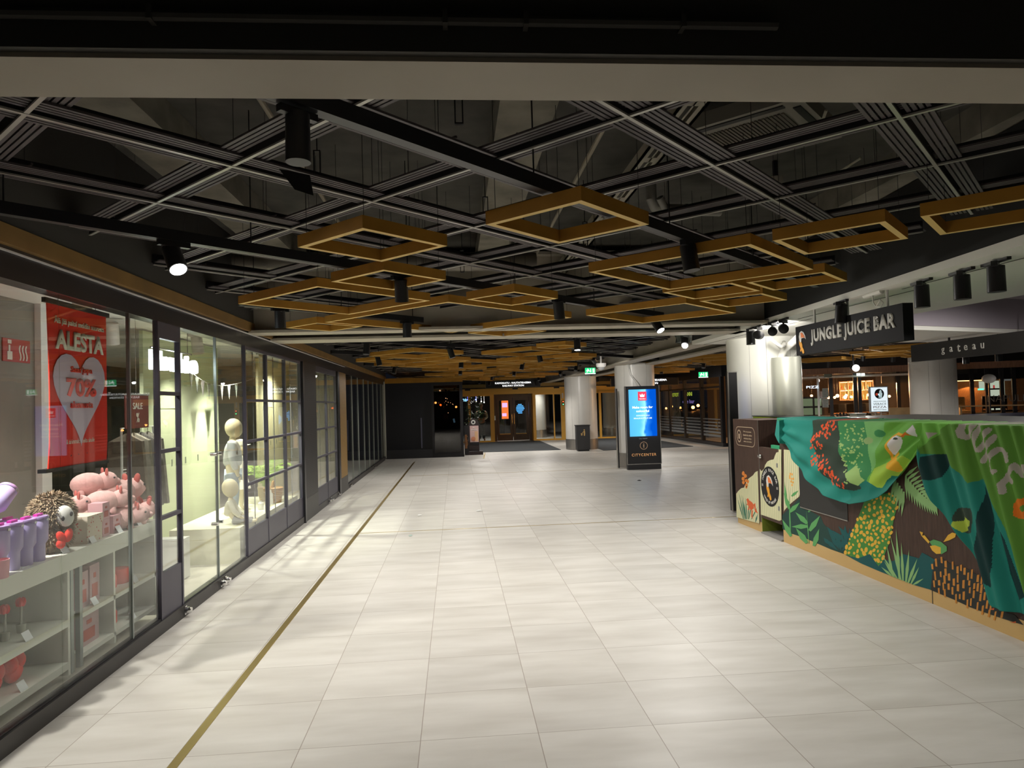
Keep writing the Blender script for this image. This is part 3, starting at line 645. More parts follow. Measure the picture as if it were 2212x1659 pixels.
# second brown plush behind
p2 = thing('plush_toy', 'brown plush head peeking out behind the heart-patterned box', 'plush toy', (-2.72, 5.05, ZT))
b = MB().ball((-2.74, 5.02, ZT+.2), (.06, .08, .06), 14); fluffy((-2.74, 5.02, ZT+.2), (.06, .08, .06), 500, 3, b, .03); b.ball((-2.74, 5.02, ZT+.08), (.06, .07, .09), 12); b.build('fur_body', mat('brown fur', (.30, .17, .08), .95, noise=.3, nscale=40), p2)
MB().ball((-2.66, 5.0, ZT+.16), (.02, .02, .035), 10).build('heart', MT['red felt'], p2, True)
# boxes
HB = mat('heart pattern card', (.62, .55, .45), .6)
nt = HB.node_tree; v = nt.nodes.new('ShaderNodeTexVoronoi'); v.inputs['Scale'].default_value = 38; tc = nt.nodes.new('ShaderNodeTexCoord'); nt.links.new(tc.outputs['Object'], v.inputs[0])
r = nt.nodes.new('ShaderNodeValToRGB'); r.color_ramp.interpolation = 'CONSTANT'; r.color_ramp.elements[0].color = (.5, .1, .08, 1); r.color_ramp.elements[1].color = (.62, .55, .45, 1); r.color_ramp.elements[1].position = .24
nt.links.new(v.outputs['Distance'], r.inputs[0]); nt.links.new(r.outputs[0], nt.nodes['Principled BSDF'].inputs['Base Color'])
t = thing('gift_box', 'cream gift box patterned with small red hearts', 'box', (-2.58, 5.05, ZT))
MB().box(-2.68, -2.51, 4.95, 5.15, ZT, ZT+.15).build('body', HB, t); MB().box(-2.685, -2.505, 4.945, 5.155, ZT+.12, ZT+.185).build('lid', HB, t)
PINK = mat('pink carton', (.62, .36, .40), .55); PK2 = mat('pink print', (.45, .08, .06), .5)
def carton(x, y, z, w_, h_, lab, d=.1, m_=PINK):
    t = thing('pink_carton', lab, 'carton', (x, y, z), 'pink cartons in the shop window')
    MB().box(x-d, x, y-w_/2, y+w_/2, z, z+h_).build('carton', m_, t)
    MB().box(x, x+.002, y-w_*.28, y+w_*.28, z+h_*.15, z+h_*.5).box(x, x+.002, y-w_*.12, y+w_*.12, z+h_*.65, z+h_*.78).build('label_print', PK2, t)
carton(-2.53, 5.25, ZT, .10, .12, 'pink carton on the shelf, lower of the stack right of the heart box')
carton(-2.53, 5.25, ZT+.121, .10, .12, 'pink carton on top of the stack right of the heart box')
carton(-2.52, 5.39, ZT, .12, .13, 'pink carton between the carton stack and the piglets')
for k, (y, w_, z, h_) in enumerate(((4.93, .13, .39, .24), (5.08, .13, .39, .26), (5.0, .26, .13, .21))):
    carton(-2.53, y, z, w_, h_, ('tall pink box on the upper board of the right bay, left one', 'tall pink box on the upper board of the right bay, right one', 'large pale pink box on the bottom board of the right bay')[k], .2, mat('pale pink', (.50, .34, .36), .6))
# piglets
PIG = mat('piglet plush', (.74, .46, .44), .9, noise=.08, nscale=30, bump=.3, bscale=90); EAR = mat('ear pink', (.55, .14, .12), .9)
pg = thing('plush_piglet', 'pink plush piglet', 'plush toy', (0, 0, 0), 'pink plush piglets piled on the shelf')
MB().ball((0, 0, .085), (.085, .12, .085), 20).ball((0, .13, .10), (.066, .075, .066), 18).ball((0, .2, .088), (.03, .028, .026), 12).build('body', PIG, pg, True, local=True)
for sx in (-1, 1):
    MB().ball((sx*.045, .115, .165), (.024, .010, .034), 10, rot=Matrix.Rotation(.3*sx, 3, 'Y')).build('ear', EAR, pg, True, local=True)
    MB().ball((sx*.058, .165, .12), (.008, .008, .008), 8).build('eye', BLACK, pg, True, local=True)
    for sy in (-.06, .06): MB().ball((sx*.05, sy, .02), (.025, .025, .03), 10).build('foot', PIG, pg, True, local=True)
pgs = [(-2.56, 5.52, 0, -1.0, 'pink plush piglet lying lowest next to the pink cartons'), (-2.56, 5.72, 0, -.5, 'pink plush piglet in the middle of the front row'), (-2.60, 5.86, 0, -.2, 'pink plush piglet at the right end of the front row'), (-2.80, 5.62, .02, -.3, 'pink plush piglet half hidden in the second row'),
 (-2.64, 5.42, .14, -.9, 'pink plush piglet on the left of the upper row, facing right'), (-2.66, 5.70, .15, -.3, 'large pink plush piglet at the right of the upper row'), (-2.78, 5.50, .27, -.8, 'pink plush piglet lying topmost of the pile'), (-2.84, 5.22, .13, -.9, 'pink plush piglet behind the carton stack'), (-2.82, 5.88, .03, .1, 'pink plush piglet at the far right back of the pile')]
for i, (x, y, z, a, l) in enumerate(pgs):
    if i == 0: pg.location = (x, y, ZT+z); pg.rotation_euler = (0, 0, a); pg['label'] = l
    else:
        c = copy_tree(pg, loc=(x, y, ZT+z), rz=a, label=l)
        if i in (5,): c.scale = (1.25,)*3
# middle board flowers, bottom bags
RF = mat('red petals', (.7, .03, .025), .6); STM = mat('pale stem', (.45, .47, .40), .6)
for k, y in enumerate((3.98, 4.12, 4.26, 4.41)):
    t = thing('paper_flower', 'red flower on a pale stem on the middle board, %s from the left' % ORD[k], 'flower', (-2.62, y, .40), 'red flowers under the top board')
    MB().tube([(-2.62, y, .4), (-2.62, y+.005, .56)], .006, 6).build('stem', STM, t)
    b = MB()
    for q in range(5): b.ball((-2.62+.014*math.cos(q*1.257), y+.014*math.sin(q*1.257), .58), (.016, .016, .028), 8)
    b.build('petals', RF, t, True)
    MB().lathe((-2.62, y, .4), [(0, 0), (.022, 0), (.026, .05), (0, .05)], 12).build('pot', STM, t, True)
RB = mat('red glossy', (.85, .03, .02), .35, noise=.1, nscale=6)
for k, y in enumerate((3.96, 4.14, 4.33)):
    t = thing('heart_bag', 'red heart-shaped bag on the bottom board, %s from the left' % ORD[k], 'bag', (-2.6, y, .135), 'red bags on the bottom board')
    b = MB().ball((-2.62, y-.035, .245), (.045, .055, .055), 14).ball((-2.62, y+.035, .25), (.045, .055, .055), 14).ball((-2.62, y, .20), (.04, .075, .065), 14)
    b.build('body', RB, t, True)
    MB().tube([(-2.6, y-.02, .29), (-2.6, y-.01, .315), (-2.6, y+.02, .315), (-2.6, y+.03, .29)], .005, 6).build('handle', RB, t)
for k, (y, z) in enumerate(((5.4, .39), (5.62, .39), (5.4, .13))):
    t = thing('storage_tin', ('red rounded tin on the upper board of the right bay, left one', 'red rounded tin on the upper board of the right bay, right one', 'red rounded tin on the bottom board of the right bay')[k], 'tin', (-2.6, y, z), 'red tins in the right bay')
    MB().lathe((-2.62, y, z), [(0, 0), (.07, 0), (.08, .02), (.08, .09), (.07, .11), (0, .115)], 20).build('body', mat('dim red', (.7, .05, .03), .5), t, True)
# clothes rail and things behind (toy shop interior)
rl = thing('clothes_rail', 'white tubular clothes rail behind the piglets', 'clothes rail', (-3.3, 7.3, 0))
WT = mat('white tube', (.75, .75, .72), .4)
MB().tube([(-3.2, 6.95, 0), (-3.2, 6.95, 1.55), (-3.2, 7.65, 1.55), (-3.2, 7.65, 0)], .012, 8).build('frame', WT, rl)
MB().tube([(-3.2, 6.95, 1.15), (-3.2, 7.65, 1.15)], .006, 6).tube([(-3.2, 6.95, 1.12), (-3.2, 7.65, 1.12)], .006, 6).build('cross_bars', WT, rl)
for k, c in enumerate(((.17, .14, .11), (.30, .27, .22), (.12, .11, .10), (.22, .2, .17))):
    y = 7.06+.15*k
    t = thing('hanging_garment', '%s garment hanging on the white rail, %s from the left' % (('dark brown', 'beige', 'charcoal', 'taupe')[k], ORD[k]), 'garment', (-3.2, y, .7), 'garments on the white rail')
    MB().poly([(-3.2, y-.02, 1.5), (-3.05, y-.03, 1.42), (-3.0, y-.02, .75), (-3.4, y-.02, .75), (-3.36, y-.03, 1.42)], (0, .06, 0)).build('cloth', mat('garment %d' % k, c, .9, noise=.2, nscale=20), t)
    MB().tube([(-3.2, y+.01, 1.5), (-3.2, y+.01, 1.56)], .003, 5).build('hook', CHROME, t)
t = thing('sale_poster', 'dark red SALE poster hanging behind the banner', 'poster', (-3.3, 6.25, 1.62))
MB().box(-3.02, -3.01, 6.62, 7.1, 1.55, 1.86).build('sheet', mat('maroon', (.20, .05, .04), .6), t)
text('SALE', (-3.008, 6.86, 1.76), R_, U_, .2, .06, CREAM, t); text('%', (-3.008, 6.86, 1.65), R_, U_, .06, .09, CREAM, t)
MB().box(-3.03, -3.01, 6.6, 7.12, 1.86, 1.875).build('holder', CHROME, t)
MB().tube([(-3.02, 6.86, 1.87), (-3.02, 6.86, 2.62)], .003, 5).build('cord', CHROME, t)
# shop lamps: all but the first are unseen, added to light the interiors
def shoplamp(x, y, lab, m_=WHITE, w_=None, to=(0, 0, -1), col=(1, .98, .86), ang=120):
    return spotlamp(x, y, lab, to, w_ or SHOP_W, False, m_, 2.60, 'white spotlights in the shops', 1.3, ang, col)
WL = mat('lamp white', (.55, .50, .44), .5)
shoplamp(-2.95, 4.05, 'white cylinder lamp in the toy shop left of the banner', WL, SHOP_W*3.4, (.1, .1, -1), (1, .93, .88))
shoplamp(-2.8, 5.5, 'added unseen white lamp above the piglets', WL, SHOP_W*1.0, (.2, 0, -1), (1, .95, .88))
shoplamp(-3.3, 7.0, 'added unseen white lamp over the glass entrance of the clothing shop', WL, SHOP_W*1.7, (-.1, .3, -1))
shoplamp(-3.0, 8.4, 'added unseen white lamp aimed at the child mannequins', WL, SHOP_W*2.4, (.05, .2, -1))
shoplamp(-2.8, 9.7, 'added unseen white lamp aimed at the fern', WL, SHOP_W*5.5, (.0, .1, -1))
shoplamp(-3.0, 11.2, 'added unseen white lamp behind the black mesh pier', WL, SHOP_W*2.5, (-.15, .7, -1))
shoplamp(-2.8, 13.0, 'added unseen white lamp behind the double door', WL, SHOP_W*2.6, (-.5, .1, -.9), (1, 1, .9))
shoplamp(-4.0, 18.3, 'added unseen white lamp in the far dark shop', WL, SHOP_W*.8, (.0, .1, -1), (.85, 1, .92))
# glowing shop name
sg = thing('glowing_shop_name', 'glowing white shop name behind the slim framed door leaf', 'sign', (-2.52, 6.47, 2.04))
for k, (ch, yy, w_, h_, dz) in enumerate((('N', 6.01, .20, .165, 0), ('e', 6.19, .13, .12, -.02), ('w', 6.37, .18, .12, -.02), ('b', 6.56, .14, .175, .005), ('i', 6.68, .05, .16, 0), ('e', 6.85, .17, .13, -.015))):
    text(ch, (-2.5, yy, 2.13+dz), R_, U_, w_, h_, glow('white neon', (.9, .97, 1), 9), sg, 'letter', .03, .035)
MB().tube([(-2.52, 6.0, 2.24), (-2.52, 6.9, 2.24)], .008, 6).tube([(-2.52, 6.1, 2.24), (-2.52, 6.1, 2.62)], .004, 5).tube([(-2.52, 6.8, 2.24), (-2.52, 6.8, 2.62)], .004, 5).tube([(-2.52, 6.1, 2.24), (-2.515, 6.1, 2.13)], .004, 5).tube([(-2.52, 6.8, 2.24), (-2.515, 6.8, 2.13)], .004, 5).build('hanger', CHROME, sg)
# ---- clothing shop window
LG = mat('pale green panel', (.50, .54, .36), .6, noise=.03, nscale=2)
for k, (y0, y1, x, l) in enumerate(((7.9, 10.3, -3.4, 'pale green display panel behind the glass entrance'), (12.35, 14.6, -3.4, 'pale yellow display panel behind the fern'))):
    t = thing('display_backdrop', l, 'display backdrop', (x, (y0+y1)/2, 0))
    MB().box(x-.04, x, y0, y1, .02, 2.6).build('board', LG if not k else mat('pale yellow panel', (.60, .55, .33), .6), t)
    b = MB()
    for q in range(4): b.box(x, x+.004, y0+.3+.42*q, y0+.33+.42*q, 1.05, 1.13)
    b.build('slot', mat('slot', (.16, .18, .14), .6), t)
    MB().tube([(x+.01, y0+.25, .9), (x+.01, y0+.25, 1.75), (x+.01, y0+.95, 1.75), (x+.01, y0+.95, .9)], .006, 6).build('outline_rail', WT, t)
t = thing('white_stand', 'low white display block on the floor inside the glass entrance', 'display block', (-3.0, 7.3, 0))
MB().box(-3.05, -2.75, 7.25, 7.4, .02, .42).build('block', WHITE, t); MB().box(-3.04, -2.76, 7.244, 7.25, .035, .41).build('front_panel', mat('white panel', (.8, .8, .78), .4), t)
pt = tag(MB().box(-3.15, -2.40, 7.9, 10.7, .012, .40).build('display_plinth', mat('cream plinth', (.70, .68, .52), .5)), 'low cream plinth carrying the child mannequins', 'plinth')
# hanging garments in the dark back of the clothing shop
for k, (y, z, c, l) in enumerate(((11.1, 1.45, (.32, .25, .18), 'beige duffle coat hanging in the back of the clothing shop'), (11.9, 1.42, (.38, .36, .32), 'striped knit hanging in the back of the clothing shop'), (12.5, 1.35, (.3, .3, .3), 'grey checked cardigan hanging in the back of the clothing shop'))):
    x = -4.3
    t = thing('hanging_garment', l, 'garment', (x, y, z))
    MB().poly([(x, y-.06, z+.5), (x, y-.2, z+.45), (x, y-.42, z+.02), (x, y-.32, z-.02), (x, y-.2, z+.25), (x, y-.2, z-.15), (x, y+.2, z-.15), (x, y+.2, z+.25), (x, y+.32, z-.02), (x, y+.42, z+.02), (x, y+.2, z+.45), (x, y+.06, z+.5)], (.06, 0, 0)).build('cloth', mat('knit %d' % k, c, .95, noise=.3, nscale=14), t)
    MB().tube([(x+.03, y-.2, z+.53), (x+.03, y+.2, z+.53)], .008, 6).tube([(x+.03, y, z+.53), (x+.03, y, 2.62)], .004, 5).build('hanger', WT, t)
# bunting
bt = thing('bunting', 'pennant bunting strung across the clothing shop window', 'bunting', (-3.0, 8.9, 2.0))
pts = [Vector((-3.0-.1*math.sin(PI*q/20), 8.1+q*.13, 2.17-.14*math.sin(PI*q/20))) for q in range(21)]
MB().tube([pts[0]+Vector((0, 0, .45))]+pts+[pts[-1]+Vector((0, 0, .45))], .004, 5).build('string', WT, bt)
for q in range(1, 19, 2):
    p = pts[q]; MB().poly([p+Vector((0, -.06, 0)), p+Vector((0, .06, 0)), p+Vector((0, .005, -.2))], (.004, 0, 0)).build('pennant', mat('pennant %d' % (q//2 % 3), ((.30, .30, .24), (.12, .13, .11), (.2, .18, .17))[q//2 % 3], .8), bt)
# ---------------------------------------------------------------- figures grown with the skin modifier
def skin(name, nodes, edges, m_, parent, sub=2, root=0):
    o = ORG.get(parent.name, Vector()) if parent else Vector()
    me = bpy.data.meshes.new(name); me.from_pydata([Vector(n[0])-o for n in nodes], edges, []); me.materials.append(m_)
    ob = bpy.data.objects.new(name, me); C.objects.link(ob)
    if parent: ob.parent = parent; ORG[ob.name] = o
    md = ob.modifiers.new('Skin', 'SKIN'); md.use_smooth_shade = True
    if not me.skin_vertices: return ob
    for i, n in enumerate(nodes):
        r = n[1]; r = (r, r) if isinstance(r, (int, float)) else r
        me.skin_vertices[0].data[i].radius = r; me.skin_vertices[0].data[i].use_root = (i == root)
    s_ = ob.modifiers.new('Sub', 'SUBSURF'); s_.levels = sub; s_.render_levels = sub
    return ob
MAN = mat('mannequin cream', (.72, .63, .42), .45)
def mannequin(base, h, yaw, lab, top_m, low_m, sitting=False, skirt=False):
    B = Vector(base); R = Matrix.Rotation(yaw, 3, 'Z')
    def P(x, y, z): return B+R @ Vector((x*h, y*h, z*h))
    t = thing('child_mannequin', lab, 'mannequin', tuple(B))
    if not sitting:
        hip = .47; nd = [(P(0, 0, hip), .075*h), (P(0, 0, .58), .07*h), (P(0, 0, .70), .085*h), (P(0, 0, .77), .03*h), (P(0, 0, .82), .03*h)]
        ed = [(0, 1), (1, 2), (2, 3), (3, 4)]
        for s_ in (-1, 1):
            k = len(nd); nd += [(P(s_*.05, 0, .42), .055*h), (P(s_*.055, .01, .24), .036*h), (P(s_*.055, 0, .05), .024*h), (P(s_*.06, .05, .015), .02*h)]
            ed += [(0, k), (k, k+1), (k+1, k+2), (k+2, k+3)]
            k = len(nd); nd += [(P(s_*.11, 0, .72), .035*h), (P(s_*.135, .0, .58), .026*h), (P(s_*.14, .04, .46), .02*h), (P(s_*.14, .055, .41), .017*h)]
            ed += [(2, k), (k, k+1), (k+1, k+2), (k+2, k+3)]
        skin('body', nd, ed, MAN, t)
        e = .012*h
        nd = [(P(0, 0, .49), .088*h+e), (P(0, 0, .58), .085*h+e), (P(0, 0, .70), .09*h+e), (P(0, 0, .765), .045*h)]
        ed = [(0, 1), (1, 2), (2, 3)]
        for s_ in (-1, 1):
            k = len(nd); nd += [(P(s_*.115, 0, .72), .045*h), (P(s_*.14, .0, .58), .038*h), (P(s_*.143, .035, .475), .03*h)]; ed += [(2, k), (k, k+1), (k+1, k+2)]
        skin('sweater', nd, ed, top_m, t)
        if skirt:
            b = MB(); n = 28; vs = []
            for z, r in ((.52, .085), (.42, .13), (.30, .17)):
                for q in range(n):
                    a = 2*PI*q/n; rr = r*(1+.06*math.sin(7*a)); vs.append(P(rr*math.cos(a), rr*.8*math.sin(a), z))
            b.add(vs, [(i*n+q, i*n+(q+1) % n, (i+1)*n+(q+1) % n, (i+1)*n+q) for i in range(2) for q in range(n)]); b.build('skirt', low_m, t, True)
        else:
            nd = [(P(0, 0, .49), .085*h)]; ed = []
            for s_ in (-1, 1):
                k = len(nd); nd += [(P(s_*.055, 0, .42), .062*h), (P(s_*.06, .01, .24), .05*h), (P(s_*.06, 0, .07), .042*h)]; ed += [(0, k), (k, k+1), (k+1, k+2)]
            skin('trousers', nd, ed, low_m, t)
        hz = .885
        for s_ in (-1, 1):      # fingers
            b = MB(); hb = P(s_*.14, .06, .40)
            for q in range(4): b.tube([hb+R @ Vector(((q-1.5)*.012*h, 0, 0)), hb+R @ Vector(((q-1.5)*.015*h, .008*h, (-.035-.006*(q in (1, 2)))*h))], [.0065*h, .0045*h], 6)
            b.tube([hb+R @ Vector((-s_*.02*h, .005*h, .01*h)), hb+R @ Vector((-s_*.035*h, .015*h, -.015*h))], [.007*h, .005*h], 6)
            b.build('fingers', MAN, t, True)
    else:
        nd = [(P(0, 0, .10), .10*h), (P(0, .0, .24), .09*h), (P(0, .01, .38), .09*h), (P(0, .02, .47), .04*h), (P(0, .02, .52), .04*h)]; ed = [(0, 1), (1, 2), (2, 3), (3, 4)]
        for s_ in (-1, 1):
            k = len(nd); nd += [(P(s_*.09, .12, .075), .06*h), (P(s_*.12, .30, .05), .045*h), (P(s_*.10, .44, .04), .035*h), (P(s_*.1, .48, .07), .03*h)]; ed += [(0, k), (k, k+1), (k+1, k+2), (k+2, k+3)]
            k = len(nd); nd += [(P(s_*.13, .02, .40), .045*h), (P(s_*.17, .10, .24), .035*h), (P(s_*.14, .22, .12), .028*h), (P(s_*.13, .27, .10), .024*h)]; ed += [(2, k), (k, k+1), (k+1, k+2), (k+2, k+3)]
        skin('body', nd, ed, MAN, t)
        nd = [(P(0, 0, .13), .115*h), (P(0, .0, .24), .11*h), (P(0, .01, .38), .105*h), (P(0, .02, .455), .055*h)]; ed = [(0, 1), (1, 2), (2, 3)]
        for s_ in (-1, 1):
            k = len(nd); nd += [(P(s_*.135, .02, .40), .06*h), (P(s_*.175, .10, .24), .05*h), (P(s_*.15, .20, .14), .04*h)]; ed += [(2, k), (k, k+1), (k+1, k+2)]
        skin('sweater', nd, ed, top_m, t)
        nd = [(P(0, 0, .11), .11*h)]; ed = []
        for s_ in (-1, 1):
            k = len(nd); nd += [(P(s_*.09, .12, .08), .07*h), (P(s_*.12, .30, .055), .053*h), (P(s_*.105, .41, .05), .045*h)]; ed += [(0, k), (k, k+1), (k+1, k+2)]
        skin('trousers', nd, ed, low_m, t)
        hz = .66
    hs = .085 if not sitting else .15
    rot = R @ Matrix.Rotation(math.radians(14), 3, 'X')
    MB().ball(P(0, .015, hz), (hs*.80*h, hs*.98*h, hs*1.16*h), 24, rot=rot).build('head', MAN, t, True)
    return t
SW = mat('pale knit', (.66, .68, .68), .9, noise=.05, nscale=30); JN = mat('light denim', (.36, .42, .50), .9, noise=.15, nscale=25); CRM = mat('cream knit', (.78, .74, .62), .9)
mannequin((-2.70, 8.66, .40), 1.22, math.radians(-75), 'standing child mannequin in pale sweater and light jeans', SW, JN)
mannequin((-2.60, 8.20, .40), .62, math.radians(-80), 'sitting baby mannequin in cream knit on the plinth', CRM, mat('grey knit', (.33, .33, .36), .9), sitting=True)
mannequin((-2.82, 9.35, .40), .92, math.radians(-70), 'child mannequin with cap and pale skirt behind the window frame', CRM, mat('cream skirt', (.78, .74, .64), .9), skirt=True)
t = thing('cap', 'pale cap on the skirted child mannequin', 'cap', (-2.8, 9.36, 1.24))
MB().lathe((-2.815, 9.36, 1.235), [(.078, 0), (.082, .03), (.06, .07), (0, .085)], 20).box(-2.81, -2.70, 9.30, 9.42, 1.235, 1.245).build('cap_body', CRM, t, True)
# fern and basket
fp = thing('potted_fern', 'bright green fern behind the muntined shop window', 'fern', (-2.72, 10.15, .40))
MB().lathe((-2.72, 10.15, .40), [(0, 0), (.08, 0), (.11, .2), (.10, .2), (0, .18)], 20).build('pot', mat('pot', (.42, .33, .2), .7), fp, True)
b = MB(); rr = random.Random(5)
for q in range(20):
    a = rr.uniform(0, 2*PI); L_ = rr.uniform(.45, .78); P0 = Vector((-2.72, 10.15, .58)); pts = []
    for s_ in range(9):
        f_ = s_/8; pts.append(P0+Vector((math.cos(a)*L_*f_*.55, math.sin(a)*L_*f_, L_*(1.35*f_-.95*f_*f_))))
    for s_ in range(1, 9):
        d = (pts[s_]-pts[s_-1]).normalized(); sd = d.cross(Vector((0, 0, 1))).normalized(); wl = .085*math.sin(PI*(s_/9))+.01
        for sg_ in (-1, 1):
            for hh in (0, .33, .66):
                p = pts[s_-1].lerp(pts[s_], hh); b.add([p, p+sd*sg_*wl*.45+d*.012, p+sd*sg_*wl+d*.02-Vector((0, 0, .01)), p+sd*sg_*wl*.5+d*.002], [(0, 1, 2, 3)])
    b.tube(pts, .0025, 4)
b.build('fronds', mat('fern green', (.30, .46, .08), .6), fp)
bk = thing('wicker_basket', 'small wicker basket with a round handle beside the fern', 'basket', (-2.55, 9.95, .40))
b = MB()
for q in range(9): b.lathe((-2.56, 9.95, .41+.024*q), [(.10+.003*q, -.011), (.113+.003*q, 0), (.10+.003*q, .011)], 24)
b.lathe((-2.56, 9.95, .40), [(0, .0), (.10, 0), (.10, .2)], 20); b.build('weave', mat('wicker', (.42, .24, .09), .7, noise=.3, nscale=60), bk, True)
MB().tube([(-2.56, 9.95+.07*math.cos(PI*q/10), .60+.09*math.sin(PI*q/10)) for q in range(11)], .014, 8).build('handle', mat('wicker', (.4, .2, .1)), bk, True)
for k, (y, h_) in enumerate(((9.62, .26), (9.75, .2), (9.28, .12))):
    t = thing('display_bottle', 'white %s bottle on the plinth, %s from the left' % (('tall', 'medium', 'short')[k], ORD[(1, 2, 0)[k]]), 'bottle', (-2.55, y, .4), 'bottles on the plinth')
    MB().lathe((-2.55, y, .4), [(0, 0), (.035, 0), (.036, h_*.7), (.015, h_*.85), (.015, h_), (0, h_)], 16).build('body', WHITE, t, True)
    MB().lathe((-2.55, y, .4+h_), [(.017, 0), (.017, .02), (0, .02)], 12).build('cap', BRASS, t, True)
# ================================================================ far end of the hall
R2, U2 = Vector((1, 0, 0)), Vector((0, 0, 1))
DG = glassmat('dark glass', (.25, .22, .2), .07)
NEAV = mat('navy black panel', (.012, .013, .02), .35)
b = MB().box(-2.28, -.78, 22.72, 22.84, 0, 2.44); struct('wall_cafe_panel', b, NEAV)
b = MB().box(-2.28, -.78, 22.68, 22.72, 0, .28); struct('baseboard_cafe', b, mat('cafe base', (.045, .047, .055), .5))
b = MB().box(-2.26, .25, 22.66, 22.86, 2.44, 2.60); struct('trim_19', b, GOLD)
sl = tag(MB().box(-1.14, -1.10, 22.70, 22.72, .32, 1.3).build('glossy_sticker', mat('glossy strip', (.16, .16, .24), .25)), 'glossy pale strip on the dark panel left of the cafe window', 'sticker')
t = thing('cafe_window', 'dark tinted cafe window beside the coffee board', 'window', (-.28, 22.75, 0))
MB().box(-.78, -.70, 22.66, 22.84, 0, 2.44).box(.14, .24, 22.66, 22.84, 0, 2.44).box(-.70, .14, 22.66, 22.84, 2.34, 2.44).box(-.70, .14, 22.66, 22.84, 0, .14).build('frame', SATIN, t)
MB().box(-.70, .14, 22.74, 22.75, .14, 2.34).build('glass', DG, t)
struct('wall_cafe_side', MB().box(.14, .24, 22.84, 30.6, 0, 2.44), SATIN)
struct('wall_cafe_back', MB().box(-2.2, .14, 26.0, 26.1, 0, 2.6), mat('cafe dark', (.03, .02, .016), .8))
LMPG = glow('warm bulb', (1, .38, .10), 40)
for k, (x, y, z) in enumerate(((-.66, 23.4, 1.78), (-.50, 23.6, 1.70), (.02, 23.5, 1.62))):
    t = thing('pendant_lamp', 'warm pendant lamp glowing in the dark cafe window, %s from the left' % ORD[k], 'pendant lamp', (x, y, z), 'pendant lamps in the cafe window')
    MB().ball((x, y, z), .035, 12).build('bulb', LMPG, t, True)
    MB().tube([(x, y, z+.03), (x, y, 3.5)], .004, 5).build('cord', BLACK, t)
    if k == 1: MB().lathe((x, y, z-.16), [(.13, 0), (.14, .1), (.13, .3), (.04, .36)], 18).build('amber_shade', glassmat('amber glass', (.75, .28, .10), .08), t, True)
for k, (x, z, s_) in enumerate(((-.33, 1.93, .018), (-.28, 1.91, .012), (-.33, 1.83, .014), (-.25, 1.79, .014), (-.17, 1.77, .012), (-.10, 1.72, .014), (-.30, 1.70, .012), (-.08, 1.70, .01), (-.26, 1.42, .014), (-.52, 2.20, .03))):
    tag(MB().ball((x, 24.2, z), s_, 8).build('ceiling_bulb', glow('small bulb', (1, .7, .4), 12)), 'small bulb inside the dark cafe window, %s from the top left' % ORD[k], 'light bulb', 'small bulbs in the cafe window')
# woman with a phone seen in the dark cafe window
SKIN = mat('skin', (.55, .28, .18), .6)
pw = thing('person', 'person in dark clothes holding a glowing phone inside the dark cafe window', 'person', (-.40, 23.7, 0))
nd = [((-.42, 23.7, .62), .15), ((-.42, 23.7, .85), .14), ((-.41, 23.68, 1.03), .16), ((-.36, 23.65, 1.12), .05), ((-.35, 23.62, 1.2), .05), ((-.18, 23.6, 1.02), .05), ((-.1, 23.45, .95), .04), ((-.08, 23.35, 1.08), .035), ((-.60, 23.62, 1.0), .05), ((-.62, 23.45, .85), .04), ((-.45, 23.35, .82), .035),
 ((-.34, 23.6, .58), .09), ((-.28, 23.25, .56), .075), ((-.28, 23.2, .12), .05), ((-.28, 23.1, .05), .045), ((-.52, 23.6, .58), .09), ((-.55, 23.25, .56), .075), ((-.55, 23.2, .12), .05), ((-.55, 23.1, .05), .045)]
skin('body', nd, [(0, 1), (1, 2), (2, 3), (3, 4), (2, 5), (5, 6), (6, 7), (2, 8), (8, 9), (9, 10), (0, 11), (11, 12), (12, 13), (13, 14), (0, 15), (15, 16), (16, 17), (17, 18)], mat('dark coat', (.04, .035, .035), .9), pw)
MB().ball((-.33, 23.56, 1.28), (.075, .09, .105), 18).ball((-.33, 23.465, 1.27), (.014, .02, .02), 8).build('head', SKIN, pw, True)
MB().ball((-.345, 23.59, 1.31), (.09, .095, .105), 16).build('hair', mat('dark hair', (.03, .018, .012), .8), pw, True)
b = MB().ball((-.08, 23.33, 1.11), (.03, .02, .04), 10)
for q in range(4): b.tube([(-.09, 23.33, 1.10+.018*q), (-.055, 23.30, 1.105+.018*q), (-.045, 23.32, 1.105+.018*q)], .008, 6)
b.tube([(-.10, 23.33, 1.12), (-.085, 23.31, 1.17)], .009, 6)
b.build('hand', SKIN, pw, True)
t = thing('phone', 'glowing blue phone held up in the dark cafe window', 'phone', (-.06, 23.30, 1.1))
MB().bar((-.075, 23.29, 1.24), (-.045, 23.29, 1.09), .07, .01, up=Vector((0, 1, 0))).build('body', BLACK, t)
MB().bar((-.073, 23.283, 1.23), (-.047, 23.283, 1.10), .06, .004, up=Vector((0, 1, 0))).build('screen', glow('phone screen', (.25, .6, 1), 1.6), t)
t = thing('bench', 'dark bench inside the cafe window', 'bench', (-.4, 23.7, 0)); MB().box(-.68, -.02, 23.5, 24.0, .40, .46).build('seat', NEAV, t)
MB().box(-.66, -.62, 23.55, 23.95, 0, .40).build('leg', NEAV, t); MB().box(-.08, -.04, 23.55, 23.95, 0, .40).build('leg', NEAV, t)

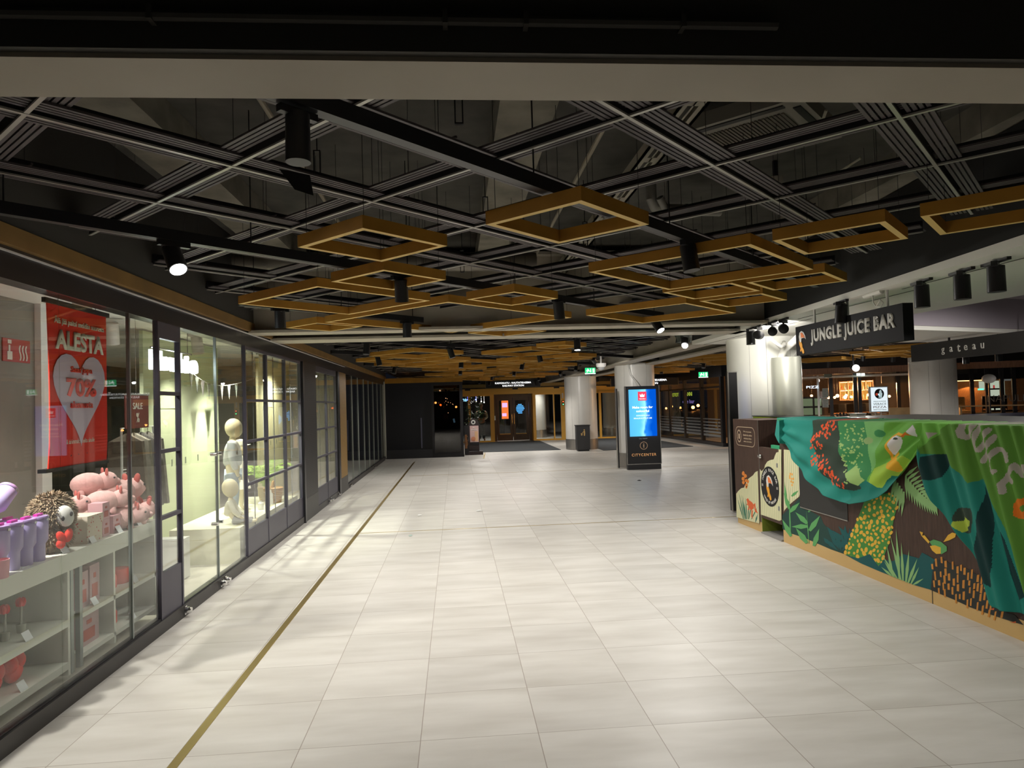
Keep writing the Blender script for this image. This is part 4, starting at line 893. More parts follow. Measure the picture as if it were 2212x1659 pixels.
# ---- entrance wall with golden frames (door_1)
YE = 30.7
struct('wall_entrance_header', MB().box(.24, 10, YE, YE+.12, 2.36, 3.5), DARKCONC)
struct('trim_20', MB().box(.24, 9.0, YE-.08, YE+.1, 2.10, 2.36), GOLDM)
struct('trim_21', MB().box(.24, 9.0, YE-.1, YE+.0, 2.42, 2.56), mat('gold dim', (.28, .19, .06), .45, metal=.5))
def gpost(x0, x1, n): struct('trim_%d' % n, MB().box(x0, x1, YE-.05, YE+.07, 0, 2.10), GOLDM)
for k, (x0, x1) in enumerate(((.55, .66), (1.52, 1.70), (3.42, 3.55), (4.34, 4.39), (4.68, 4.86), (6.4, 6.5), (9.0, 9.1))): gpost(x0, x1, 22+k)
for k, (x0, x1) in enumerate(((.28, .55), (.66, 1.52), (3.55, 4.34), (4.39, 4.68), (4.86, 6.4), (6.5, 9.0))):
    t = thing('window_%d' % (k+1), None, None, ((x0+x1)/2, YE, 0)); t['kind'] = 'structure'
    MB().box(x0, x1, YE-.03, YE+.03, 0, .07).box(x0, x1, YE-.03, YE+.03, 2.04, 2.10).build('frame', GOLDM, t)
    MB().box(x0, x1, YE-.005, YE+.005, .07, 2.04).build('pane', GLASS, t)
WOODD = mat('bronze door', (.10, .055, .025), .35, metal=.3, noise=.15, nscale=8)
t = thing('door_1', None, None, (2.57, YE+.6, 0)); t['kind'] = 'structure'
YD = YE+.6
MB().box(1.7, 1.84, YD-.06, YD+.06, 0, 2.10).box(3.30, 3.42, YD-.06, YD+.06, 0, 2.10).box(1.84, 3.30, YD-.06, YD+.06, 1.95, 2.10).build('door_frame', WOODD, t)
for k, (x0, x1) in enumerate(((1.84, 2.57), (2.57, 3.30))):
    lf = MB().box(x0+.01, x0+.12, YD-.03, YD+.03, .02, 1.95).box(x1-.12, x1-.01, YD-.03, YD+.03, .02, 1.95).box(x0+.12, x1-.12, YD-.03, YD+.03, .02, .32).box(x0+.12, x1-.12, YD-.03, YD+.03, 1.82, 1.95).build('door_leaf', WOODD, t)
    MB().box(x0+.12, x1-.12, YD-.005, YD+.005, .32, 1.82).build('glass', GLASS, lf)
    hx = 2.57+(-.05 if k == 0 else .05)
    MB().tube([(hx, YD-.03, .75), (hx, YD-.09, .78), (hx, YD-.09, 1.22), (hx, YD-.03, 1.25)], .014, 8).build('handle', BRASS, lf, True)
    MB().box(x0+.12, x1-.12, YD-.034, YD-.03, .30, .33).build('gold_bead', GOLDM, lf)
tag(MB().box(1.72, 1.78, YD-.08, YD-.06, .95, 1.15).build('entry_panel', CHROME), 'small steel entry panel on the left jamb of the bronze doors', 'switch')
# side reveal of the doors
struct('wall_vestibule_left', MB().box(1.66, 1.70, YE+.07, YD, 0, 2.1), GOLDM); struct('wall_vestibule_right', MB().box(3.42, 3.46, YE+.07, YD, 0, 2.1), GOLDM)
# vestibule beyond
struct('ceiling_vestibule', MB().box(-3, 9.0, YE+.13, 38, 2.62, 2.7), DARKCONC)
struct('wall_vestibule_back', MB().box(-3, 9.0, 38, 38.1, 0, 3.5), mat('night backdrop', (.02, .018, .018), .6))
def column(x, y, r, lab, ztop=2.6, base=.36, face=COLM):
    t = thing('column', lab, 'column', (x, y, 0), 'round white columns')
    MB().lathe((x, y, 0), [(r+.008, 0), (r+.008, base)], 56).build('steel_base', STEEL, t, True)
    MB().lathe((x, y, 0), [(r, base-.01), (r, ztop)], 56).build('shaft', face, t, True)
    MB().lathe((x, y, 0), [(r+.012, base), (r+.012, base+.012)], 56).build('base_ring', CHROME, t)
    b = MB()
    for a in (-2.35, -1.9, -1.2): b.bar((x+(r+.001)*math.cos(a), y+(r+.001)*math.sin(a), base), (x+(r+.001)*math.cos(a), y+(r+.001)*math.sin(a), ztop), .006, .006)
    b.build('panel_joint', mat('joint', (.5, .49, .46), .4), t)
    return t
column(4.44, 24.4, .565, 'round white column with a black litter bin in front')
column(4.56, 17.35, .50, 'round white column behind the blue info display')
column(12.75, 17.6, .56, 'round grey-white column under the long black fascia')
column(3.95, 33.5, .42, 'white column seen through the glass right of the bronze doors')
column(7.6, 33.5, .42, 'white column in the vestibule hidden behind the right doors')
# vestibule posters
t = thing('poster_display', 'glowing red and orange poster seen through the left bronze door', 'display', (2.25, 35.0, .75))
MB().box(2.30, 2.66, 34.9, 35, .90, 1.86).box(2.44, 2.52, 34.93, 34.97, 0, .9).box(2.3, 2.66, 34.8, 35.1, 0, .02).build('casing', BLACK, t); MB().box(2.31, 2.65, 34.89, 34.9, .92, 1.84).build('screen', glow('orange screen', (1, .22, .05), 1.1), t)
MB().box(2.34, 2.60, 34.885, 34.89, 1.5, 1.72).box(2.33, 2.55, 34.885, 34.89, 1.05, 1.2).build('print', glow('lilac screen', (.75, .45, .9), 1.4), t)
for k, (x, z, r, l) in enumerate(((3.08, 1.42, .2, 'round blue reflection at the right bronze door, modelled as glowing bars'), (3.62, 1.25, .17, 'blue reflection at the edge of the glass right of the doors, modelled as glowing bars'))):  # glowing bars stand in for blue reflections in the door glass
    t = thing('blue_reflection', l, 'neon sign', (x, 33, z), 'blue reflections modelled in the vestibule')
    b = MB()
    for q in range(7): hw = math.sqrt(max(.01, 1-((q-3)/3.6)**2))*r; b.box(x-hw, x+hw*random.uniform(.5, 1), 32.99, 33.0, z+(q-3)*r*.34-.018, z+(q-3)*r*.34+.018)
    b.build('glow_bars', glow('neon blue', (.1, .42, 1), 1.6), t); MB().tube([(x, 33.01, z), (x, 33.01, 2.62)], .004, 5).build('cord', BLACK, t)
spotlamp(3.9, 32.4, 'small spotlight in the vestibule over the white column', (0, .1, -1), SPOT_W*.9, z=2.6, rod=2.62)
spotlamp(1.1, 32.0, 'small spotlight in the vestibule over the person', (0, .1, -1), SPOT_W*.5, z=2.6, rod=2.62)
spotlamp(2.3, 33.4, 'small spotlight in the vestibule behind the bronze doors', (0, .1, -1), SPOT_W*.4, z=2.6, rod=2.62)
# glowing things outside the left glass
for k, (x, z, c, s_) in enumerate(((.62, 1.93, (.1, .15, 1), .03), (1.05, 1.93, (.1, .15, 1), .035), (1.07, 1.83, (1, .9, .8), .03), (1.32, 1.83, (1, .9, .8), .03), (1.46, 1.78, (1, .9, .8), .03))):
    tag(MB().ball((x, 35.5, z), s_, 10).tube([(x, 35.5, z+s_), (x, 35.5, 2.62)], .002, 4).build('string_light', glow('sl%d' % k, c, 8)), '%s light point seen through the glass left of the doors, %s from the left' % ('blue' if k < 2 else 'white', ORD[k]), 'light', 'light points outside the left glass')
t = thing('neon_lettering', 'pale blue neon lettering seen through the narrow left pane', 'neon sign', (.1, 35, 1.8)); text('ma', (.42, 35, 1.92), R2, U2, .3, .13, glow('pale blue neon', (.25, .6, 1), 3), t); MB().tube([(.42, 35.02, 1.9), (.42, 35.02, 2.62)], .004, 5).build('cord', BLACK, t)
# person standing behind the glass
pn = thing('person', 'person in green jacket with white sleeves and dark trousers standing behind glass', 'person', (1.16, 31.7, 0))
px, py = 1.16, 31.7
nd = [((px, py, .92), .13), ((px, py, 1.12), .125), ((px, py, 1.33), .15), ((px, py, 1.43), .055), ((px, py-.01, 1.52), .05), ((px, py-.02, 1.62), .075)]
ed = [(0, 1), (1, 2), (2, 3), (3, 4), (4, 5)]
for s_ in (-1, 1):
    k = len(nd); nd += [((px+s_*.09, py, .82), .095), ((px+s_*.1, py-.02, .48), .065), ((px+s_*.11, py+.02, .12), .045), ((px+s_*.13, py-.08, .04), .04)]; ed += [(0, k), (k, k+1), (k+1, k+2), (k+2, k+3)]
    k = len(nd); nd += [((px+s_*.19, py, 1.34), .055), ((px+s_*.26, py, 1.1), .045), ((px+s_*.12, py-.18, 1.0), .035), ((px+s_*.05, py-.22, 1.0), .03)]; ed += [(2, k), (k, k+1), (k+1, k+2), (k+2, k+3)]
skin('body', nd, ed, SKIN, pn)
JK = mat('green jacket', (.03, .07, .045), .8)
nd2 = [((px, py, .98), .15), ((px, py, 1.14), .15), ((px, py, 1.33), .165), ((px, py, 1.44), .075)]; skin('jacket', nd2+[((px-.19, py, 1.35), .065), ((px+.19, py, 1.35), .065)], [(0, 1), (1, 2), (2, 3), (2, 4), (2, 5)], JK, pn)
for s_ in (-1, 1): skin('sleeve', [((px+s_*.2, py, 1.35), .066), ((px+s_*.268, py, 1.1), .06), ((px+s_*.13, py-.18, 1.0), .048)], [(0, 1), (1, 2)], mat('white sleeve', (.7, .72, .68), .8), pn)
skin('trousers', [((px, py, .93), .145)]+[((px+s_*.095, py+dy, z), r) for s_ in (-1, 1) for dy, z, r in ((0, .8, .105), (-.01, .48, .085), (.02, .1, .065))], [(0, 1), (1, 2), (2, 3), (0, 4), (4, 5), (5, 6)], mat('dark trousers', (.03, .035, .035), .9), pn)
MB().ball((px, py-.02, 1.64), (.078, .095, .115), 18).ball((px, py-.115, 1.63), (.014, .018, .022), 8).ball((px-.08, py-.01, 1.63), (.012, .02, .03), 8).ball((px+.08, py-.01, 1.63), (.012, .02, .03), 8).build('head', SKIN, pn, True)
MB().ball((px, py+.01, 1.68), (.09, .10, .10), 16).build('hair', mat('brown hair', (.05, .025, .012), .9), pn, True)
for s_ in (-1, 1):
    b = MB(); hx = px+s_*.05
    for q in range(4): b.tube([(hx, py-.24, .975+.017*q), (hx-s_*.04, py-.26, .972+.017*q), (hx-s_*.055, py-.245, .972+.017*q)], .0085, 6)
    b.tube([(hx+s_*.01, py-.235, 1.03), (hx-s_*.025, py-.25, 1.055)], .009, 6); b.build('fingers', SKIN, pn, True)
# station sign
def station(x0, x1, y, z0, z1, lab, cx=None):
    t = thing('station_sign', lab, 'sign', ((x0+x1)/2, y, z0))
    MB().box(x0, x1, y, y+.1, z0, z1).build('box', BLACK, t)
    MB().box(x0-.012, x0, y-.005, y+.1, z0-.012, z1+.012).box(x1, x1+.012, y-.005, y+.1, z0-.012, z1+.012).box(x0-.012, x1+.012, y-.005, y+.1, z0-.012, z0).build('edge_frame', mat('thin gold edge', (.25, .18, .08), .4, metal=.5), t)
    WN = glow('sign letters', (1, 1, 1), 1.8)
    cx = cx or (x0+x1)/2
    text('KAIVOKATU - RAUTATIEASEMA', (cx, y-.001, z0+(z1-z0)*.70), R2, U2, (x1-x0)*.66, .075, WN, t, bold=.005, depth=.01)
    text('RAILWAY STATION', (cx, y-.001, z0+(z1-z0)*.28), R2, U2, (x1-x0)*.39, .075, WN, t, bold=.005, depth=.01)
    for fx in (.15, .85): MB().tube([(x0+(x1-x0)*fx, y+.05, z1), (x0+(x1-x0)*fx, y+.05, 3.5)], .01, 6).build('hanger', BLACK, t)
station(1.30, 3.62, 29.3, 2.36, 2.64, 'black overhead sign with glowing station lettering above the golden doors')
station(5.9, 8.5, 25.9, 2.22, 2.50, 'black overhead sign half hidden behind the column with the info display')
# small fittings on the gold header
for k, x in enumerate((.55, 2.65, 4.5, 6.9)):
    tag(MB().box(x-.12, x+.12, YE-.13, YE-.08, 2.30, 2.36).build('door_sensor', BLACK), 'small black door sensor on the gold header, %s from the left' % ORD[k], 'sensor', 'door sensors')
for k, (z, c) in enumerate(((1.70, (1, .1, .03)), (1.58, (.1, 1, .3)))):
    t = thing('indicator_light', '%s indicator light on the gold post by the far column' % ('red', 'green')[k], 'indicator', (4.78, YE-.06, z))
    MB().box(4.73, 4.83, YE-.08, YE-.05, z-.05, z+.05).build('case', BLACK, t); MB().ball((4.78, YE-.085, z), .025, 10).build('lens', glow('ind%d' % k, c, 4), t, True)
tag(MB().box(4.73, 4.80, YE-.08, YE-.05, 1.85, 2.08).build('wall_plate', WHITE), 'white plate on the gold post above the indicator lights', 'switch')
# ---- right glass front (outdoors beyond)
XR = 9.12
struct('wall_glass_header', MB().box(XR-.05, XR+.1, 23.0, YE, 2.40, 3.5), SATIN)
struct('baseboard_right', MB().box(XR-.08, XR+.08, 23.0, YE, 0, .12), SATIN)
yy = [23.15, 25.1, 27.0, 28.9, 30.6]
for k, y in enumerate(yy): struct('trim_%d' % (30+k), MB().box(XR-.06, XR+.06, y-.07, y+.07, 0, 2.4), SATIN)
FROST = mat('frost stripe', (.30, .31, .31), .7)
for k in range(4):
    t = thing('window_%d' % (10+k), None, None, (XR, (yy[k]+yy[k+1])/2, 0)); t['kind'] = 'structure'
    MB().box(XR-.005, XR+.005, yy[k]+.07, yy[k+1]-.07, .12, 2.02).build('pane', GLASS, t)
    MB().box(XR-.03, XR+.03, yy[k]+.07, yy[k+1]-.07, 2.02, 2.08).build('transom', SATIN, t)
    MB().box(XR-.005, XR+.005, yy[k]+.07, yy[k+1]-.07, 2.08, 2.4).build('upper_pane', GLASS, t)
    b = MB()
    for q in range(6): b.box(XR-.012, XR-.006, yy[k]+.07, yy[k+1]-.07, .30+.12*q, .335+.12*q+.03*(5-q)*.3)
    b.build('frosted_stripes', FROST, t)
    if k % 2 == 0: MB().tube([(XR-.03, yy[k]+.25, .55), (XR-.09, yy[k]+.25, .57), (XR-.09, yy[k]+.25, .83), (XR-.03, yy[k]+.25, .85)], .014, 8).build('handle', CHROME, t, True)
struct('wall_glass_end', MB().box(9.2, 10.2, 22.75, 23.0, 0, 3.5), SATIN)
LAMPS = [(1439, 882), (1450, 878), (1470, 881), (1497, 880), (1508, 876), (1532, 881), (1567, 890)]
for k, p in enumerate(LAMPS):
    X_ = (34, 30, 33, 31, 36, 32, 30)[k]; q = onx(*p, X_)
    t = thing('street_lamp', 'orange street lamp in the night outside the right doors, %s from the left' % ORD[k], 'street lamp', (q.x, q.y, 0), 'street lamps outside')
    MB().ball(q, .22 if k in (1, 3, 4) else .15, 12).build('globe', glow('street orange', (1, .36, .08), 14), t, True)
    MB().tube([(q.x, q.y, 0), (q.x, q.y, q.z-.1)], .05, 8).build('pole', BLACK, t)
BIKE = mat('bike frames', (.10, .08, .07), .4, metal=.6)
for k in range(7):
    X_ = 16+(k % 3)*1.3; Y_ = 33+k*2.6
    t = thing('bicycle', 'parked bicycle in the dark outside the right doors, %s from the left' % ORD[6-k], 'bicycle', (X_, Y_, 0), 'bicycles parked outside')
    for s_ in (-.5, .5):
        c = Vector((X_, Y_+s_, .34)); MB().tube([c+Vector((0, .33*math.cos(a*PI/10), .33*math.sin(a*PI/10))) for a in range(21)], .02, 6, caps=False).build('wheel', BIKE, t)
    MB().tube([(X_, Y_-.5, .34), (X_, Y_-.1, .36), (X_, Y_+.35, .85), (X_, Y_-.2, .85), (X_, Y_-.1, .36)], .02, 6).tube([(X_, Y_-.5, .34), (X_, Y_-.2, .85), (X_, Y_-.22, 1.0)], .018, 6).tube([(X_, Y_+.5, .34), (X_, Y_+.33, 1.0)], .018, 6).build('frame', BIKE, t)
    MB().tube([(X_-.25, Y_+.33, 1.02), (X_+.25, Y_+.33, 1.02)], .018, 6).build('handlebar', BIKE, t); MB().box(X_-.07, X_+.07, Y_-.36, Y_-.1, 1.0, 1.05).build('saddle', BLACK, t)
t = thing('lit_facade', 'dark building across the street with a few lit windows', 'building', (42, 60, 0))
MB().box(44, 46, 25, 100, 0, 14).build('wall', mat('night facade', (.05, .045, .04), .8), t)
for k in range(26):
    y = 40+k*2.2; z = random.choice((1.6, 2.6, 3.4, 4.6)); MB().box(43.9, 44, y, y+random.uniform(.5, 1.6), z, z+random.uniform(.3, 1.1)).build('window', glow('lit window %d' % (k % 4), ((1, .35, .1), (1, .6, .25), (.5, .7, 1), (.8, .9, .3))[k % 4], (.35, .25, .2, .25)[k % 4]), t)
struct('ground', MB().box(9.3, 60, 23, 120, -.12, -.02), mat('asphalt', (.05, .05, .05), .5))
# ---- litter bin
t = thing('litter_bin', 'black litter bin with a gold figure in front of the far column', 'bin', (4.28, 23.35, 0))
MB().box(4.06, 4.50, 23.2, 23.55, .05, .86).build('body', mat('bin black', (.03, .03, .032), .45), t); MB().box(4.04, 4.52, 23.18, 23.57, .86, .885).build('lid', BLACK, t); MB().box(4.09, 4.47, 23.22, 23.53, 0, .05).build('foot', BLACK, t)
b = MB(); y = 23.195; G = mat('gold print', (.50, .33, .12), .5)
b.lathe((4.31, y, .72), [(0, 0), (.022, 0), (.022, .004), (0, .004)], 12, axis='y'); b.poly([(4.29, y, .69), (4.335, y, .69), (4.34, y, .60), (4.33, y, .52), (4.29, y, .52)], (0, .004, 0)); b.poly([(4.29, y, .68), (4.24, y, .63), (4.245, y, .61), (4.295, y, .65)], (0, .004, 0)); b.poly([(4.19, y, .61), (4.25, y, .61), (4.24, y, .53), (4.20, y, .53)], (0, .004, 0))
b.build('pictogram', G, t)
# ---- info display
def display(M, w_, h_, d_, lab, lit=True):
    t = thing('info_display', lab, 'display', tuple(M), 'info displays')
    x0, x1, y = M[0]-w_/2, M[0]+w_/2, M[1]
    MB().box(x0, x1, y, y+d_, .14, h_).build('casing', BLACK, t)
    MB().box(x0, x1, y, y+d_, 0, .13).build('base', BLACK, t)
    MB().box(x0-.012, x0, y-.01, y+.02, .13, h_+.01).box(x1, x1+.012, y-.01, y+.02, .13, h_+.01).box(x0-.012, x1+.012, y-.012, y+.01, .125, .14).build('edge_trim', STEEL, t)
    return t, x0, x1, y
idp, x0, x1, y = display((4.50, 16.45, 0), .82, 2.01, .12, 'black info display with a glowing blue screen in front of the column')
SC = bpy.data.materials.new('blue screen'); SC.use_nodes = True; nt = SC.node_tree; nt.nodes.clear(); N = nt.nodes.new; L = nt.links.new
tc = N('ShaderNodeTexCoord'); sx = N('ShaderNodeSeparateXYZ'); L(tc.outputs['Generated'], sx.inputs[0]); nz = N('ShaderNodeTexNoise'); nz.inputs['Scale'].default_value = 3; L(tc.outputs['Generated'], nz.inputs[0])
ad = N('ShaderNodeMath'); ad.operation = 'MULTIPLY_ADD'; L(nz.outputs[0], ad.inputs[0]); ad.inputs[1].default_value = .35; L(sx.outputs[0], ad.inputs[2])
r = N('ShaderNodeValToRGB'); cr = r.color_ramp; cr.elements[0].position = .1; cr.elements[0].color = (.10, .5, .85, 1); cr.elements[1].position = 1.0; cr.elements[1].color = (.0, .09, .62, 1)
e_ = cr.elements.new(.55); e_.color = (.13, .62, .95, 1); e_ = cr.elements.new(.74); e_.color = (.35, .9, 1, 1); e_ = cr.elements.new(.82); e_.color = (.02, .25, .9, 1)
L(ad.outputs[0], r.inputs[0]); em = N('ShaderNodeEmission'); em.inputs[1].default_value = 1.15; L(r.outputs[0], em.inputs[0]); o = N('ShaderNodeOutputMaterial'); L(em.outputs[0], o.inputs[0])
sa, sb = x0+.075, x1-.075
MB().box(sa, sb, y-.006, y, .80, 1.93).build('screen', SC, idp)
PKL = glow('logo pink', (.95, .06, .12), 1.1); WL2 = glow('screen white', (.9, 1, 1), 1.3)
cx = (sa+sb)/2-.005
MB().box(cx-.105, cx+.105, y-.012, y-.007, 1.66, 1.875).build('logo_tile', PKL, idp)
b = MB().poly([(cx-.05, y-.016, 1.745), (cx+.05, y-.016, 1.745), (cx+.062, y-.016, 1.82), (cx+.028, y-.016, 1.79), (cx, y-.016, 1.83), (cx-.028, y-.016, 1.79), (cx-.062, y-.016, 1.82)], (0, .003, 0)); b.build('crown_logo', WL2, idp)
text('TIKKURILA', (cx, y-.013, 1.70), R2, U2, .16, .025, WL2, idp, bold=.02)
text('Make room for', (cx, y-.007, 1.50), R2, U2, .50, .06, WL2, idp, bold=.03); text('colourful', (cx, y-.007, 1.41), R2, U2, .32, .06, WL2, idp, bold=.03)
text('ASIAKASPALVELU', (cx, y-.007, 1.30), R2, U2, .33, .035, WL2, idp); text('MAALIKAUPPA.FI 248', (cx, y-.007, 1.235), R2, U2, .44, .035, WL2, idp, bold=.01)
text('Clear Channel', (cx-.01, y-.001, .745), R2, U2, .2, .025, mat('grey print', (.35, .35, .35), .5), idp)
CP = mat('copper print', (.9, .48, .2), .4, emit=(.9, .42, .15), estr=.25); CPL = mat('copper pale', (.55, .36, .22), .4)
b = MB(); n = 40
ring = [[(cx+rr_*math.cos(2*PI*q/n), y-.004, .575+rr_*math.sin(2*PI*q/n)) for q in range(n)] for rr_ in (.095, .082)]
b.add(ring[0]+ring[1], [(q, (q+1) % n, (q+1) % n+n, q+n) for q in range(n)]); b.build('info_ring', CPL, idp)
text('i', (cx, y-.002, .575), R2, U2, .03, .11, CPL, idp, bold=.03)
text('CITYCENTER', (cx, y-.002, .355), R2, U2, .60, .065, CP, idp, bold=.01, spacing=1.25)
MB().tube([(4.42, 16.55, 2.01), (4.38, 16.6, 2.12), (4.30, 16.75, 2.3), (4.27, 16.8, 2.5), (4.27, 16.8, 2.56)], .007, 6).build('cable', mat('grey cable', (.45, .45, .44), .5), idp)
l = bpy.data.lights.new('screen_glow', 'AREA'); l.shape = 'RECTANGLE'; l.size = .65; l.size_y = 1.1; l.energy = 14; l.color = (.18, .5, 1)
o = bpy.data.objects.new('screen_glow', l); C.objects.link(o); o.location = (4.5, 16.42, 1.36); o.rotation_euler = (PI/2, 0, 0)
# dark display seen edge-on left of the column
t = thing('info_display', 'tall dark display seen edge-on left of the column with the blue screen', 'display', (3.98, 17.2, 0), 'info displays')
MB().box(3.95, 3.985, 16.85, 16.95, 0.02, 1.97).build('casing', BLACK, t); MB().box(3.94, 3.95, 16.84, 16.95, 0.02, 1.98).build('edge_trim', STEEL, t)
t = thing('info_display', 'tall dark display seen edge-on beside the juice counter', 'display', (4.15, 10.2, 0), 'info displays')
MB().box(3.99, 4.12, 9.86, 9.96, 0.02, 2.04).build('casing', BLACK, t); MB().box(3.975, 3.99, 9.85, 9.88, .02, 2.05).box(3.975, 4.12, 9.85, 9.87, 2.04, 2.055).build('edge_trim', STEEL, t)
MB().box(4.12, 4.124, 9.88, 9.94, .8, 1.95).build('screen', SC, t)
# ---- coffee A board, plant, menu
t = thing('advert_stand', 'dark arched pavement board with a coffee advert beside the cafe window', 'advert board', (.6, 23.35, 0))
b = MB(); prof = [(.42, 23.4, .12), (.76, 23.4, .12), (.78, 23.4, 1.02), (.72, 23.4, 1.16), (.62, 23.4, 1.22), (.52, 23.4, 1.20), (.44, 23.4, 1.08), (.40, 23.4, .98)]
b.poly(prof, (0, .05, 0)); b.build('board', mat('board brown', (.03, .02, .02), .5), t)
MB().box(.28, .88, 23.25, 23.6, 0, .11).build('foot', mat('board brown', (.03, .02, .02)), t)
MB().box(.46, .75, 23.39, 23.4, .34, .97).build('advert', mat('advert pink', (.62, .42, .40), .5), t)
b = MB().lathe((.57, 23.375, .53), [(0, 0), (.075, 0), (.075, .01), (0, .01)], 20, axis='y'); b.build('pastry_print', mat('pastry', (.55, .22, .12), .5), t)
MB().poly([(.62, 23.385, .45), (.72, 23.385, .45), (.73, 23.385, .78), (.62, 23.385, .78)], (0, .004, 0)).build('cup_print', mat('cup print', (.72, .45, .25), .5), t)
MB().box(.46, .75, 23.383, 23.39, .34, .42).build('dark_print', BLACK, t)
text('Ilo', (.60, 23.388, .90), R2, U2, .08, .045, WHITE, t, bold=.02); text('aamuista', (.60, 23.388, .84), R2, U2, .22, .045, WHITE, t, bold=.02)
MB().lathe((.58, 23.385, 1.09), [(0, 0), (.075, 0), (.075, .012), (0, .012)], 24, axis='y').build('round_logo', mat('logo grey', (.55, .55, .52), .5), t)
MB().lathe((.58, 23.378, 1.09), [(0, 0), (.035, 0), (.035, .008), (0, .008)], 20, axis='y').build('logo_bean', BLACK, t)
t = thing('menu_board', 'narrow board with copper writing at the cafe corner', 'menu board', (.30, 23.0, 0))
MB().box(.26, .40, 23.0, 23.04, .05, 1.0).build('board', BLACK, t); b = MB()
for q in range(11): b.box(.285, .285+random.uniform(.06, .1), 22.996, 23.0, .25+.042*q, .268+.042*q)
b.build('writing', mat('copper', (.45, .2, .06), .5), t)
t = thing('potted_plant', 'dark leafy plant growing beside the cafe window and gold frame', 'plant', (.55, 24.3, 0))
MB().lathe((.55, 24.3, 0), [(0, 0), (.14, 0), (.18, .4), (.16, .4), (0, .36)], 20).build('pot', BLACK, t, True)
b = MB(); rr = random.Random(9)
for q in range(150):
    a = rr.uniform(0, 2*PI); el = rr.uniform(0, 1); r0 = rr.uniform(.05, .34); p = Vector((max(.34, .62+r0*math.cos(a)*.9), 24.3+r0*math.sin(a), 1.0+el*.95)); leafq(b, p, p+Vector((max(-.05, math.cos(a)*.14), math.sin(a)*.14, rr.uniform(-.08, .06))), .035)
for q in range(14):
    a = rr.uniform(0, 2*PI); b.tube([(.55, 24.3, .38), (.6+.1*math.cos(a), 24.3+.1*math.sin(a), 1.0), (.62+.25*math.cos(a), 24.3+.25*math.sin(a), 1.0+rr.uniform(.3, .9))], .007, 5)
b.build('foliage', mat('dark leaves', (.02, .05, .015), .5), t)
b = MB()
for q in range(8):
    p = Vector((.84+rr.uniform(-.04, .04), 24.2, 1.42+rr.uniform(-.1, .08))); leafq(b, p, p+Vector((rr.uniform(-.06, .08), 0, rr.uniform(-.05, .08))), .02)
b.build('bright_leaves', mat('lime leaves', (.35, .55, .05), .5), t)
# ---- exit signs, camera dome
def exitsign(x, y, z, w_, lab):
    t = thing('exit_sign', lab, 'exit sign', (x, y, z), 'green exit signs'); G = glow('exit green', (.02, .55, .18), 1.6); Wg = glow('exit white', (.9, 1, .95), 2.6)
    h_ = w_*.52
    MB().box(x-w_/2, x+w_/2, y, y+.03, z, z+h_).build('panel', G, t)
    MB().box(x-w_/2, x+w_/2, y-.001, y+.04, z-.02, z).build('light_edge', Wg, t)
    q = w_/2; b = MB(); yy_ = y-.006
    b.poly([(x-q*.75, yy_, z+h_*.15), (x-q*.62, yy_, z+h_*.15), (x-q*.45, yy_, z+h_*.45), (x-q*.2, yy_, z+h_*.3), (x-q*.15, yy_, z+h_*.42), (x-q*.35, yy_, z+h_*.68), (x-q*.42, yy_, z+h_*.85), (x-q*.55, yy_, z+h_*.85), (x-q*.52, yy_, z+h_*.62), (x-q*.8, yy_, z+h_*.55), (x-q*.8, yy_, z+h_*.47), (x-q*.58, yy_, z+h_*.5)], (0, .004, 0))
    b.poly([(x+q*.0, yy_, z+h_*.85), (x+q*.12, yy_, z+h_*.85), (x+q*.12, yy_, z+h_*.42), (x+q*.22, yy_, z+h_*.42), (x+q*.06, yy_, z+h_*.15), (x-q*.1, yy_, z+h_*.42), (x, yy_, z+h_*.42)], (0, .004, 0))
    b.box(x+q*.45, x+q*.8, yy_, yy_+.004, z+h_*.15, z+h_*.85); b.build('pictogram', Wg, t)
    MB().tube([(x, y+.015, z+h_), (x, y+.015, 3.5)], .008, 6).build('hanger', BLACK, t)
exitsign(3.28, 16.6, 2.36, .25, 'green exit sign hanging left of the info display column')
exitsign(8.0, 21.8, 2.36, .30, 'green exit sign hanging above the right-hand glass front')
t = thing('dome_camera', 'white dome camera under the beam above the exit sign', 'camera', (3.42, 16.0, 2.47)); MB().lathe((3.42, 16.0, 2.47), [(0, .09), (.12, .09), (.12, .03), (.10, .0)], 20).tube([(3.42, 16, 2.55), (3.42, 16, 3.5)], .02, 8).build('mount', WHITE, t, True); MB().ball((3.42, 16, 2.47), (.085, .085, .08), 18).build('dome', mat('smoked dome', (.3, .3, .3), .1), t, True)

for k, (px_, py_, sz_, c, s_) in enumerate(((1459, 853, .9, (.75, .9, .05), 'OTOT'), (1488, 851, .8, (.8, .95, .1), 'ANNI'), (1487, 867, .9, (.35, .25, .7), 'cafe bar'))):
    q = onx(px_, py_, 30); t = thing('shop_neon', '%s glowing shop lettering outside the right doors' % ('left yellow-green', 'right yellow-green', 'dim violet')[k], 'neon sign', tuple(q))
    text(s_, q, Vector((0, -1, 0)), U2, sz_*(3 if k < 2 else 5), .5, glow('neon %d' % k, c, .9), t); MB().tube([(30.1, q.y, q.z), (30.1, q.y, 0)], .05, 6).build('pole', BLACK, t)
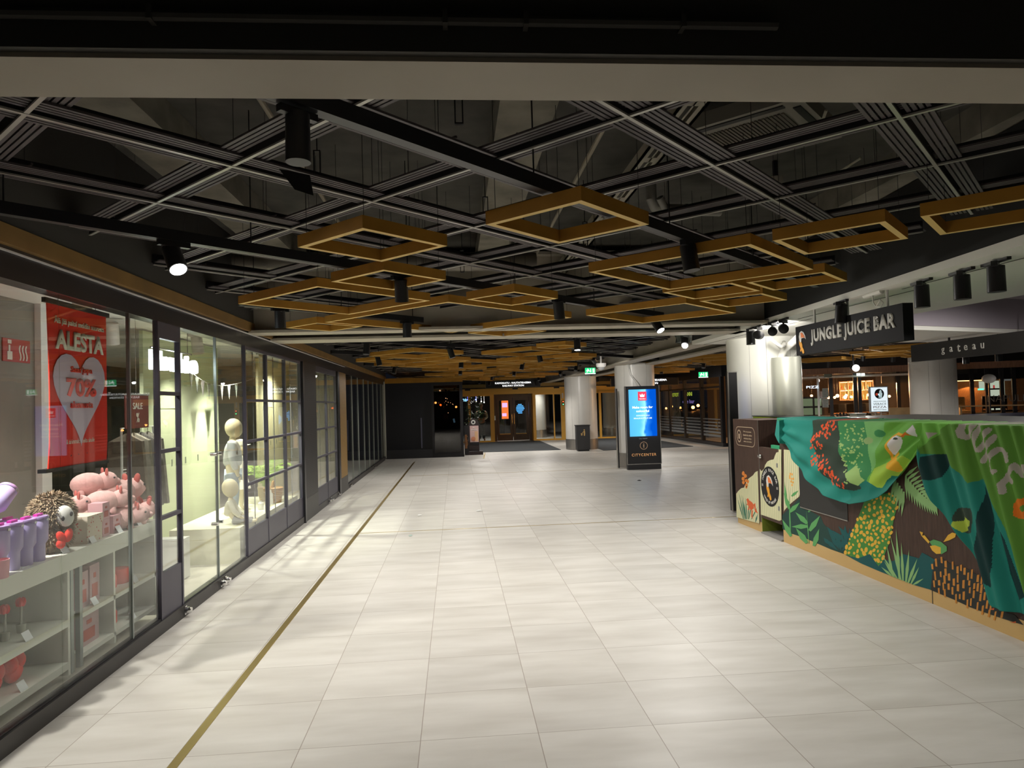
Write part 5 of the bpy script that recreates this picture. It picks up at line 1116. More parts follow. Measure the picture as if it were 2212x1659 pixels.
# ================================================================ juice bar side
SOFF = mat('soffit white', (.78, .77, .71), .6)
outer = [(3.2, 1.97), (3.38, 3.2), (3.446, 3.9), (3.58, 5.54), (3.72, 7.6), (3.85, 10.96)]
slab = outer+[(9, 11.7), (13, 12.3), (13, 11.8), (8.95, 10.2), (6.35, 9.18), (5.13, 8.7), (5.13, 7.4), (5.3, 6), (5.4, 1.97)]
struct('ceiling_soffit', MB().poly([(x, y, 2.55) for x, y in slab], (0, 0, .06)), SOFF)
b = MB()
for (xa, ya), (xb, yb) in zip(outer, outer[1:]): b.bar((xa+.36, ya, 2.549), (xb+.36 if yb < 5 else xb+.2, yb, 2.549), .012, .004)
struct('trim_50', b, BEAMD)
b = MB()
for (xa, ya), (xb, yb) in zip(outer, outer[1:]): b.bar((xa+.03, ya, 2.95), (xb+.03, yb, 2.95), .05, .68)
b.bar((3.85, 10.9, 2.95), (13, 12.2, 2.95), .05, .68)
struct('wall_soffit_edge', b, mat('black bulkhead', (.008, .008, .007), .8))
PKW = mat('mauve recess', (.36, .32, .36), .8)
b = MB()
op = [(5.4, 1.97), (5.3, 6), (5.13, 7.4), (5.13, 8.7), (6.35, 9.18), (8.95, 10.2), (13, 11.8)]
for (xa, ya), (xb, yb) in zip(op, op[1:]): b.bar((xa, ya, 2.86), (xb, yb, 2.86), .03, .5)
b.poly([(x, y, 3.08) for x, y in op+[(13, 1.97)]], (0, 0, .03)); struct('wall_recess', b, PKW)
lt = thing('recess_downlight', 'small spotlight lighting the mauve ceiling recess', 'spotlight', (7.2, 7.2, 3.05)); MB().lathe((7.2, 7.2, 3.0), [(0, 0), (.05, 0), (.05, .08), (0, .08)], 16).build('housing', BLACK, lt); spot((7.2, 7.2, 2.97), (7.2, 7.5, 0), SPOT_W*1.6, 170, .3)
# columns of the bar
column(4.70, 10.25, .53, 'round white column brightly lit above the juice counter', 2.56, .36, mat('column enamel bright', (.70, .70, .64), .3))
t = thing('duct_casing', 'half-round metal casing standing against the juice bar column', 'casing', (4.78, 9.78, 0))
MB().lathe((4.70, 9.5, 0), [(.2, .0), (.2, 2.22), (0, 2.22)], 36).build('shell', mat('casing', (.55, .56, .48), .35, metal=.3), t, True)
WP = mat('white pipe', (.74, .73, .68), .45)
t = thing('white_pipe', 'white insulated pipe bending from the casing to the soffit', 'pipe', (4.7, 9.6, 2.24))
MB().tube([(4.62, 9.5, 2.22), (4.64, 9.42, 2.33), (4.7, 9.25, 2.43), (4.78, 9.1, 2.55)], .05, 12).build('main_pipe', WP, t, True)
MB().tube([(4.66, 9.6, 2.34), (4.58, 9.3, 2.42), (4.48, 9.1, 2.37), (4.38, 9.0, 2.34), (4.28, 8.95, 2.40), (4.2, 8.9, 2.44)], .026, 10).build('branch_hose', WP, t, True)
MB().tube([(4.9, 9.7, 2.24), (4.95, 9.5, 2.4), (4.93, 9.3, 2.56)], .006, 6).build('cable', WP, t)
# soffit spotlights
for k, (x, y, l, w_, tl) in enumerate([(3.66, 4.38, 'black soffit spotlight, rightmost of the three in a row', SPOT_W*.05, (.0, 0, -1)), (3.67, 4.71, 'black soffit spotlight, middle of the three in a row', SPOT_W*.05, (0, 0, -1)), (3.66, 5.13, 'black soffit spotlight, leftmost of the three in a row', SPOT_W*.05, (0, 0, -1)),
     (3.62, 6.2, 'black soffit spotlight in front of the juice bar sign', None, (-.1, 0, -1)), (3.72, 7.55, 'black soffit spotlight nearest the toucan of the sign', SPOT_W*.6, (.35, .8, .12)), (3.72, 7.82, 'black soffit spotlight second from the toucan sign', SPOT_W*.6, (.4, .8, .12)), (3.74, 8.25, 'tilted black soffit spotlight showing its lens', SPOT_W*.4, (.5, .75, .05)), (3.76, 8.52, 'black soffit spotlight farthest from the toucan sign', SPOT_W*.3, (0, 0, -1))]):
    q = spotlamp(x, y, l, tl, w_, False, BLACK, 2.535, 'black spotlights on the white soffit', 1.1, 84 if w_ and w_ > SPOT_W*.35 else 105)
    MB().bar((x-.02, y-.14, 2.54), (x+.02, y+.14, 2.54), .03, .02).build('mounting_rail', BLACK, q)
# juice bar sign
sg = thing('juice_bar_sign', 'black hanging sign with pale capital letters and an orange toucan', 'sign', (3.66, 6.2, 2.1))
XJ = 3.64
MB().box(XJ, XJ+.09, 5.34, 7.12, 2.10, 2.405).build('box', mat('sign charcoal', (.010, .010, .012), .7, spec=.2), sg)
L3, U3 = Vector((0, -1, 0)), Vector((0, 0, 1))     # seen from the hall (-x side) text runs towards -y
GR = mat('letter grey', (.60, .59, .55), .6)
text('JUNGLE JUICE BAR', (XJ, 6.12, 2.262), L3, U3, 1.37, .165, GR, sg, bold=.05, depth=.006, spacing=1.1)
def toucan(parent, x, cy, cz, s_):
    """beak, white throat and orange body; y runs right to left in view"""
    def Q(pts, off): return [(x-off, cy-a*s_, cz+b_*s_) for a, b_ in pts]
    MB().poly(Q([(-.42, .35), (-.30, .62), (-.05, .72), (.25, .60), (.45, .35), (.52, .08), (.40, .18), (.2, .22), (-.08, .20), (-.12, -.05), (-.28, -.08), (-.38, .1)], .004), (.003, 0, 0)).build('toucan_white', mat('print white', (.75, .74, .70), .5), parent)
    MB().poly(Q([(-.14, .60), (.08, .58), (.3, .38), (.40, .2), (.2, .24), (-.1, .24)], .007), (.003, 0, 0)).build('toucan_beak', mat('print orange', (.80, .20, .04), .5), parent)
    MB().poly(Q([(-.42, .10), (-.30, -.08), (-.10, -.04), (.02, -.22), (.04, -.42), (.22, -.62), (.26, -.82), (.10, -.90), (-.05, -.72), (-.12, -.60), (-.20, -.72), (-.30, -.68), (-.22, -.5), (-.38, -.2)], .006), (.003, 0, 0)).build('toucan_body', mat('print amber', (.85, .38, .03), .5), parent)
toucan(sg, XJ, 6.985, 2.245, .15)
b = MB()
for y in (5.6, 6.2, 6.8): MB().tube([(XJ+.045, y, 2.39), (XJ+.045, y, 2.55)], .012, 8).build('hanger', WHITE, sg)
MB().tube([(XJ-.01, 5.72, 2.55), (XJ-.02, 5.70, 2.46), (XJ-.02, 5.66, 2.42), (XJ-.02, 5.60, 2.41), (XJ-.02, 5.56, 2.44), (XJ-.02, 5.60, 2.47), (XJ-.02, 5.66, 2.42)], .006, 6).tube([(XJ, 5.85, 2.54), (XJ, 5.6, 2.545)], .025, 8).build('loose_cable', WP, sg)
b = MB()
# ---- the counter
WENGE = mat('wenge laminate', (.07, .04, .03), .55, spec=.25, noise=.25, nscale=6, stretch=(12, 12, 1))
PLI = mat('golden plinth', (.62, .41, .16), .45)
XC = 3.72
ct = thing('juice_counter', 'juice bar counter with painted jungle mural and golden plinth', 'counter', (4.2, 6, 0))
MB().box(XC, 4.3, 1.9, 7.755, .14, 1.39).build('body', WENGE, ct)
MB().box(XC+.0, 4.3, 1.9, 7.75, 0, .14).build('plinth', PLI, ct)
MB().box(XC-.01, 4.34, 1.9, 7.77, 1.39, 1.415).build('worktop', mat('worktop green', (.03, .28, .12), .4), ct)
b = MB()
for y in (5.25, 4.1): b.box(XC-.003, XC, y-.003, y+.003, 0, .14)
b.build('plinth_joint', BEAMD, ct)
MB().box(XC-.006, XC, 6.40, 7.32, .465, 1.14).build('black_panel', mat('blackboard', (.018, .018, .018), .5), ct)
b = MB().box(XC-.009, XC, 6.40, 7.32, .457, .465); b.build('panel_edge', STEEL, ct)
cp = thing('counter_end_cabinet', 'dark brown end cabinet of the juice bar with a painted frog', 'cabinet', (4.0, 8.7, 0))
MB().box(XC, 4.3, 8.31, 9.09, .13, 1.385).build('body', WENGE, cp); MB().box(XC+.01, 4.3, 8.33, 9.07, 0, .13).build('plinth', PLI, cp)
MB().box(XC+.0, 4.28, 8.30, 8.31, 0, .36).build('green_side', mat('olive', (.22, .28, .03), .5), cp)
MB().box(XC-.004, XC, 8.312, 8.32, .13, 1.385).build('edge_strip', STEEL, cp)
bd = thing('counter_door', 'low swing door with the round toucan emblem between the counter parts', 'door', (3.74, 8.03, .2))
MB().box(XC-.005, XC+.03, 7.765, 8.295, .19, 1.06).build('panel', WENGE, bd)
MB().box(XC-.002, XC+.03, 7.765, 7.98, 1.06, 1.10).build('green_cap', mat('cap green', (.03, .35, .16), .5), bd)
MB().box(XC-.03, XC-.005, 8.22, 8.30, .93, .96).ball((XC-.03, 8.22, .945), (.02, .03, .025), 10).build('latch', CHROME, bd, True)
struct('trim_51', MB().box(XC-.02, 4.5, 7.76, 8.3, .0, .02), mat('concrete sill', (.30, .29, .27), .8))
bc = thing('back_counter', 'dark rear worktop of the juice bar with lime edge', 'counter', (5.2, 7, 0))
MB().box(4.95, 6.0, 2.5, 8.6, 0, 1.36).build('body', BLACK, bc); MB().box(4.8, 6.05, 2.5, 8.7, 1.36, 1.385).build('worktop', mat('dark worktop', (.05, .05, .045), .4), bc)
ls = thing('lime_shelf', 'lime green edged shelf beside the white juice column', 'shelf', (4.4, 8.5, 1.34))
MB().box(4.26, 4.62, 7.2, 9.68, 1.355, 1.395).build('board', mat('lime', (.42, .58, .02), .45), ls); MB().box(4.5, 4.6, 9.0, 9.1, 0, 1.355).box(4.5, 4.6, 7.3, 7.4, 0, 1.355).build('leg', BLACK, ls)
MB().box(4.25, 4.63, 7.19, 9.69, 1.395, 1.405).build('top_sheet', BLACK, ls)
struct('wall_bar_back', MB().box(4.62, 4.68, 8.3, 9.4, 0, 1.35), BLACK)
t = thing('faucet', 'chrome swan-neck faucet behind the low door', 'faucet', (3.95, 8.16, 1.0))
MB().tube([(3.95, 8.2, .98)]+[(3.95, 8.2-.07+.07*math.cos(PI*q/8), 1.22+.07*math.sin(PI*q/8)) for q in range(9)]+[(3.95, 8.06, 1.16)], .010, 10).build('spout', CHROME, t, True)
MB().tube([(3.95, 8.2, .96), (3.95, 8.2, 1.02)], .018, 10).build('base', CHROME, t, True); MB().tube([(3.95, 8.13, .97), (3.95, 8.11, 1.05)], .008, 8).build('lever', CHROME, t, True)
tag(MB().box(3.78, 4.25, 7.9, 8.29, .92, .96).box(4.2, 4.25, 7.9, 8.29, 0, .92).build('sink_worktop', BLACK), 'black worktop holding the faucet', 'worktop')
t = thing('white_container', 'small white container on the rear worktop', 'container', (5.66, 8.0, 1.385)); MB().box(4.84, 4.95, 8.05, 8.2, 1.385, 1.43).build('body', WHITE, t); MB().box(4.83, 4.96, 8.04, 8.21, 1.43, 1.44).build('lid', WHITE, t)
# ---- mural: printed vinyl shapes lying on the counter front
def Z3(pts): return [(1660+x/3.19, 880+y/3.19) for x, y in pts]
def Z2(pts): return [(1560+x/5.185, 880+y/5.185) for x, y in pts]
LAY = [0]
def vin(px, m_, parent, name='mural_print', base=XC, mb=None, lay=None):
    if lay is None: LAY[0] += 1; lay = LAY[0]
    pts = [onx(x, y, base) for x, y in px]
    d = .0012+.0004*lay
    b = mb or MB(); b.poly([(base-d, p.y, p.z) for p in pts], (.0006, 0, 0))
    if mb is None: return b.build(name, m_, parent)
def cm(n, c): return mat('print '+n, c, .6, spec=.2)
DGR, TEA, GRE, YEL, LGR, ORA, CRE, PGR, RED_ = cm('forest', (.022, .065, .055)), cm('teal', (.015, .105, .11)), cm('leaf', (.07, .26, .055)), cm('yellow', (.80, .47, .06)), cm('sprout', (.12, .38, .13)), cm('burnt', (.62, .26, .05)), cm('straw', (.76, .72, .45)), cm('palm', (.28, .50, .20)), cm('frog', (.70, .14, .05))
rr = random.Random(11)
vin(Z3([(96, 742), (150, 690), (216, 622), (218, 690), (300, 720), (360, 752), (380, 800), (440, 870), (520, 930), (526, 1012), (430, 978), (250, 900), (160, 870), (98, 835)]), DGR, ct)
for q in range(26):    # dark teal frond cluster
    a = rr.uniform(-2.6, -.5); c_ = (rr.uniform(420, 600), rr.uniform(900, 990)); L_ = rr.uniform(60, 150); w_ = 14
    p = [(c_[0], c_[1]), (c_[0]+L_*.5*math.cos(a)-w_*math.sin(a), c_[1]+L_*.5*math.sin(a)+w_*math.cos(a)), (c_[0]+L_*math.cos(a), c_[1]+L_*math.sin(a)), (c_[0]+L_*.5*math.cos(a)+w_*math.sin(a), c_[1]+L_*.5*math.sin(a)-w_*math.cos(a))]
    if q == 0: tb = MB()
    vin(Z3(p), None, None, mb=tb, lay=2+q*.02)
tb.build('teal_fronds', TEA, ct)
LAY[0] = 3
HILL = [(665, 640), (760, 600), (900, 580), (885, 700), (868, 760), (850, 860), (832, 940), (800, 1020), (790, 1062), (764, 1092), (690, 1062), (620, 1056), (560, 1030), (522, 1012), (560, 900), (590, 830), (620, 760)]
vin(Z3(HILL), GRE, ct, lay=3)
def pip(x, y, P):
    c = False; j = len(P)-1
    for i in range(len(P)):
        if (P[i][1] > y) != (P[j][1] > y) and x < (P[j][0]-P[i][0])*(y-P[i][1])/(P[j][1]-P[i][1])+P[i][0]: c = not c
        j = i
    return c
LAY[0] = 4; tb = MB(); cnt = []
for q in range(3000):
    x, y = rr.uniform(520, 890), rr.uniform(590, 1085)
    if not pip(x, y, HILL) or any((x-a)**2+((y-c)*.8)**2 < 24**2 for a, c in cnt): continue
    cnt.append((x, y)); s_ = rr.uniform(6, 13); a = rr.uniform(-.9, .9); k = rr.uniform(1.1, 1.9)
    vin(Z3([(x+s_*math.cos(t_)*math.cos(a)-s_*k*math.sin(t_)*math.sin(a), y+s_*math.cos(t_)*math.sin(a)+s_*k*math.sin(t_)*math.cos(a)) for t_ in [2*PI*i/8 for i in range(8)]]), None, None, mb=tb, lay=4)
tb.build('yellow_spots', YEL, ct)
vin(Z3([(524, 1012), (620, 1040), (700, 1010), (760, 1095), (800, 1050), (860, 1060), (930, 1010), (1040, 1040), (1060, 1000), (1100, 1020), (1150, 1050), (1146, 1150), (1140, 1262), (1000, 1222), (900, 1180), (780, 1135), (640, 1075)]), TEA, ct, lay=5)
def blade(P, base, tip, w_, m_, lay, name='blade'):
    b = MB(); (x0, y0), (x1, y1) = base, tip; dx, dy = x1-x0, y1-y0; L_ = math.hypot(dx, dy); nx, ny = -dy/L_*w_, dx/L_*w_; mx, my = x0+dx*.4, y0+dy*.4
    vin(P([(x0-nx*.5, y0-ny*.5), (mx-nx, my-ny), (x1, y1), (mx+nx, my+ny), (x0+nx*.5, y0+ny*.5)]), None, None, mb=b, lay=lay); return b
def blades(P, L_, m_, par, name, lay):
    b = MB()
    for i, (p0, p1, w_) in enumerate(L_):
        q = blade(P, p0, p1, w_, None, lay+i*.03); b.add(q.v, q.f)
    b.build(name, m_, par)
blades(Z3, [((905, 1185), (882, 840), 11), ((915, 1190), (842, 880), 9), ((930, 1195), (918, 930), 10), ((950, 1205), (972, 980), 11), ((965, 1210), (1028, 1042), 11), ((860, 1165), (818, 950), 9), ((890, 1180), (780, 1010), 8), ((985, 1215), (1040, 1100), 9), ((1000, 1222), (1070, 1180), 8), ((850, 1160), (780, 1100), 8), ((870, 1170), (800, 1060), 8)], PGR, ct, 'yucca_blades', 6)
# palm leaf
pl_ = []
for q in range(13):
    f_ = q/12; cx_, cy_ = 950+195*f_, 470+190*f_+20*math.sin(PI*f_); L_ = 130*(1-.45*f_)
    pl_.append(((cx_, cy_), (cx_+L_*(.62-.0*f_), cy_-L_*(.50-.75*f_)), 11)); pl_.append(((cx_, cy_), (cx_+L_*(.05+.3*f_), cy_+L_*1.25), 11))
for q in range(5): pl_.append(((880+q*14, 500+q*20), (840+q*20, 640+q*28), 12))
blades(Z3, pl_, PGR, ct, 'palm_leaf', 7)
# plants with broad leaves
def broad(P, base, tip, w_): return (base, tip, w_)
blades(Z3, [((150, 880), (145, 570), 3), ((150, 720), (218, 655), 16), ((146, 700), (108, 590), 14), ((158, 888), (96, 770), 17), ((282, 940), (262, 705), 3), ((268, 800), (188, 722), 18), ((285, 850), (358, 745), 19), ((270, 820), (160, 822), 17), ((268, 935), (190, 830), 20), ((315, 955), (352, 835), 18), ((275, 720), (296, 706), 8)], LGR, ct, 'broad_leaves', 6)
# hummingbird
tb = MB()
vin(Z3([(1112, 925), (1140, 910), (1190, 925), (1232, 960), (1232, 990), (1195, 1012), (1150, 985)]), LGR, ct, 'bird_body', lay=6)
for P_ in ([(1044, 855), (1068, 862), (1062, 885), (1078, 880), (1114, 925), (1106, 938), (1075, 905), (1058, 885)], [(1208, 928), (1240, 880), (1270, 862), (1295, 870), (1290, 895), (1250, 915)], [(1115, 955), (1150, 950), (1190, 965), (1190, 1008), (1160, 1010), (1130, 985)]): vin(Z3(P_), None, None, mb=tb, lay=7)
tb.build('bird_wings', YEL, ct)
vin(Z3([(1140, 1062), (1200, 1042), (1260, 1080), (1390, 1120), (1450, 1160), (1520, 1260), (1610, 1400), (1700, 1430), (1761, 1500), (1600, 1450), (1400, 1380), (1270, 1320), (1120, 1258)]), cm('dusk', (.035, .04, .038)), ct, lay=5.5)
tb = MB()
for q in range(1200):
    x, y = rr.uniform(1130, 1620), rr.uniform(1050, 1440)
    if y > 1255+(x-1130)*.42 or y < 1050+max(0, x-1260)*.62: continue
    if any(abs(x-a) < 24 and abs(y-c) < 46 for a, c in cnt): continue
    cnt.append((x, y)); a = (x-1300)*.0012; h_ = rr.uniform(18, 34); w_ = rr.uniform(5, 8)
    vin(Z3([(x-w_, y-h_*.9), (x+w_, y-h_), (x+w_-h_*a, y+h_), (x-w_-h_*a, y+h_*.9)]), None, None, mb=tb, lay=6.5)
tb.build('orange_dashes', ORA, ct)
tb = MB()
for x, y in ((1570, 1378), (1604, 1385), (1540, 1390), (1690, 1480)): vin(Z3([(x-20, y), (x+20, y-6), (x+16, y+6)]), None, None, mb=tb, lay=7)
tb.build('red_dashes', RED_, ct)
# cream area with green grain
GRAIN = bpy.data.materials.new('print straw grain'); GRAIN.use_nodes = True; nt = GRAIN.node_tree; N = nt.nodes.new; L = nt.links.new; bs = nt.nodes['Principled BSDF']
g = N('ShaderNodeNewGeometry'); mp = N('ShaderNodeMapping'); mp.inputs['Scale'].default_value = (1, 1, .12); L(g.outputs['Position'], mp.inputs[0])
wv = N('ShaderNodeTexWave'); wv.bands_direction = 'Y'; wv.inputs['Scale'].default_value = 7; wv.inputs['Distortion'].default_value = 2.2; wv.inputs['Detail'].default_value = 1; L(mp.outputs[0], wv.inputs[0])
r = N('ShaderNodeValToRGB'); r.color_ramp.elements[0].color = (.36, .48, .22, 1); r.color_ramp.elements[0].position = .02; r.color_ramp.elements[1].color = (.76, .72, .47, 1); r.color_ramp.elements[1].position = .22
L(wv.outputs[0], r.inputs[0]); L(r.outputs[0], bs.inputs['Base Color']); bs.inputs['Roughness'].default_value = .5
vin(Z2([(159, 968), (182, 935), (215, 905), (246, 898), (262, 860), (292, 800), (318, 782), (345, 762), (372, 725), (400, 712), (418, 1300), (300, 1270), (162, 1228)]), GRAIN, cp, lay=1)
pd = Z2([(424, 690), (440, 715), (470, 690), (482, 645), (508, 606), (540, 590), (578, 582), (596, 530), (608, 505), (632, 500), (632, 468), (664, 472), (664, 1262), (640, 1270), (434, 1200)])
vin(pd, GRAIN, bd, base=XC-.005, lay=1)
vin(Z2([(692, 472), (760, 478), (800, 545), (856, 598), (868, 640), (876, 800), (880, 940), (862, 1000), (800, 1050), (760, 1085), (700, 1150), (692, 1168)]), GRAIN, ct, lay=1)
tb = MB()
for bx_, tx_, ty in ((240, 170, 1010), (250, 190, 960), (262, 215, 980), (270, 230, 985), (278, 262, 1010), (290, 300, 1060), (300, 330, 1090), (330, 400, 1110)):
    q = blade(Z2, (bx_, 1252), (tx_, ty), 6, None, 2); tb.add(q.v, q.f)
q = blade(Z2, (375, 1285), (400, 1190), 8, None, 2); tb.add(q.v, q.f); tb.build('grass_blades', cm('pine', (.05, .19, .13)), cp)
tb = MB()
for P_ in ([(272, 1030), (290, 1015), (305, 1040), (335, 1062), (352, 1085), (358, 1130), (325, 1155), (300, 1120), (285, 1075)], [(352, 1090), (372, 1068), (378, 1130), (404, 1190), (370, 1170), (362, 1120)], [(330, 1150), (346, 1155), (342, 1230), (350, 1252), (328, 1225)], [(286, 1075), (272, 1085), (290, 1100)], [(300, 1115), (286, 1145), (308, 1148)]): vin(Z2(P_), None, None, mb=tb, lay=3)
tb.build('frog', RED_, cp)
tb = MB()
for x, y, s_ in ((238, 740, 20), (262, 770, 22), (236, 800, 22), (270, 820, 20), (240, 840, 20), (290, 830, 16), (275, 870, 20), (272, 895, 14)):
    vin(Z2([(x+s_*math.cos(a)*.8, y+s_*math.sin(a)*rr.uniform(.9, 1.4)) for a in [2*PI*i/7 for i in range(7)]]), None, None, mb=tb, lay=3)
tb.build('orange_flowers', cm('flower', (.75, .25, .05)), cp)
tb = MB()
for x, y in ((765, 745), (785, 750), (760, 790), (780, 800), (775, 830), (795, 840), (785, 870), (760, 770), (800, 800)):
    vin(Z2([(x+9*math.cos(a), y+14*math.sin(a)) for a in [2*PI*i/7 for i in range(7)]]), None, None, mb=tb, lay=4)
tb.build('yellow_flower', cm('blossom', (.85, .42, .08)), ct)
blades(Z2, [((770, 1440), (760, 1080), 5), ((720, 1080), (700, 830), 14), ((780, 995), (858, 930), 16)], LGR, ct, 'tall_leaves', 5)
# round emblem
ec = onx(1560+540/5.185, 880+886/5.185, XC); er = .238
def disc(y, z, r, lay, m_, name, par, r_in=0):
    b = MB(); n = 48; x = XC-.005-.0012-.0006*lay
    if r_in: b.add([(x, y+q*math.cos(2*PI*i/n), z+q*math.sin(2*PI*i/n)) for q in (r, r_in) for i in range(n)], [(i, (i+1) % n, (i+1) % n+n, i+n) for i in range(n)])
    else: b.poly([(x, y+r*math.cos(2*PI*i/n), z+r*math.sin(2*PI*i/n)) for i in range(n)], (.0005, 0, 0))
    return b.build(name, m_, par)
disc(ec.y, ec.z, er, 3, cm('emblem black', (.02, .02, .022)), 'emblem_disc', bd)
def arc_text(s, y, z, r, a0, a1, h_, par, flip=False):
    tb = []
    n = len(s)
    for i, chx in enumerate(s):
        if chx == ' ': continue
        a = a0+(a1-a0)*i/(n-1)       # angle from the top, clockwise in view
        c = Vector((XC-.0085, y-r*math.sin(a), z+r*math.cos(a)))
        rt = Vector((0, -math.cos(a), -math.sin(a))); up = Vector((0, -math.sin(a), math.cos(a)))
        if flip: rt, up = -rt, -up
        text(chx, c, rt, up, None, h_, cm('white', (.8, .8, .76)), par, 'emblem_letter', .001, .03)
arc_text('JUNGLE JUICE BAR', ec.y, ec.z, er*.82, -1.22, 1.22, .036, bd)
arc_text('WILD BY NATURE', ec.y, ec.z, er*.82, PI+.80, PI-.80, .032, bd, True)
text('18', (XC-.0085, ec.y+er*.82, ec.z), L3, U3, None, .032, cm('white', (.8, .8, .76)), bd, 'emblem_letter', .001); text('81', (XC-.0085, ec.y-er*.82, ec.z), L3, U3, None, .032, cm('white', (.8, .8, .76)), bd, 'emblem_letter', .001)
toucan(bd, XC-.006, ec.y+.01, ec.z, .185)
for (x, y) in ((621, 650), (643, 1132)):
    q = onx(1560+x/5.185, 880+y/5.185, XC); MB().box(XC-.0085, XC-.006, q.y-.02, q.y+.02, q.z-.025, q.z+.025).build('hinge_cover', mat('hinge', (.25, .25, .23), .4), bd)
# text plate on the end cabinet
b = MB(); yc, zc = 8.715, 1.165; n = 10; w_, h_ = .30, .125
def rrect(w_, h_, r_):
    o_ = []
    for cx_, cy_, a0 in ((w_-r_, h_-r_, 0), (-w_+r_, h_-r_, PI/2), (-w_+r_, -h_+r_, PI), (w_-r_, -h_+r_, 1.5*PI)):
        o_ += [(cx_+r_*math.cos(a0+q*PI/2/6), cy_+r_*math.sin(a0+q*PI/2/6)) for q in range(7)]
    return o_
o1, o2 = rrect(w_, h_, .09), rrect(w_-.008, h_-.008, .084); n = len(o1)
b.add([(XC-.002, yc+a, zc+c) for a, c in o1+o2], [(i, (i+1) % n, (i+1) % n+n, i+n) for i in range(n)]); TAN = cm('tan', (.55, .42, .30)); b.build('plate_outline', TAN, cp)
for k, s in enumerate(('We compensate', 'double the carbon', 'emissions from', 'every smoothie')): text(s, (XC-.001, yc-.075, zc+.062-.042*k), L3, U3, (.24, .27, .23, .24)[k], .024, TAN, cp, bold=.02, depth=.001)
arc = MB()
for q in range(20): a = 2*PI*q/20; arc.box(XC-.0022, XC-.001, yc+.185+.062*math.cos(a)-.007, yc+.185+.062*math.cos(a)+.007, zc+.075*math.sin(a)-.009, zc+.075*math.sin(a)+.009)
arc.box(XC-.0022, XC-.001, yc+.165, yc+.205, zc-.035, zc+.03); arc.build('seal_print', TAN, cp)
# ---- printed cloth thrown over the counter
def swag(x):       # lower hem in drawing units
    P_ = [(35, 190), (70, 225), (108, 250), (135, 295), (190, 372), (260, 462), (340, 542), (420, 602), (520, 648), (600, 664), (700, 650), (790, 618), (860, 570), (920, 502), (980, 405), (1040, 325), (1072, 290), (1090, 480), (1110, 520), (1170, 640), (1240, 742), (1330, 892), (1440, 1082), (1480, 1190), (1530, 1320), (1580, 1372), (1650, 1398), (1761, 1425), (2400, 1500)]
    for (a, c), (d, e) in zip(P_, P_[1:]):
        if x <= d: return c+(e-c)*(x-a)/(d-a)
    return 1500
def top(x): return 185-(x-35)*1.37 if x < 107 else 86+(x-107)*.022
def area(P_, c): return ('p', P_, c)
T_, DK, MG, LG_, BG, LI, DT, GN = 'teal', 'dark', 'mid', 'light', 'bright', 'lime', 'deep', 'moss'
CL = {'teal': (.015, .20, .16), 'tealb': (.022, .25, .205), 'dark': (.035, .055, .04), 'mid': (.05, .26, .09), 'light': (.20, .50, .16), 'bright': (.15, .42, .06), 'lime': (.35, .55, .06), 'deep': (.005, .035, .035), 'moss': (.09, .23, .03), 'red': (.75, .10, .03), 'white': (.72, .70, .72), 'amber': (.80, .42, .03), 'grey': (.34, .31, .27), 'orange': (.62, .15, .01), 'sprig': (.35, .55, .18), 'leafy': (.38, .50, .06), 'pale': (.30, .45, .18)}
D = []
D.append(('p', [(0, 0), (107, 60), (340, 60), (300, 160), (330, 300), (400, 470), (560, 560), (600, 700), (0, 700)], 'tealb'))
D.append(('p', [(305, 60), (490, 60), (500, 300), (560, 400), (640, 520), (660, 560), (600, 575), (520, 560), (400, 470), (325, 320), (305, 200)], 'dark'))
D.append(('p', [(478, 60), (662, 60), (700, 200), (740, 300), (735, 440), (700, 500), (640, 540), (560, 450), (500, 320)], 'mid'))
D.append(('p', [(655, 60), (835, 60), (770, 240), (745, 390), (790, 470), (780, 560), (730, 500), (700, 300), (680, 200)], 'light'))
D.append(('p', [(830, 60), (1310, 60), (1240, 180), (1080, 290), (1000, 420), (900, 480), (860, 470), (800, 555), (760, 550), (725, 530), (700, 510), (740, 400), (770, 240)], 'bright'))
D.append(('p', [(735, 420), (850, 360), (960, 330), (985, 400), (900, 470), (860, 470), (800, 555), (760, 550), (715, 525)], 'lime'))
for x, y, s_ in ((765, 180, 26), (690, 230, 24)): D.append(('e', x, y, s_*1.3, s_, 0, 'mid' if s_ > 25 else 'pale'))
rr = random.Random(21)
for q in range(110):
    t_ = rr.random(); cx_ = 450-110*math.sin(PI*min(t_*1.1, 1))+(70*(t_-.7)/.3 if t_ > .7 else 0); cy_ = 100+440*t_
    D.append(('e', cx_+rr.uniform(-48, 48), cy_+rr.uniform(-20, 20), rr.uniform(4, 7), rr.uniform(8, 13), rr.uniform(-.5, .5), 'red'))
for q in range(120): D.append(('e', rr.uniform(490, 660), rr.uniform(110, 530), rr.uniform(4, 10), rr.uniform(4, 8), rr.uniform(-1, 1), 'sprig'))
D = [d for d in D if not (d[0] == 'e' and d[6] == 'sprig' and (d[1]-480)*2.2 < (d[2]-330))]
D.append(('p', [(548, 455), (600, 400), (640, 430), (665, 480), (690, 500), (640, 540), (600, 520)], 'sprig'))
D.append(('l', [(840, 350), (838, 260), (860, 205), (905, 180), (950, 190)], 9, 'amber'))
D.append(('p', [(850, 250), (870, 205), (905, 192), (940, 205), (935, 230), (900, 280), (862, 330), (845, 322)], 'white'))
D.append(('e', 902, 214, 17, 8, 0, 'dark'))
D.append(('p', [(935, 200), (965, 168), (990, 195), (965, 190), (948, 206)], 'orange')); D.append(('p', [(970, 165), (1015, 118), (1025, 150), (1010, 205), (992, 195)], 'white'))
D.append(('p', [(812, 385), (850, 345), (885, 305), (890, 320), (872, 350), (905, 345), (928, 375), (920, 435), (895, 448), (850, 420), (822, 405)], 'amber'))
D.append(('p', [(1110, 170), (1170, 175), (1130, 218)], 'grey'))
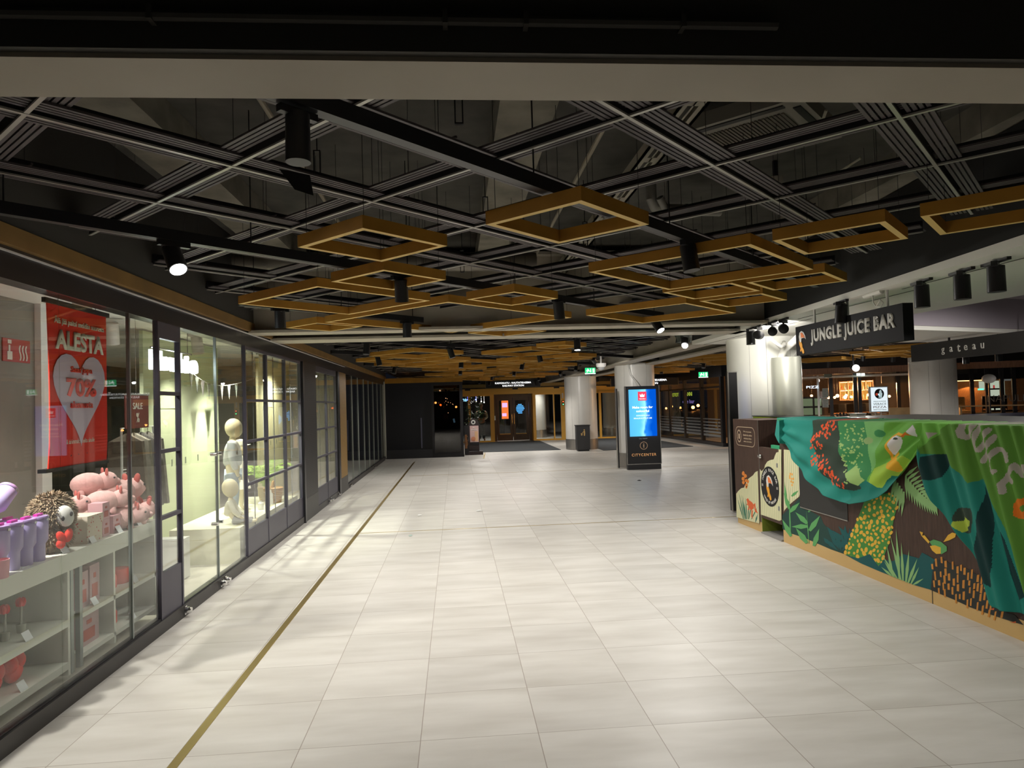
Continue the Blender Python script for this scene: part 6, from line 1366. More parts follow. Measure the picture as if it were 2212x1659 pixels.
D.append(('p', [(700, 505), (740, 528), (770, 552), (800, 556), (830, 500), (866, 472), (905, 478), (1000, 420), (1000, 700), (500, 700), (620, 600)], 'teal'))
# hanging right-hand part
D.append(('p', [(1074, 278), (1200, 170), (1310, 60), (2500, 60), (2500, 1600), (1900, 1500), (1761, 1150), (1700, 1000), (1620, 790), (1550, 640), (1490, 490), (1420, 520), (1330, 440), (1262, 382), (1252, 322), (1180, 322), (1090, 320)], 'moss'))
D.append(('p', [(1262, 382), (1330, 440), (1420, 520), (1490, 490), (1505, 640), (1480, 760), (1450, 1000), (1480, 1190), (1440, 1090), (1100, 520), (1080, 490), (1150, 500), (1216, 478)], 'teal'))
D.append(('p', [(1092, 340), (1135, 330), (1180, 322), (1255, 322), (1250, 372), (1216, 480), (1150, 502), (1088, 490)], 'deep'))
D.append(('p', [(1505, 500), (1555, 650), (1640, 830), (1700, 1010), (1770, 1200), (1900, 1500), (1580, 1450), (1480, 1190), (1440, 1000), (1470, 760), (1495, 640)], 'teal'))
D.append(('p', [(1500, 520), (1545, 640), (1560, 900), (1590, 1100), (1572, 1240), (1500, 1200), (1455, 1090), (1452, 980), (1480, 800)], 'deep'))
D.append(('p', [(1610, 850), (1640, 900), (1700, 1080), (1780, 1300), (1740, 1330), (1660, 1150)], 'deep'))
def z7(P_): return [((1860+x/4.739-1660)*3.19, (890+y/4.739-880)*3.19) for x, y in P_]
for st in ([(1062, 130), (1048, 190), (1066, 245), (1098, 262), (1130, 240), (1165, 165), (1185, 118)], [(1252, 122), (1205, 215), (1180, 320), (1200, 385), (1240, 388), (1275, 330), (1345, 185)], [(1395, 250), (1340, 370), (1280, 500)], [(1525, 500), (1515, 430), (1480, 380), (1430, 380), (1385, 450), (1360, 540), (1368, 610), (1400, 630), (1430, 605)], [(1660, 650), (1590, 545), (1540, 640), (1495, 740), (1512, 820)], [(1530, 645), (1575, 715)], [(1720, 560), (1800, 700), (1720, 860)]):
    D.append(('l', z7(st), 17, 'grey'))
D.append(('p', z7([(1590, 940), (1640, 885), (1760, 880), (1760, 1090), (1650, 1095), (1605, 1060)]), 'orange')); D.append(('e', *z7([(1690, 985)])[0], 20, 22, 0, 'moss'))
D.append(('p', z7([(985, 985), (1060, 970), (1170, 985), (1195, 1030), (1185, 1230), (1150, 1258), (1060, 1240), (985, 1180), (965, 1080)]), 'dark'))
for q_ in ([(1050, 1010), (1090, 1000), (1098, 1060), (1130, 1080), (1172, 1120), (1165, 1170), (1120, 1180), (1090, 1210), (1040, 1232), (960, 1160), (975, 1120), (1040, 1115), (1050, 1070)],): D.append(('p', z7(q_), 'leafy'))
D.append(('e', *z7([(1075, 1110)])[0], 11, 15, 0, 'dark')); D.append(('e', *z7([(1095, 1165)])[0], 20, 14, .3, 'dark'))
BB = []
for d in D:
    if d[0] == 'e': BB.append((d[1]-max(d[3:5]), d[1]+max(d[3:5]), d[2]-max(d[3:5]), d[2]+max(d[3:5])))
    else: xs_ = [p[0] for p in d[1]]; ys_ = [p[1] for p in d[1]]; k = d[2] if d[0] == 'l' else 0; BB.append((min(xs_)-k, max(xs_)+k, min(ys_)-k, max(ys_)+k))
names = list(CL); CM = [cm('cloth '+n, CL[n]) for n in names]
for m_ in CM: m_.node_tree.nodes['Principled BSDF'].inputs['Roughness'].default_value = .75
def colour(x, y):
    for d, bb in zip(reversed(D), reversed(BB)):
        if not (bb[0] <= x <= bb[1] and bb[2] <= y <= bb[3]): continue
        if d[0] == 'p':
            if pip(x, y, d[1]): return names.index(d[2])
        elif d[0] == 'e':
            dx, dy = x-d[1], y-d[2]; c_, s_ = math.cos(d[5]), math.sin(d[5]); u_, v_ = dx*c_+dy*s_, -dx*s_+dy*c_
            if (u_/d[3])**2+(v_/d[4])**2 < 1: return names.index(d[6])
        else:
            for (a, b_), (c_, e_) in zip(d[1], d[1][1:]):
                L2 = (c_-a)**2+(e_-b_)**2; t_ = max(0, min(1, ((x-a)*(c_-a)+(y-b_)*(e_-b_))/L2))
                if (x-a-t_*(c_-a))**2+(y-b_-t_*(e_-b_))**2 < d[2]**2: return names.index(d[3])
    return names.index('teal')
def cloth(xa, xb, nx, ny, lab_name, parent):
    b = MB(); vs = []; dr = []
    for i in range(nx+1):
        x = xa+(xb-xa)*i/nx; t0, t1 = top(x), swag(x)
        for j in range(ny+1):
            f_ = j/ny; y = t0+(t1-t0)*f_; (px_, py_), = Z3([(x, y)]); q = onx(px_, py_, XC-.03)
            if x < 1075:     # swag: folds gather towards the two pinned corners
                e = .022*math.sin(f_*17+x*.004+1.2*math.sin(x*.006))*min(1, f_*3)*(.4+.6*f_)+.016*math.sin((x*.8+y)*.028)*f_+.05*math.sin(PI*min(1, max(0, (x-107)/960)))*f_**2
                if x > 720: e += .022*math.sin((x*.62+y*.85)*.045)*min(1, (x-720)/150)
            else:            # hanging part: long folds falling down
                k = (x-1075); s_ = x-(y-100)*.28; e = .03*math.sin(s_*.026)*min(1, .25+f_)+.014*math.sin(s_*.063+1)+.02
            if x < 107: e = .05-.07*(107-x)/72
            vs.append((XC-.034-max(-.02, e), q.y, q.z if j else min(q.z, 1.43))); dr.append((x, y))
    fs = []; mi = []
    for i in range(nx):
        for j in range(ny):
            a = i*(ny+1)+j; fs.append((a, a+1, a+ny+2, a+ny+1)); x, y = (dr[a][0]+dr[a+ny+2][0])/2, (dr[a][1]+dr[a+ny+2][1])/2; mi.append(colour(x, y))
    # flap lying on the worktop
    o_ = len(vs)
    for i in range(nx+1):
        p = vs[i*(ny+1)]; x = dr[i*(ny+1)][0]
        vs.append((XC+.02, p[1], max(p[2], 1.42)+.004)); vs.append((XC+.42+.03*math.sin(i*.2), p[1], 1.425+.008*math.sin(i*.5)))
    for i in range(nx):
        a, c = i*(ny+1), (i+1)*(ny+1); col = colour(dr[a][0]+2, dr[a][1]+6)
        fs.append((a, c, o_+2*i+2, o_+2*i)); mi.append(col); fs.append((o_+2*i, o_+2*i+2, o_+2*i+3, o_+2*i+1)); mi.append(col)
    b.v, b.f, b.m = vs, fs, mi
    ob = b.build(lab_name, CM, parent, True)
    md = ob.modifiers.new('thick', 'SOLIDIFY'); md.thickness = .003; md.offset = -1
    return ob
ck = thing('counter_cloth', 'green and teal jungle cloth with letters JUICE draped over the counter', 'cloth', (3.7, 6, 1.4))
cloth(36, 1072, 330, 150, 'swag', ck)
cloth(1072, 2380, 330, 190, 'hanging_part', ck)
# folded corner hanging at the left end of the cloth
b = MB(); pts = [onx(px_, py_, XC-.02) for px_, py_ in Z3([(107, 86), (35, 182), (40, 200), (72, 225), (108, 250), (110, 170)])]
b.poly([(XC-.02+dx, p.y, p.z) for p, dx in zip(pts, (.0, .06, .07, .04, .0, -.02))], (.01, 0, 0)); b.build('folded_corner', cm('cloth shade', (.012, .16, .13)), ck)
tag(MB().tube([(XC-.03, 6.0, 1.432), (XC-.035, 5.9, 1.428), (XC-.03, 5.7, 1.435)], .004, 5).build('cloth_seam', cm('seam', (.2, .4, .15))), 'thin raised seam along the top hem of the cloth', 'seam') if False else None
# ================================================================ restaurants on the right
t = thing('fascia_sign', 'long black fascia with one widely spaced pale lowercase word', 'sign', (8.05, 7, 2.2))
MB().box(8.04, 8.12, 2.2, 11.62, 2.205, 2.50).build('board', mat('fascia black', (.02, .018, .016), .5), t)
for chx, px_ in zip('gateau', (2036.5, 2054, 2070.5, 2085.5, 2103.5, 2121.5)):
    q = onx(px_, 757-(px_-2036)*.105, 8.03); text(chx, (8.036, q.y, 2.352-.02*(chx == 'g')+.005*(chx == 't')), L3, U3, None, (.115, .085, .115, .085, .085, .085)['gateau'.index(chx) if chx != 'a' else 1], mat('pale letters', (.62, .60, .55), .5), t, 'letter', .006, .01)
for k in range(4): MB().box(8.07, 8.09, 3.5+2.4*k, 3.53+2.4*k, 2.5, 3.5).build('hanger', BLACK, t)
for k, y in enumerate((10.9, 10.2, 9.6, 8.9)): spotlamp(8.5, y, 'dark spotlight behind the long black fascia, %s from the left' % ORD[k], (0, 0, -1), None, z=2.30, grp='spotlights behind the long black fascia', rod=3.5)
# restaurant front
A_, B_ = Vector((9.9, 22.35, 0)), Vector((21, 17.15, 0)); DW = (B_-A_).normalized(); NW = Vector((DW.y, -DW.x, 0))   # NW faces the hall
if NW.y > 0: NW = -NW
def onW(px_, py_, back=0): return onp(px_, py_, A_-NW*back, NW)
def wbox(s0, s1, z0, z1, d0, d1, mb=None):
    b = mb or MB(); a = A_+DW*s0-NW*d0; c = A_+DW*s1-NW*d0; o = -NW*(d1-d0)
    return b.poly([(a.x, a.y, z0), (c.x, c.y, z0), (c.x, c.y, z1), (a.x, a.y, z1)], o)
LEN = (B_-A_).length
WOODB = mat('reeded wood', (.36, .20, .13), .6, noise=.3, nscale=18, stretch=(6, 6, .3))
struct('wall_restaurant_band', wbox(0, LEN, 2.32, 2.52, 0, .1), WOODB)
struct('trim_60', wbox(0, LEN, 2.52, 3.5, .05, .1), BLACK)
struct('baseboard_restaurant', wbox(0, LEN, 0, 1.0, .02, .1), mat('oak skirting', (.30, .22, .12), .5))
struct('wall_restaurant_back', wbox(-2, LEN+2, 0, 3.2, 6.0, 6.1), mat('restaurant back', (.05, .035, .025), .8))
struct('ceiling_restaurant', wbox(-2, LEN+2, 2.95, 3.0, .1, 6.0), BLACK)
for k, px_ in enumerate((1796, 1848, 1858, 1942, 2101, 2134, 2166, 2192)):
    p = onW(px_, 860); s_ = (p-A_).dot(DW); struct('trim_%d' % (61+k), wbox(s_-.05, s_+.05, 0, 2.32, -.02, .08), BLACK)
p = onW(1768, 860); s_ = (p-A_).dot(DW); struct('trim_70', wbox(s_-.03, s_+.03, 0, 2.30, -.03, .0), WHITE)
tag(wbox(0.2, LEN-.2, 1.0, 2.32, .03, .04).build('restaurant_glazing', glassmat('restaurant glass', (.9, .9, .9), .05)), 'long glazed front of the pizza restaurant', 'glazing')
struct('trim_71', wbox(.4, 5.2, 2.20, 2.26, -.1, 0), WHITE)
def sz(px_, py_, back=0):
    p = onW(px_, py_, back); return (p-A_).dot(DW), p.z
# dark drop blinds on the right
a, _ = sz(1905, 820); c, _ = sz(2212, 820)
tag(wbox(a, c+4, 1.98, 2.32, .1, .14).build('dark_blind', BLACK), 'dark blind above the restaurant windows right of the pizza sign', 'blind')
# warm bottle shelves
AMB = glow('amber backlight', (1, .42, .07), .95)
rr = random.Random(4)
BT = [mat('bottle %d' % k, c, .25) for k, c in enumerate(((.12, .03, .01), (.02, .06, .02), (.25, .16, .08), (.02, .02, .02), (.4, .32, .2)))]
bi = 0
for k, (x0_, x1_, y0_, y1_) in enumerate(((1814, 1831, 826, 842), (1832, 1846, 825, 842), (1853.5, 1859, 824, 842), (1861, 1869, 823.5, 841.5), (1871, 1884.5, 823, 841), (1815, 1831, 844, 863), (1833, 1846, 843, 863), (1861, 1877, 842, 862))):
    s0, z1 = sz(x0_, y0_, 3); s1, z0 = sz(x1_, y1_, 3)
    t = thing('bottle_shelf', 'amber-lit bottle compartment behind the bar, %s from the top left' % ORD[k], 'shelf', tuple(A_+DW*s0-NW*3), 'amber bottle compartments')
    wbox(s0, s1, z0, z1, 3.2, 3.22).build('backlight', AMB, t); f_ = MB(); wbox(s0-.03, s1+.03, z0-.03, z0, 2.9, 3.22, f_); wbox(s0-.03, s1+.03, z1, z1+.02, 2.9, 3.22, f_); wbox(s0-.03, s0, z0, z1, 2.9, 3.22, f_); wbox(s1, s1+.03, z0, z1, 2.9, 3.22, f_); f_.build('case', mat('walnut', (.10, .05, .02), .5), t)
    wbox(s0, s1, z1-.02, z1-.005, 2.9, 2.93).build('light_strip', glow('strip warm', (1, .75, .45), 4), t)
    n = max(1, int((s1-s0)/.085))
    for q in range(n):
        c_ = A_+DW*(s0+(q+.5)*(s1-s0)/n)-NW*3.05; h_ = (z1-z0)*rr.uniform(.55, .85); r_ = .028
        if q == n//3 and n > 3: continue
        tt = tag(MB().lathe((c_.x, c_.y, z0), [(r_, 0), (r_, h_*.55), (.011, h_*.72), (.011, h_), (0, h_)], 10).build('bottle', BT[rr.randrange(5)], smooth=True), 'bottle in the amber compartments behind the bar, %s counted from the left end' % (ORD[bi] if bi < 45 else 'last'), 'bottle', 'bottles behind the bar'); bi += 1
# warm bulbs
for k, (px_, py_) in enumerate(((1753, 855), (1790, 859), (1803, 858.5), (1809, 855), (1825.5, 858), (1828, 854), (1839, 857.5), (1858.5, 853.5), (1875.5, 853), (1921, 856))):
    q = onW(px_, py_, 1.6); t = thing('pendant_bulb', 'warm globe bulb in the restaurant, %s from the left' % ORD[k], 'pendant bulb', tuple(q), 'globe bulbs in the restaurant'); MB().ball(q, .045 if k not in (3, 4) else .06, 12).build('globe', glow('warm white bulb', (1, .55, .22), 9), t, True); MB().tube([(q.x, q.y, q.z+.04), (q.x, q.y, 2.95)], .003, 4).build('cord', BLACK, t)
for k, (px_, back) in enumerate(((1800, 2), (1850, 2.2), (1890, 1.8))):
    q = onW(px_, 850, back); l = bpy.data.lights.new('bulb', 'POINT'); l.energy = 260; l.color = (1, .5, .2); l.shadow_soft_size = .08; o = bpy.data.objects.new('bulb_light', l); C.objects.link(o); o.location = (q.x, q.y, 1.9)
# bar counter, stools, tables
s0, _ = sz(1795, 880, 2.2); s1, _ = sz(1900, 880, 2.2)
tag(wbox(s0, s1, 0, 1.12, 2.2, 2.6).build('bar_counter', mat('bar front', (.25, .12, .05), .5, noise=.3, nscale=5)), 'warm lit bar counter in the restaurant', 'bar')
b_st = mat('stool black', (.01, .01, .01), .4)
for k, px_ in enumerate((1806, 1820, 1834, 1846, 1866, 1882, 1897)):
    q = onW(px_, 885, 1.0+.5*(k % 3)); t = thing('bar_stool', 'dark high stool in the restaurant, %s from the left' % ORD[k], 'stool', (q.x, q.y, 0), 'high stools in the restaurant')
    MB().lathe((q.x, q.y, .98), [(0, 0), (.19, 0), (.2, .03), (0, .04)], 16).build('seat', b_st, t); MB().box(q.x-.17, q.x+.17, q.y+.15, q.y+.18, 1.05, 1.34).build('backrest', b_st, t)
    for sx in (-1, 1):
        for sy in (-1, 1): MB().tube([(q.x+sx*.1, q.y+sy*.1, .98), (q.x+sx*.19, q.y+sy*.19, 0)], .014, 6).build('leg', b_st, t)
for k, px_ in enumerate((1818, 1838, 1853, 1869)):
    q = onp(px_, 899, A_+NW*(1.2+.75*(k % 2)), NW); t = thing('tub_chair', 'black rounded chair back in front of the restaurant window, %s from the left' % ORD[k], 'chair', (q.x, q.y, 0), 'black rounded chairs')
    b = MB(); n = 14
    for i in range(n): a0, a1 = PI*i/n, PI*(i+1)/n; b.bar((q.x+.23*math.cos(a0), q.y+.2-.23*math.sin(a0), .62+.25*math.sin(a0)), (q.x+.23*math.cos(a1), q.y+.2-.23*math.sin(a1), .62+.25*math.sin(a1)), .03, .5)
    b.build('backrest', b_st, t); MB().lathe((q.x, q.y+.15, .45), [(0, 0), (.24, 0), (.25, .05), (0, .07)], 18).build('seat', b_st, t)
    for sx in (-1, 1):
        for sy in (-1, 1): MB().tube([(q.x+sx*.15, q.y+.15+sy*.15, .46), (q.x+sx*.2, q.y+.15+sy*.2, 0)], .015, 6).build('leg', b_st, t)
# pale green cabinet doors left
s0, z1 = sz(1752, 859, .5); s1, z0 = sz(1778, 899, .5)
t = thing('service_hatch', 'pale green glazed doors left of the restaurant bar', 'cabinet', tuple(A_+DW*s0-NW*.5)); PG = glow('pale green lit', (.5, .62, .35), .32)
wbox(s0-.5, s1, 0, z1, .55, .6).build('lit_panel', PG, t)
f_ = MB(); m0 = (s0+s1)/2-.1
for s_ in (m0, s1, m0-.75): wbox(s_-.03, s_+.03, 0, z1, .48, .55, f_)
for z in (z1, (z0+z1)/2, z0+.02): wbox(s0-.5, s1, z-.03, z+.03, .48, .55, f_)
f_.build('frame', BLACK, t)
for k, (y0_, y1_) in enumerate(((839, 859), (862, 880))):
    s0, z1 = sz(1776, y0_); s1, z0 = sz(1790, y1_); t = thing('menu_poster', 'pale menu sheet on the restaurant glass, %s one' % ('upper', 'lower')[k], 'poster', tuple(A_+DW*s0))
    wbox(s0, s1, z0, z1, -.02, -.01).build('sheet', mat('menu grey', (.30, .33, .30), .5), t)
    b = MB()
    for q in range(5): wbox(s0+.03, s1-.03-.03*(q % 2), z1-.06-.05*q, z1-.045-.05*q, -.024, -.02, b)
    b.build('print', mat('menu print', (.15, .16, .15), .5), t)
s0, z0 = sz(1762, 836); text('PIZZ', tuple(A_+DW*(s0-.1)+NW*.06+Vector((0, 0, z0))), DW, Vector((0, 0, 1)), .36, .075, glow('pizz white', (.7, .85, 1), 2.5), None, 'glowing_letters', .01, .0); tag(bpy.data.objects['glowing_letters'], 'small glowing white letters on the dark panel behind the juice column', 'lettering')
# white emergency lamps and spot
for k, px_ in enumerate((1854.5, 1864)):
    s0, z0 = sz(px_, 809, -.3); t = tag(wbox(s0-.05, s0+.05, z0-.04, z0+.04, -.32, -.28).build('emergency_lamp', glow('cool lamp', (.8, 1, .9), 3)), 'small square white emergency lamp under the wood band, %s one' % ('left', 'right')[k], 'lamp')
q = onW(1788, 811.5, -.2); tag(MB().box(q.x-.12, q.x+.12, q.y-.02, q.y+.02, q.z-.05, q.z+.05).build('sensor_box', mat('grey green', (.2, .25, .22), .4)), 'grey box hanging below the wood band on the left', 'sensor')
t = thing('bright_spotlight', 'dazzling white spotlight hanging in front of the wood band', 'spotlight', (9.2, 15.3, 2.3)); q = onp(1849, 795, Vector((0, 15.2, 0)), Vector((0, 1, 0)))
MB().ball(q, .075, 16).build('lens', glow('dazzling', (1, 1, 1), 25), t, True); MB().tube([(q.x, q.y+.08, q.z+.02), (q.x, q.y+.1, q.z+.14), (q.x, q.y+.1, 3.5)], .02, 8).build('arm', BLACK, t); MB().tube([(q.x, q.y+.04, q.z), (q.x, q.y+.16, q.z+.04)], .06, 14).build('housing', BLACK, t)
spot(q-Vector((.1, .15, .05)), (8, 8, 0), SPOT_W*1.2, 120, .9)
# light box of the pizza association
t = thing('pizza_lightbox', 'white illuminated pizza association sign on a stand', 'sign', (8.94, 14, 0)); y = 14.0
MB().box(8.73, 9.135, y, y+.05, 1.27, 1.815).build('frame', mat('grey frame', (.40, .42, .44), .4), t)
MB().box(8.75, 9.115, y-.004, y, 1.29, 1.795).build('panel', glow('lightbox', (.84, .95, 1), .95), t)
BK = mat('ink', (.02, .02, .025), .5)
MB().lathe((8.935, y-.006, 1.66), [(0, 0), (.105, 0), (.105, .003), (0, .003)], 32, axis='y').build('round_emblem', BK, t)
b = MB(); yq = y-.01
for P_ in ([(.0, .06), (.03, .085), (.05, .06), (.045, .03), (.065, .01), (.06, -.03), (.05, -.085), (.02, -.10), (.01, -.05), (.0, -.09), (-.02, -.09), (-.01, -.03), (-.015, .01), (-.05, .0), (-.05, -.012), (-.01, -.01), (.0, .03)],): b.poly([(8.935+a, yq, 1.66+c) for a, c in P_], (0, .003, 0))
b.build('emblem_figure', mat('figure pale', (.6, .75, .8), .5, emit=(.6, .8, .85), estr=.5), t)
MB().lathe((8.875, y-.012, 1.65), [(0, 0), (.028, 0), (.028, .003), (0, .003)], 18, axis='y').build('emblem_pizza', mat('pizza red', (.6, .08, .04), .5, emit=(.8, .1, .05), estr=.4), t)
GY = mat('ink grey', (.25, .30, .30), .5)
text('ASSOCIAZIONE', (8.935, y-.005, 1.50), R2, U2, .28, .022, GY, t); text('VERACE', (8.935, y-.005, 1.445), R2, U2, .29, .045, GY, t); text('PIZZA', (8.935, y-.005, 1.38), R2, U2, .29, .045, mat('ink brown', (.25, .08, .05), .5), t); text('NAPOLETANA', (8.935, y-.005, 1.325), R2, U2, .29, .024, GY, t)
MB().tube([(8.85, y+.03, 1.27), (8.85, y+.03, 0)], .012, 6).tube([(8.98, y+.03, 1.27), (8.98, y+.03, 0)], .012, 6).tube([(8.75, y+.03, 1.24), (9.1, y+.03, 1.24)], .01, 6).build('stand', STEEL, t); MB().box(8.7, 9.15, y-.15, y+.25, 0, .02).build('foot', STEEL, t)
# oak parapets / tables in front of the restaurant
s0, _ = sz(1920, 890, -.8); s1, _ = sz(1978, 890, -.8)
tag(wbox(s0, s1+.3, 0, 1.22, -.85, -.8).build('oak_partition', mat('oak', (.42, .30, .15), .5, noise=.15, nscale=4)), 'low oak partition between the pizza sign and the column under the black fascia', 'partition')
s0, _ = sz(2068, 890, -.8); s1, _ = sz(2212, 890, -.8)
t = thing('oak_bench', 'oak topped ledge behind the navy counter', 'ledge', tuple(A_+DW*s0+NW*.8)); wbox(s0, s1+1, 1.20, 1.23, -1.0, -.6).build('top', MT['oak'], t); wbox(s0+.05, s0+.1, 0, 1.2, -.9, -.7).build('leg', MT['oak'], t); wbox(s1+.5, s1+.55, 0, 1.2, -.9, -.7).build('leg', MT['oak'], t)
t = thing('navy_counter', 'rounded navy blue counter behind the green cloth at the right edge', 'counter', (11.9, 12.9, 0))
MB().lathe((11.95, 12.7, 0), [(1.9, 0), (1.9, 1.06), (1.96, 1.08), (1.96, 1.13), (0, 1.14)], 56).build('body', mat('navy', (.045, .05, .10), .5), t, True)
MB().lathe((11.95, 12.7, 1.14), [(0, .0), (1.88, .0), (1.88, .01), (0, .012)], 56).build('top', mat('navy top', (.08, .09, .14), .3), t)
# brick oven area and green-white kitchen light
q0, z1 = sz(2063, 845, 1.5); q1, z0 = sz(2098, 895, 1.5)
BR = bpy.data.materials.new('brick warm'); BR.use_nodes = True; nt = BR.node_tree; br = nt.nodes.new('ShaderNodeTexBrick'); tc = nt.nodes.new('ShaderNodeTexCoord'); mp = nt.nodes.new('ShaderNodeMapping'); mp.inputs['Rotation'].default_value = (PI/2, 0, .44); nt.links.new(tc.outputs['Object'], mp.inputs[0]); nt.links.new(mp.outputs[0], br.inputs[0]); br.inputs['Scale'].default_value = 7
br.inputs['Color1'].default_value = (.35, .16, .06, 1); br.inputs['Color2'].default_value = (.28, .12, .05, 1); br.inputs['Mortar'].default_value = (.10, .05, .02, 1); nt.links.new(br.outputs[0], nt.nodes['Principled BSDF'].inputs['Base Color'])
struct('wall_brick', wbox(q0-.6, q1+1.3, 0, 2.1, 1.5, 1.6), BR)
pl = A_+DW*(q0+.4)-NW*1.2; l = bpy.data.lights.new('wash', 'SPOT'); l.energy = 30; l.color = (1, .5, .15); l.spot_size = 2.2; o = bpy.data.objects.new('wall_wash', l); C.objects.link(o); o.location = (pl.x, pl.y, 1.95)
t = thing('wall_washer', 'warm strip lamp above the brick wall right of the column under the black fascia', 'lamp', tuple(pl)); wbox(q0, q0+.9, 1.97, 2.0, 1.15, 1.2).build('strip', glow('wash strip', (1, .6, .2), 5), t)
WG = glow('kitchen white', (.70, .80, .62), .75)
def lit(px0, px1, py0, py1, back, name, m_, lab, cat):
    s0, z1 = sz(px0, py0, back); s1, z0 = sz(px1, py1, back); return tag(wbox(s0, s1, z0, z1, back, back+.05).build(name, m_), lab, cat)
lit(2137, 2161, 823, 885, 1.2, 'lit_doorway', WG, 'bright kitchen doorway behind the round white lamp', 'doorway')
lit(2115, 2130, 824, 842, 1.2, 'lit_hatch', WG, 'small bright hatch left of the round white lamp', 'hatch')
lit(2164, 2172, 823, 873, 1.2, 'lit_strip', WG, 'narrow bright strip right of the mullion by the letters', 'window')
lit(2166, 2187, 806, 822, 1.2, 'lit_transom', glow('grey lit', (.30, .32, .30), .35), 'dim lit transom above the restaurant letters', 'window')
lit(2146, 2149, 832, 839, 1.1, 'red_box', glow('red box', (.8, .05, .05), .6), 'small red box on the kitchen shelf', 'box')
lit(2137, 2160, 839, 841.5, 1.0, 'kitchen_shelf', BLACK, 'dark upper shelf across the bright doorway', 'shelf'); lit(2137, 2162, 867, 870, 1.0, 'kitchen_rail', BLACK, 'dark lower rail across the bright doorway', 'rail')
lit(2113, 2125, 839.5, 842.5, .9, 'green_lamp', glow('green lamp', (.1, .9, .5), 2.5), 'green glowing lamp by the small hatch', 'lamp')
sN, zN = sz(2174, 860, -.05); text('NAPULE', tuple(A_+DW*(sN+.02)+NW*.06+Vector((0, 0, zN))), DW, Vector((0, 0, 1)), 1.0, .20, mat('napule grey', (.26, .26, .24), .5), None, 'window_letters', .004, -.01); tag(bpy.data.objects['window_letters'], 'thin grey capital letters on the restaurant window', 'lettering')
t = thing('globe_lamp', 'round white lamp in front of the restaurant window', 'lamp', (13.9, 17, 1.9)); q = ony(2136, 818, 17.0)
MB().ball(q, (.16, .16, .12), 20).build('shade', mat('globe white', (.60, .58, .56), .5), t, True); MB().tube([(q.x, q.y, q.z-.1), (q.x, q.y, 0)], .02, 8).build('pole', BLACK, t); MB().lathe((q.x, q.y, 0), [(0, 0), (.16, 0), (.16, .02), (0, .03)], 18).build('foot', BLACK, t)
for k, (px_, lab) in enumerate(((2080, 'pale chair standing in front of the brick wall'), (2146, 'dark chair in front of the bright doorway'), (2172, 'dark chair right of the bright doorway'))):
    p = onW(px_, 870, .6); t = thing('dining_chair', lab, 'chair', (p.x, p.y, 0)); m_ = (mat('chair pale', (.35, .28, .16), .6), b_st, b_st)[k]
    MB().box(p.x-.22, p.x+.22, p.y-.2, p.y+.22, 1.0, 1.05).build('seat', m_, t); MB().box(p.x-.2, p.x+.2, p.y+.19, p.y+.22, 1.1, 1.48).build('backrest', m_, t)
    for sx in (-1, 1):
        for sy in (-1, 1): MB().tube([(p.x+sx*.2, p.y+sy*.19, 1.0 if sy < 0 else 1.45), (p.x+sx*.22, p.y+sy*.21, .0)], .014, 6).build('leg', m_, t)
# ================================================================ up in the ceiling void
ac = thing('ceiling_cassette', 'square air conditioning cassette above the slat grid', 'air conditioner', (2.0, 4.5, 3.25))
ACM = mat('cassette grey', (.30, .28, .24), .6)
cx, cy, hz = 1.82, 3.95, .38; R45 = Matrix.Rotation(math.radians(45), 3, 'Z')
def rb(mb, x0, x1, y0, y1, z0, z1):
    v = [Vector((cx, cy, 0))+R45 @ Vector((x, y, 0))+Vector((0, 0, z)) for z in (z0, z1) for y in (y0, y1) for x in (x0, x1)]
    mb.add(v, [(0, 2, 3, 1), (4, 5, 7, 6), (0, 1, 5, 4), (2, 6, 7, 3), (0, 4, 6, 2), (1, 3, 7, 5)]); return mb
rb(MB(), -hz, hz, -hz, hz, 3.22, 3.30).build('panel', ACM, ac)
b = MB()
for q in range(24): rb(b, -.25, .25, -.25+.0215*q, -.238+.0215*q, 3.212, 3.22)
b.build('grille', mat('grille', (.16, .14, .11), .7), ac)
b = MB(); rb(b, -.28, .28, .31, .35, 3.214, 3.222); rb(b, -.28, .28, -.35, -.31, 3.214, 3.222); rb(b, .31, .35, -.28, .28, 3.214, 3.222); rb(b, -.35, -.31, -.28, .28, 3.214, 3.222); b.build('outlet', BLACK, ac)
t = thing('smoke_detector', 'round white smoke detector above the grid right of centre', 'smoke detector', (2.45, 5.0, 3.4)); MB().lathe((2.52, 5.15, 3.3), [(0, 0), (.035, 0), (.06, .03), (.06, .07), (0, .07)], 20).build('body', mat('detector', (.42, .39, .33), .6), t, True); MB().tube([(2.52, 5.15, 3.37), (2.52, 5.15, 3.5)], .02, 8).build('mount', BLACK, t)
t = thing('junction_box', 'small white box hanging above the central grid', 'junction box', (1.5, 4.9, 3.3)); MB().box(1.46, 1.56, 4.83, 4.95, 3.28, 3.31).build('body', WHITE, t); MB().tube([(1.51, 4.89, 3.31), (1.51, 4.89, 3.5)], .005, 5).build('hanger', BLACK, t)
tr = thing('cable_tray', 'perforated pale cable tray running lengthwise above the grid', 'cable tray', (1.43, 6, 3.2)); b = MB().box(1.20, 1.22, 1.97, 28, 3.2, 3.26).box(1.33, 1.35, 1.97, 28, 3.2, 3.26).box(1.20, 1.245, 1.97, 28, 3.2, 3.205).box(1.305, 1.35, 1.97, 28, 3.2, 3.205); b.build('rails', mat('tray', (.38, .35, .28), .5), tr)
b = MB().box(1.27, 1.28, 2, 18.7, 3.2, 3.203)
for q in range(60): b.box(1.245, 1.305, 2+.28*q, 2.08+.28*q, 3.2, 3.205)
b.build('perforated_strip', mat('tray', (.38, .35, .28)), tr)
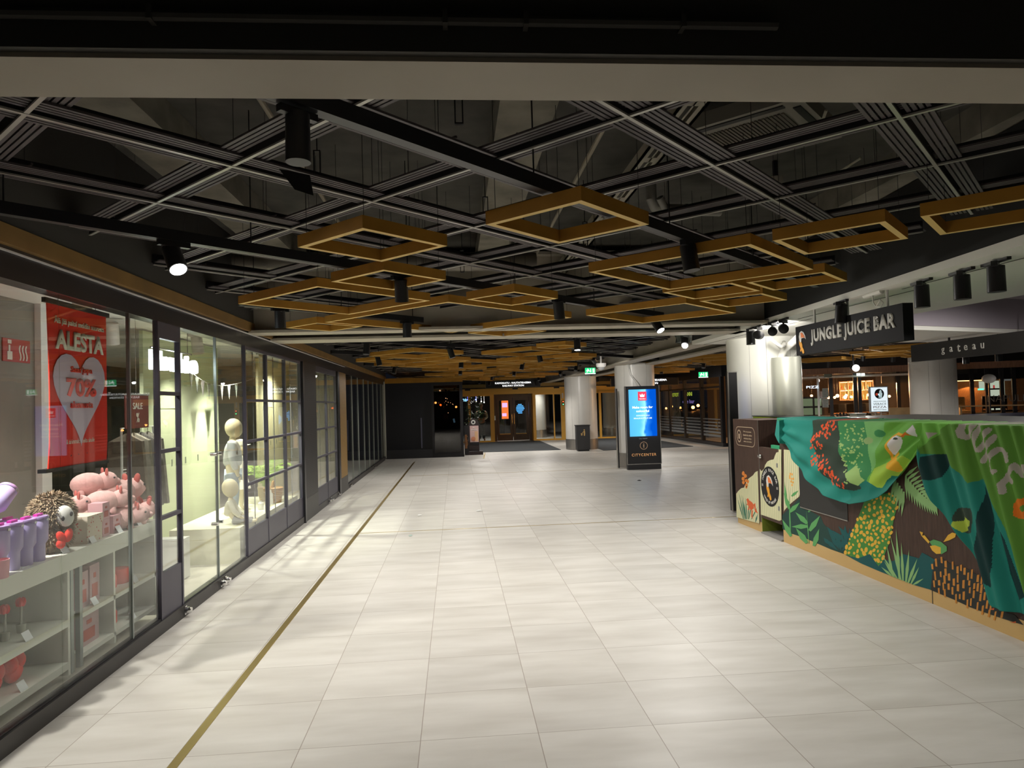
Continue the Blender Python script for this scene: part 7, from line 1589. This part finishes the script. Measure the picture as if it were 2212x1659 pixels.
t = thing('water_pipe', 'grey insulated pipe with elbows above the right-centre grid', 'pipe', (1.9, 5.5, 3.3)); b = MB().tube([(1.62, 5.45, 3.5), (1.62, 5.45, 3.30), (1.66, 5.5, 3.25), (1.8, 5.55, 3.24), (2.25, 5.6, 3.24)], .045, 12).tube([(1.66, 5.35, 3.28), (1.72, 5.4, 3.2), (1.8, 5.45, 3.2), (2.1, 5.5, 3.22)], .03, 10); b.build('tube', mat('pipe grey', (.28, .27, .24), .5), t, True)
MB().lathe((1.95, 5.57, 3.24), [(.052, -.01), (.052, .01)], 14, axis='x').build('collar', BLACK, t)
WC = mat('white cable', (.55, .52, .42), .5)
tag(MB().tube([(2.62, 4.95, 3.2), (2.68, 4.7, 3.22), (2.66, 4.5, 3.2), (2.72, 4.35, 3.24)], .009, 6).build('loose_cable', WC), 'white loose cable above the grid right of the smoke detector', 'cable')
tag(MB().tube([(2.02, 3.52, 3.2), (2.03, 3.62, 3.13), (2.12, 3.62, 3.12), (2.2, 3.50, 3.2)], .009, 6).build('loose_cable', WC), 'white cable loop hanging just behind the close beam', 'cable')
for k, (x, l) in enumerate(((-1.0, 'pale conduit above the grid on the left'), (.95, 'pale conduit above the grid at the centre'))):
    tag(MB().tube([(x, 1.97, 3.35), (x, 20, 3.35)], .016, 8).build('conduit', mat('conduit', (.33, .29, .22), .5)), l, 'conduit')
for k, (x, y) in enumerate(((.05, 3.1), (-.75, 4.0), (.25, 4.9), (1.1, 5.6), (.1, 6.6))):
    t = thing('hanger_bracket', 'black U-shaped hanger bracket above the grid, %s from the close beam' % ORD[k], 'bracket', (x, y, 2.9), 'hanger brackets above the grid')
    MB().box(x-.02, x-.014, y-.01, y+.01, 2.95, 3.15).box(x+.014, x+.02, y-.01, y+.01, 2.95, 3.15).box(x-.02, x+.02, y-.01, y+.01, 2.944, 2.95).box(x-.02, x+.02, y-.01, y+.01, 3.15, 3.156).tube([(x, y, 3.156), (x, y, 3.5)], .004, 5).build('strap', BLACK, t)
du = thing('ventilation_duct', 'round dark ventilation duct crossing above the grid', 'duct', (0, 8.6, 3.2))
MB().tube([(-2.2, 7.2, 3.2), (.9, 7.4, 3.2)], .1, 20).build('tube', mat('duct', (.20, .18, .15), .5, metal=.3), du, True)
for q in range(4): MB().tube([(-1.9+.8*q, 7.22+.05*q, 3.2), (-1.87+.8*q, 7.222+.05*q, 3.2)], .105, 20).build('collar', MT['duct'], du)

for k, (x, y, w_) in enumerate(((9.6, 15.6, .5), (11.0, 14.2, .3), (11.0, 16.6, .25), (14.4, 15.4, .6), (8.6, 17.4, .8), (10.6, 18.9, 1))):
    spotlamp(x, y, 'black spotlight under the frames before the restaurant, %s from the left' % ORD[(1, 3, 4, 5, 0, 2)[k]], (.1, .3, -1), SPOT_W*w_, grp='spotlights before the restaurant', rod=3.5)
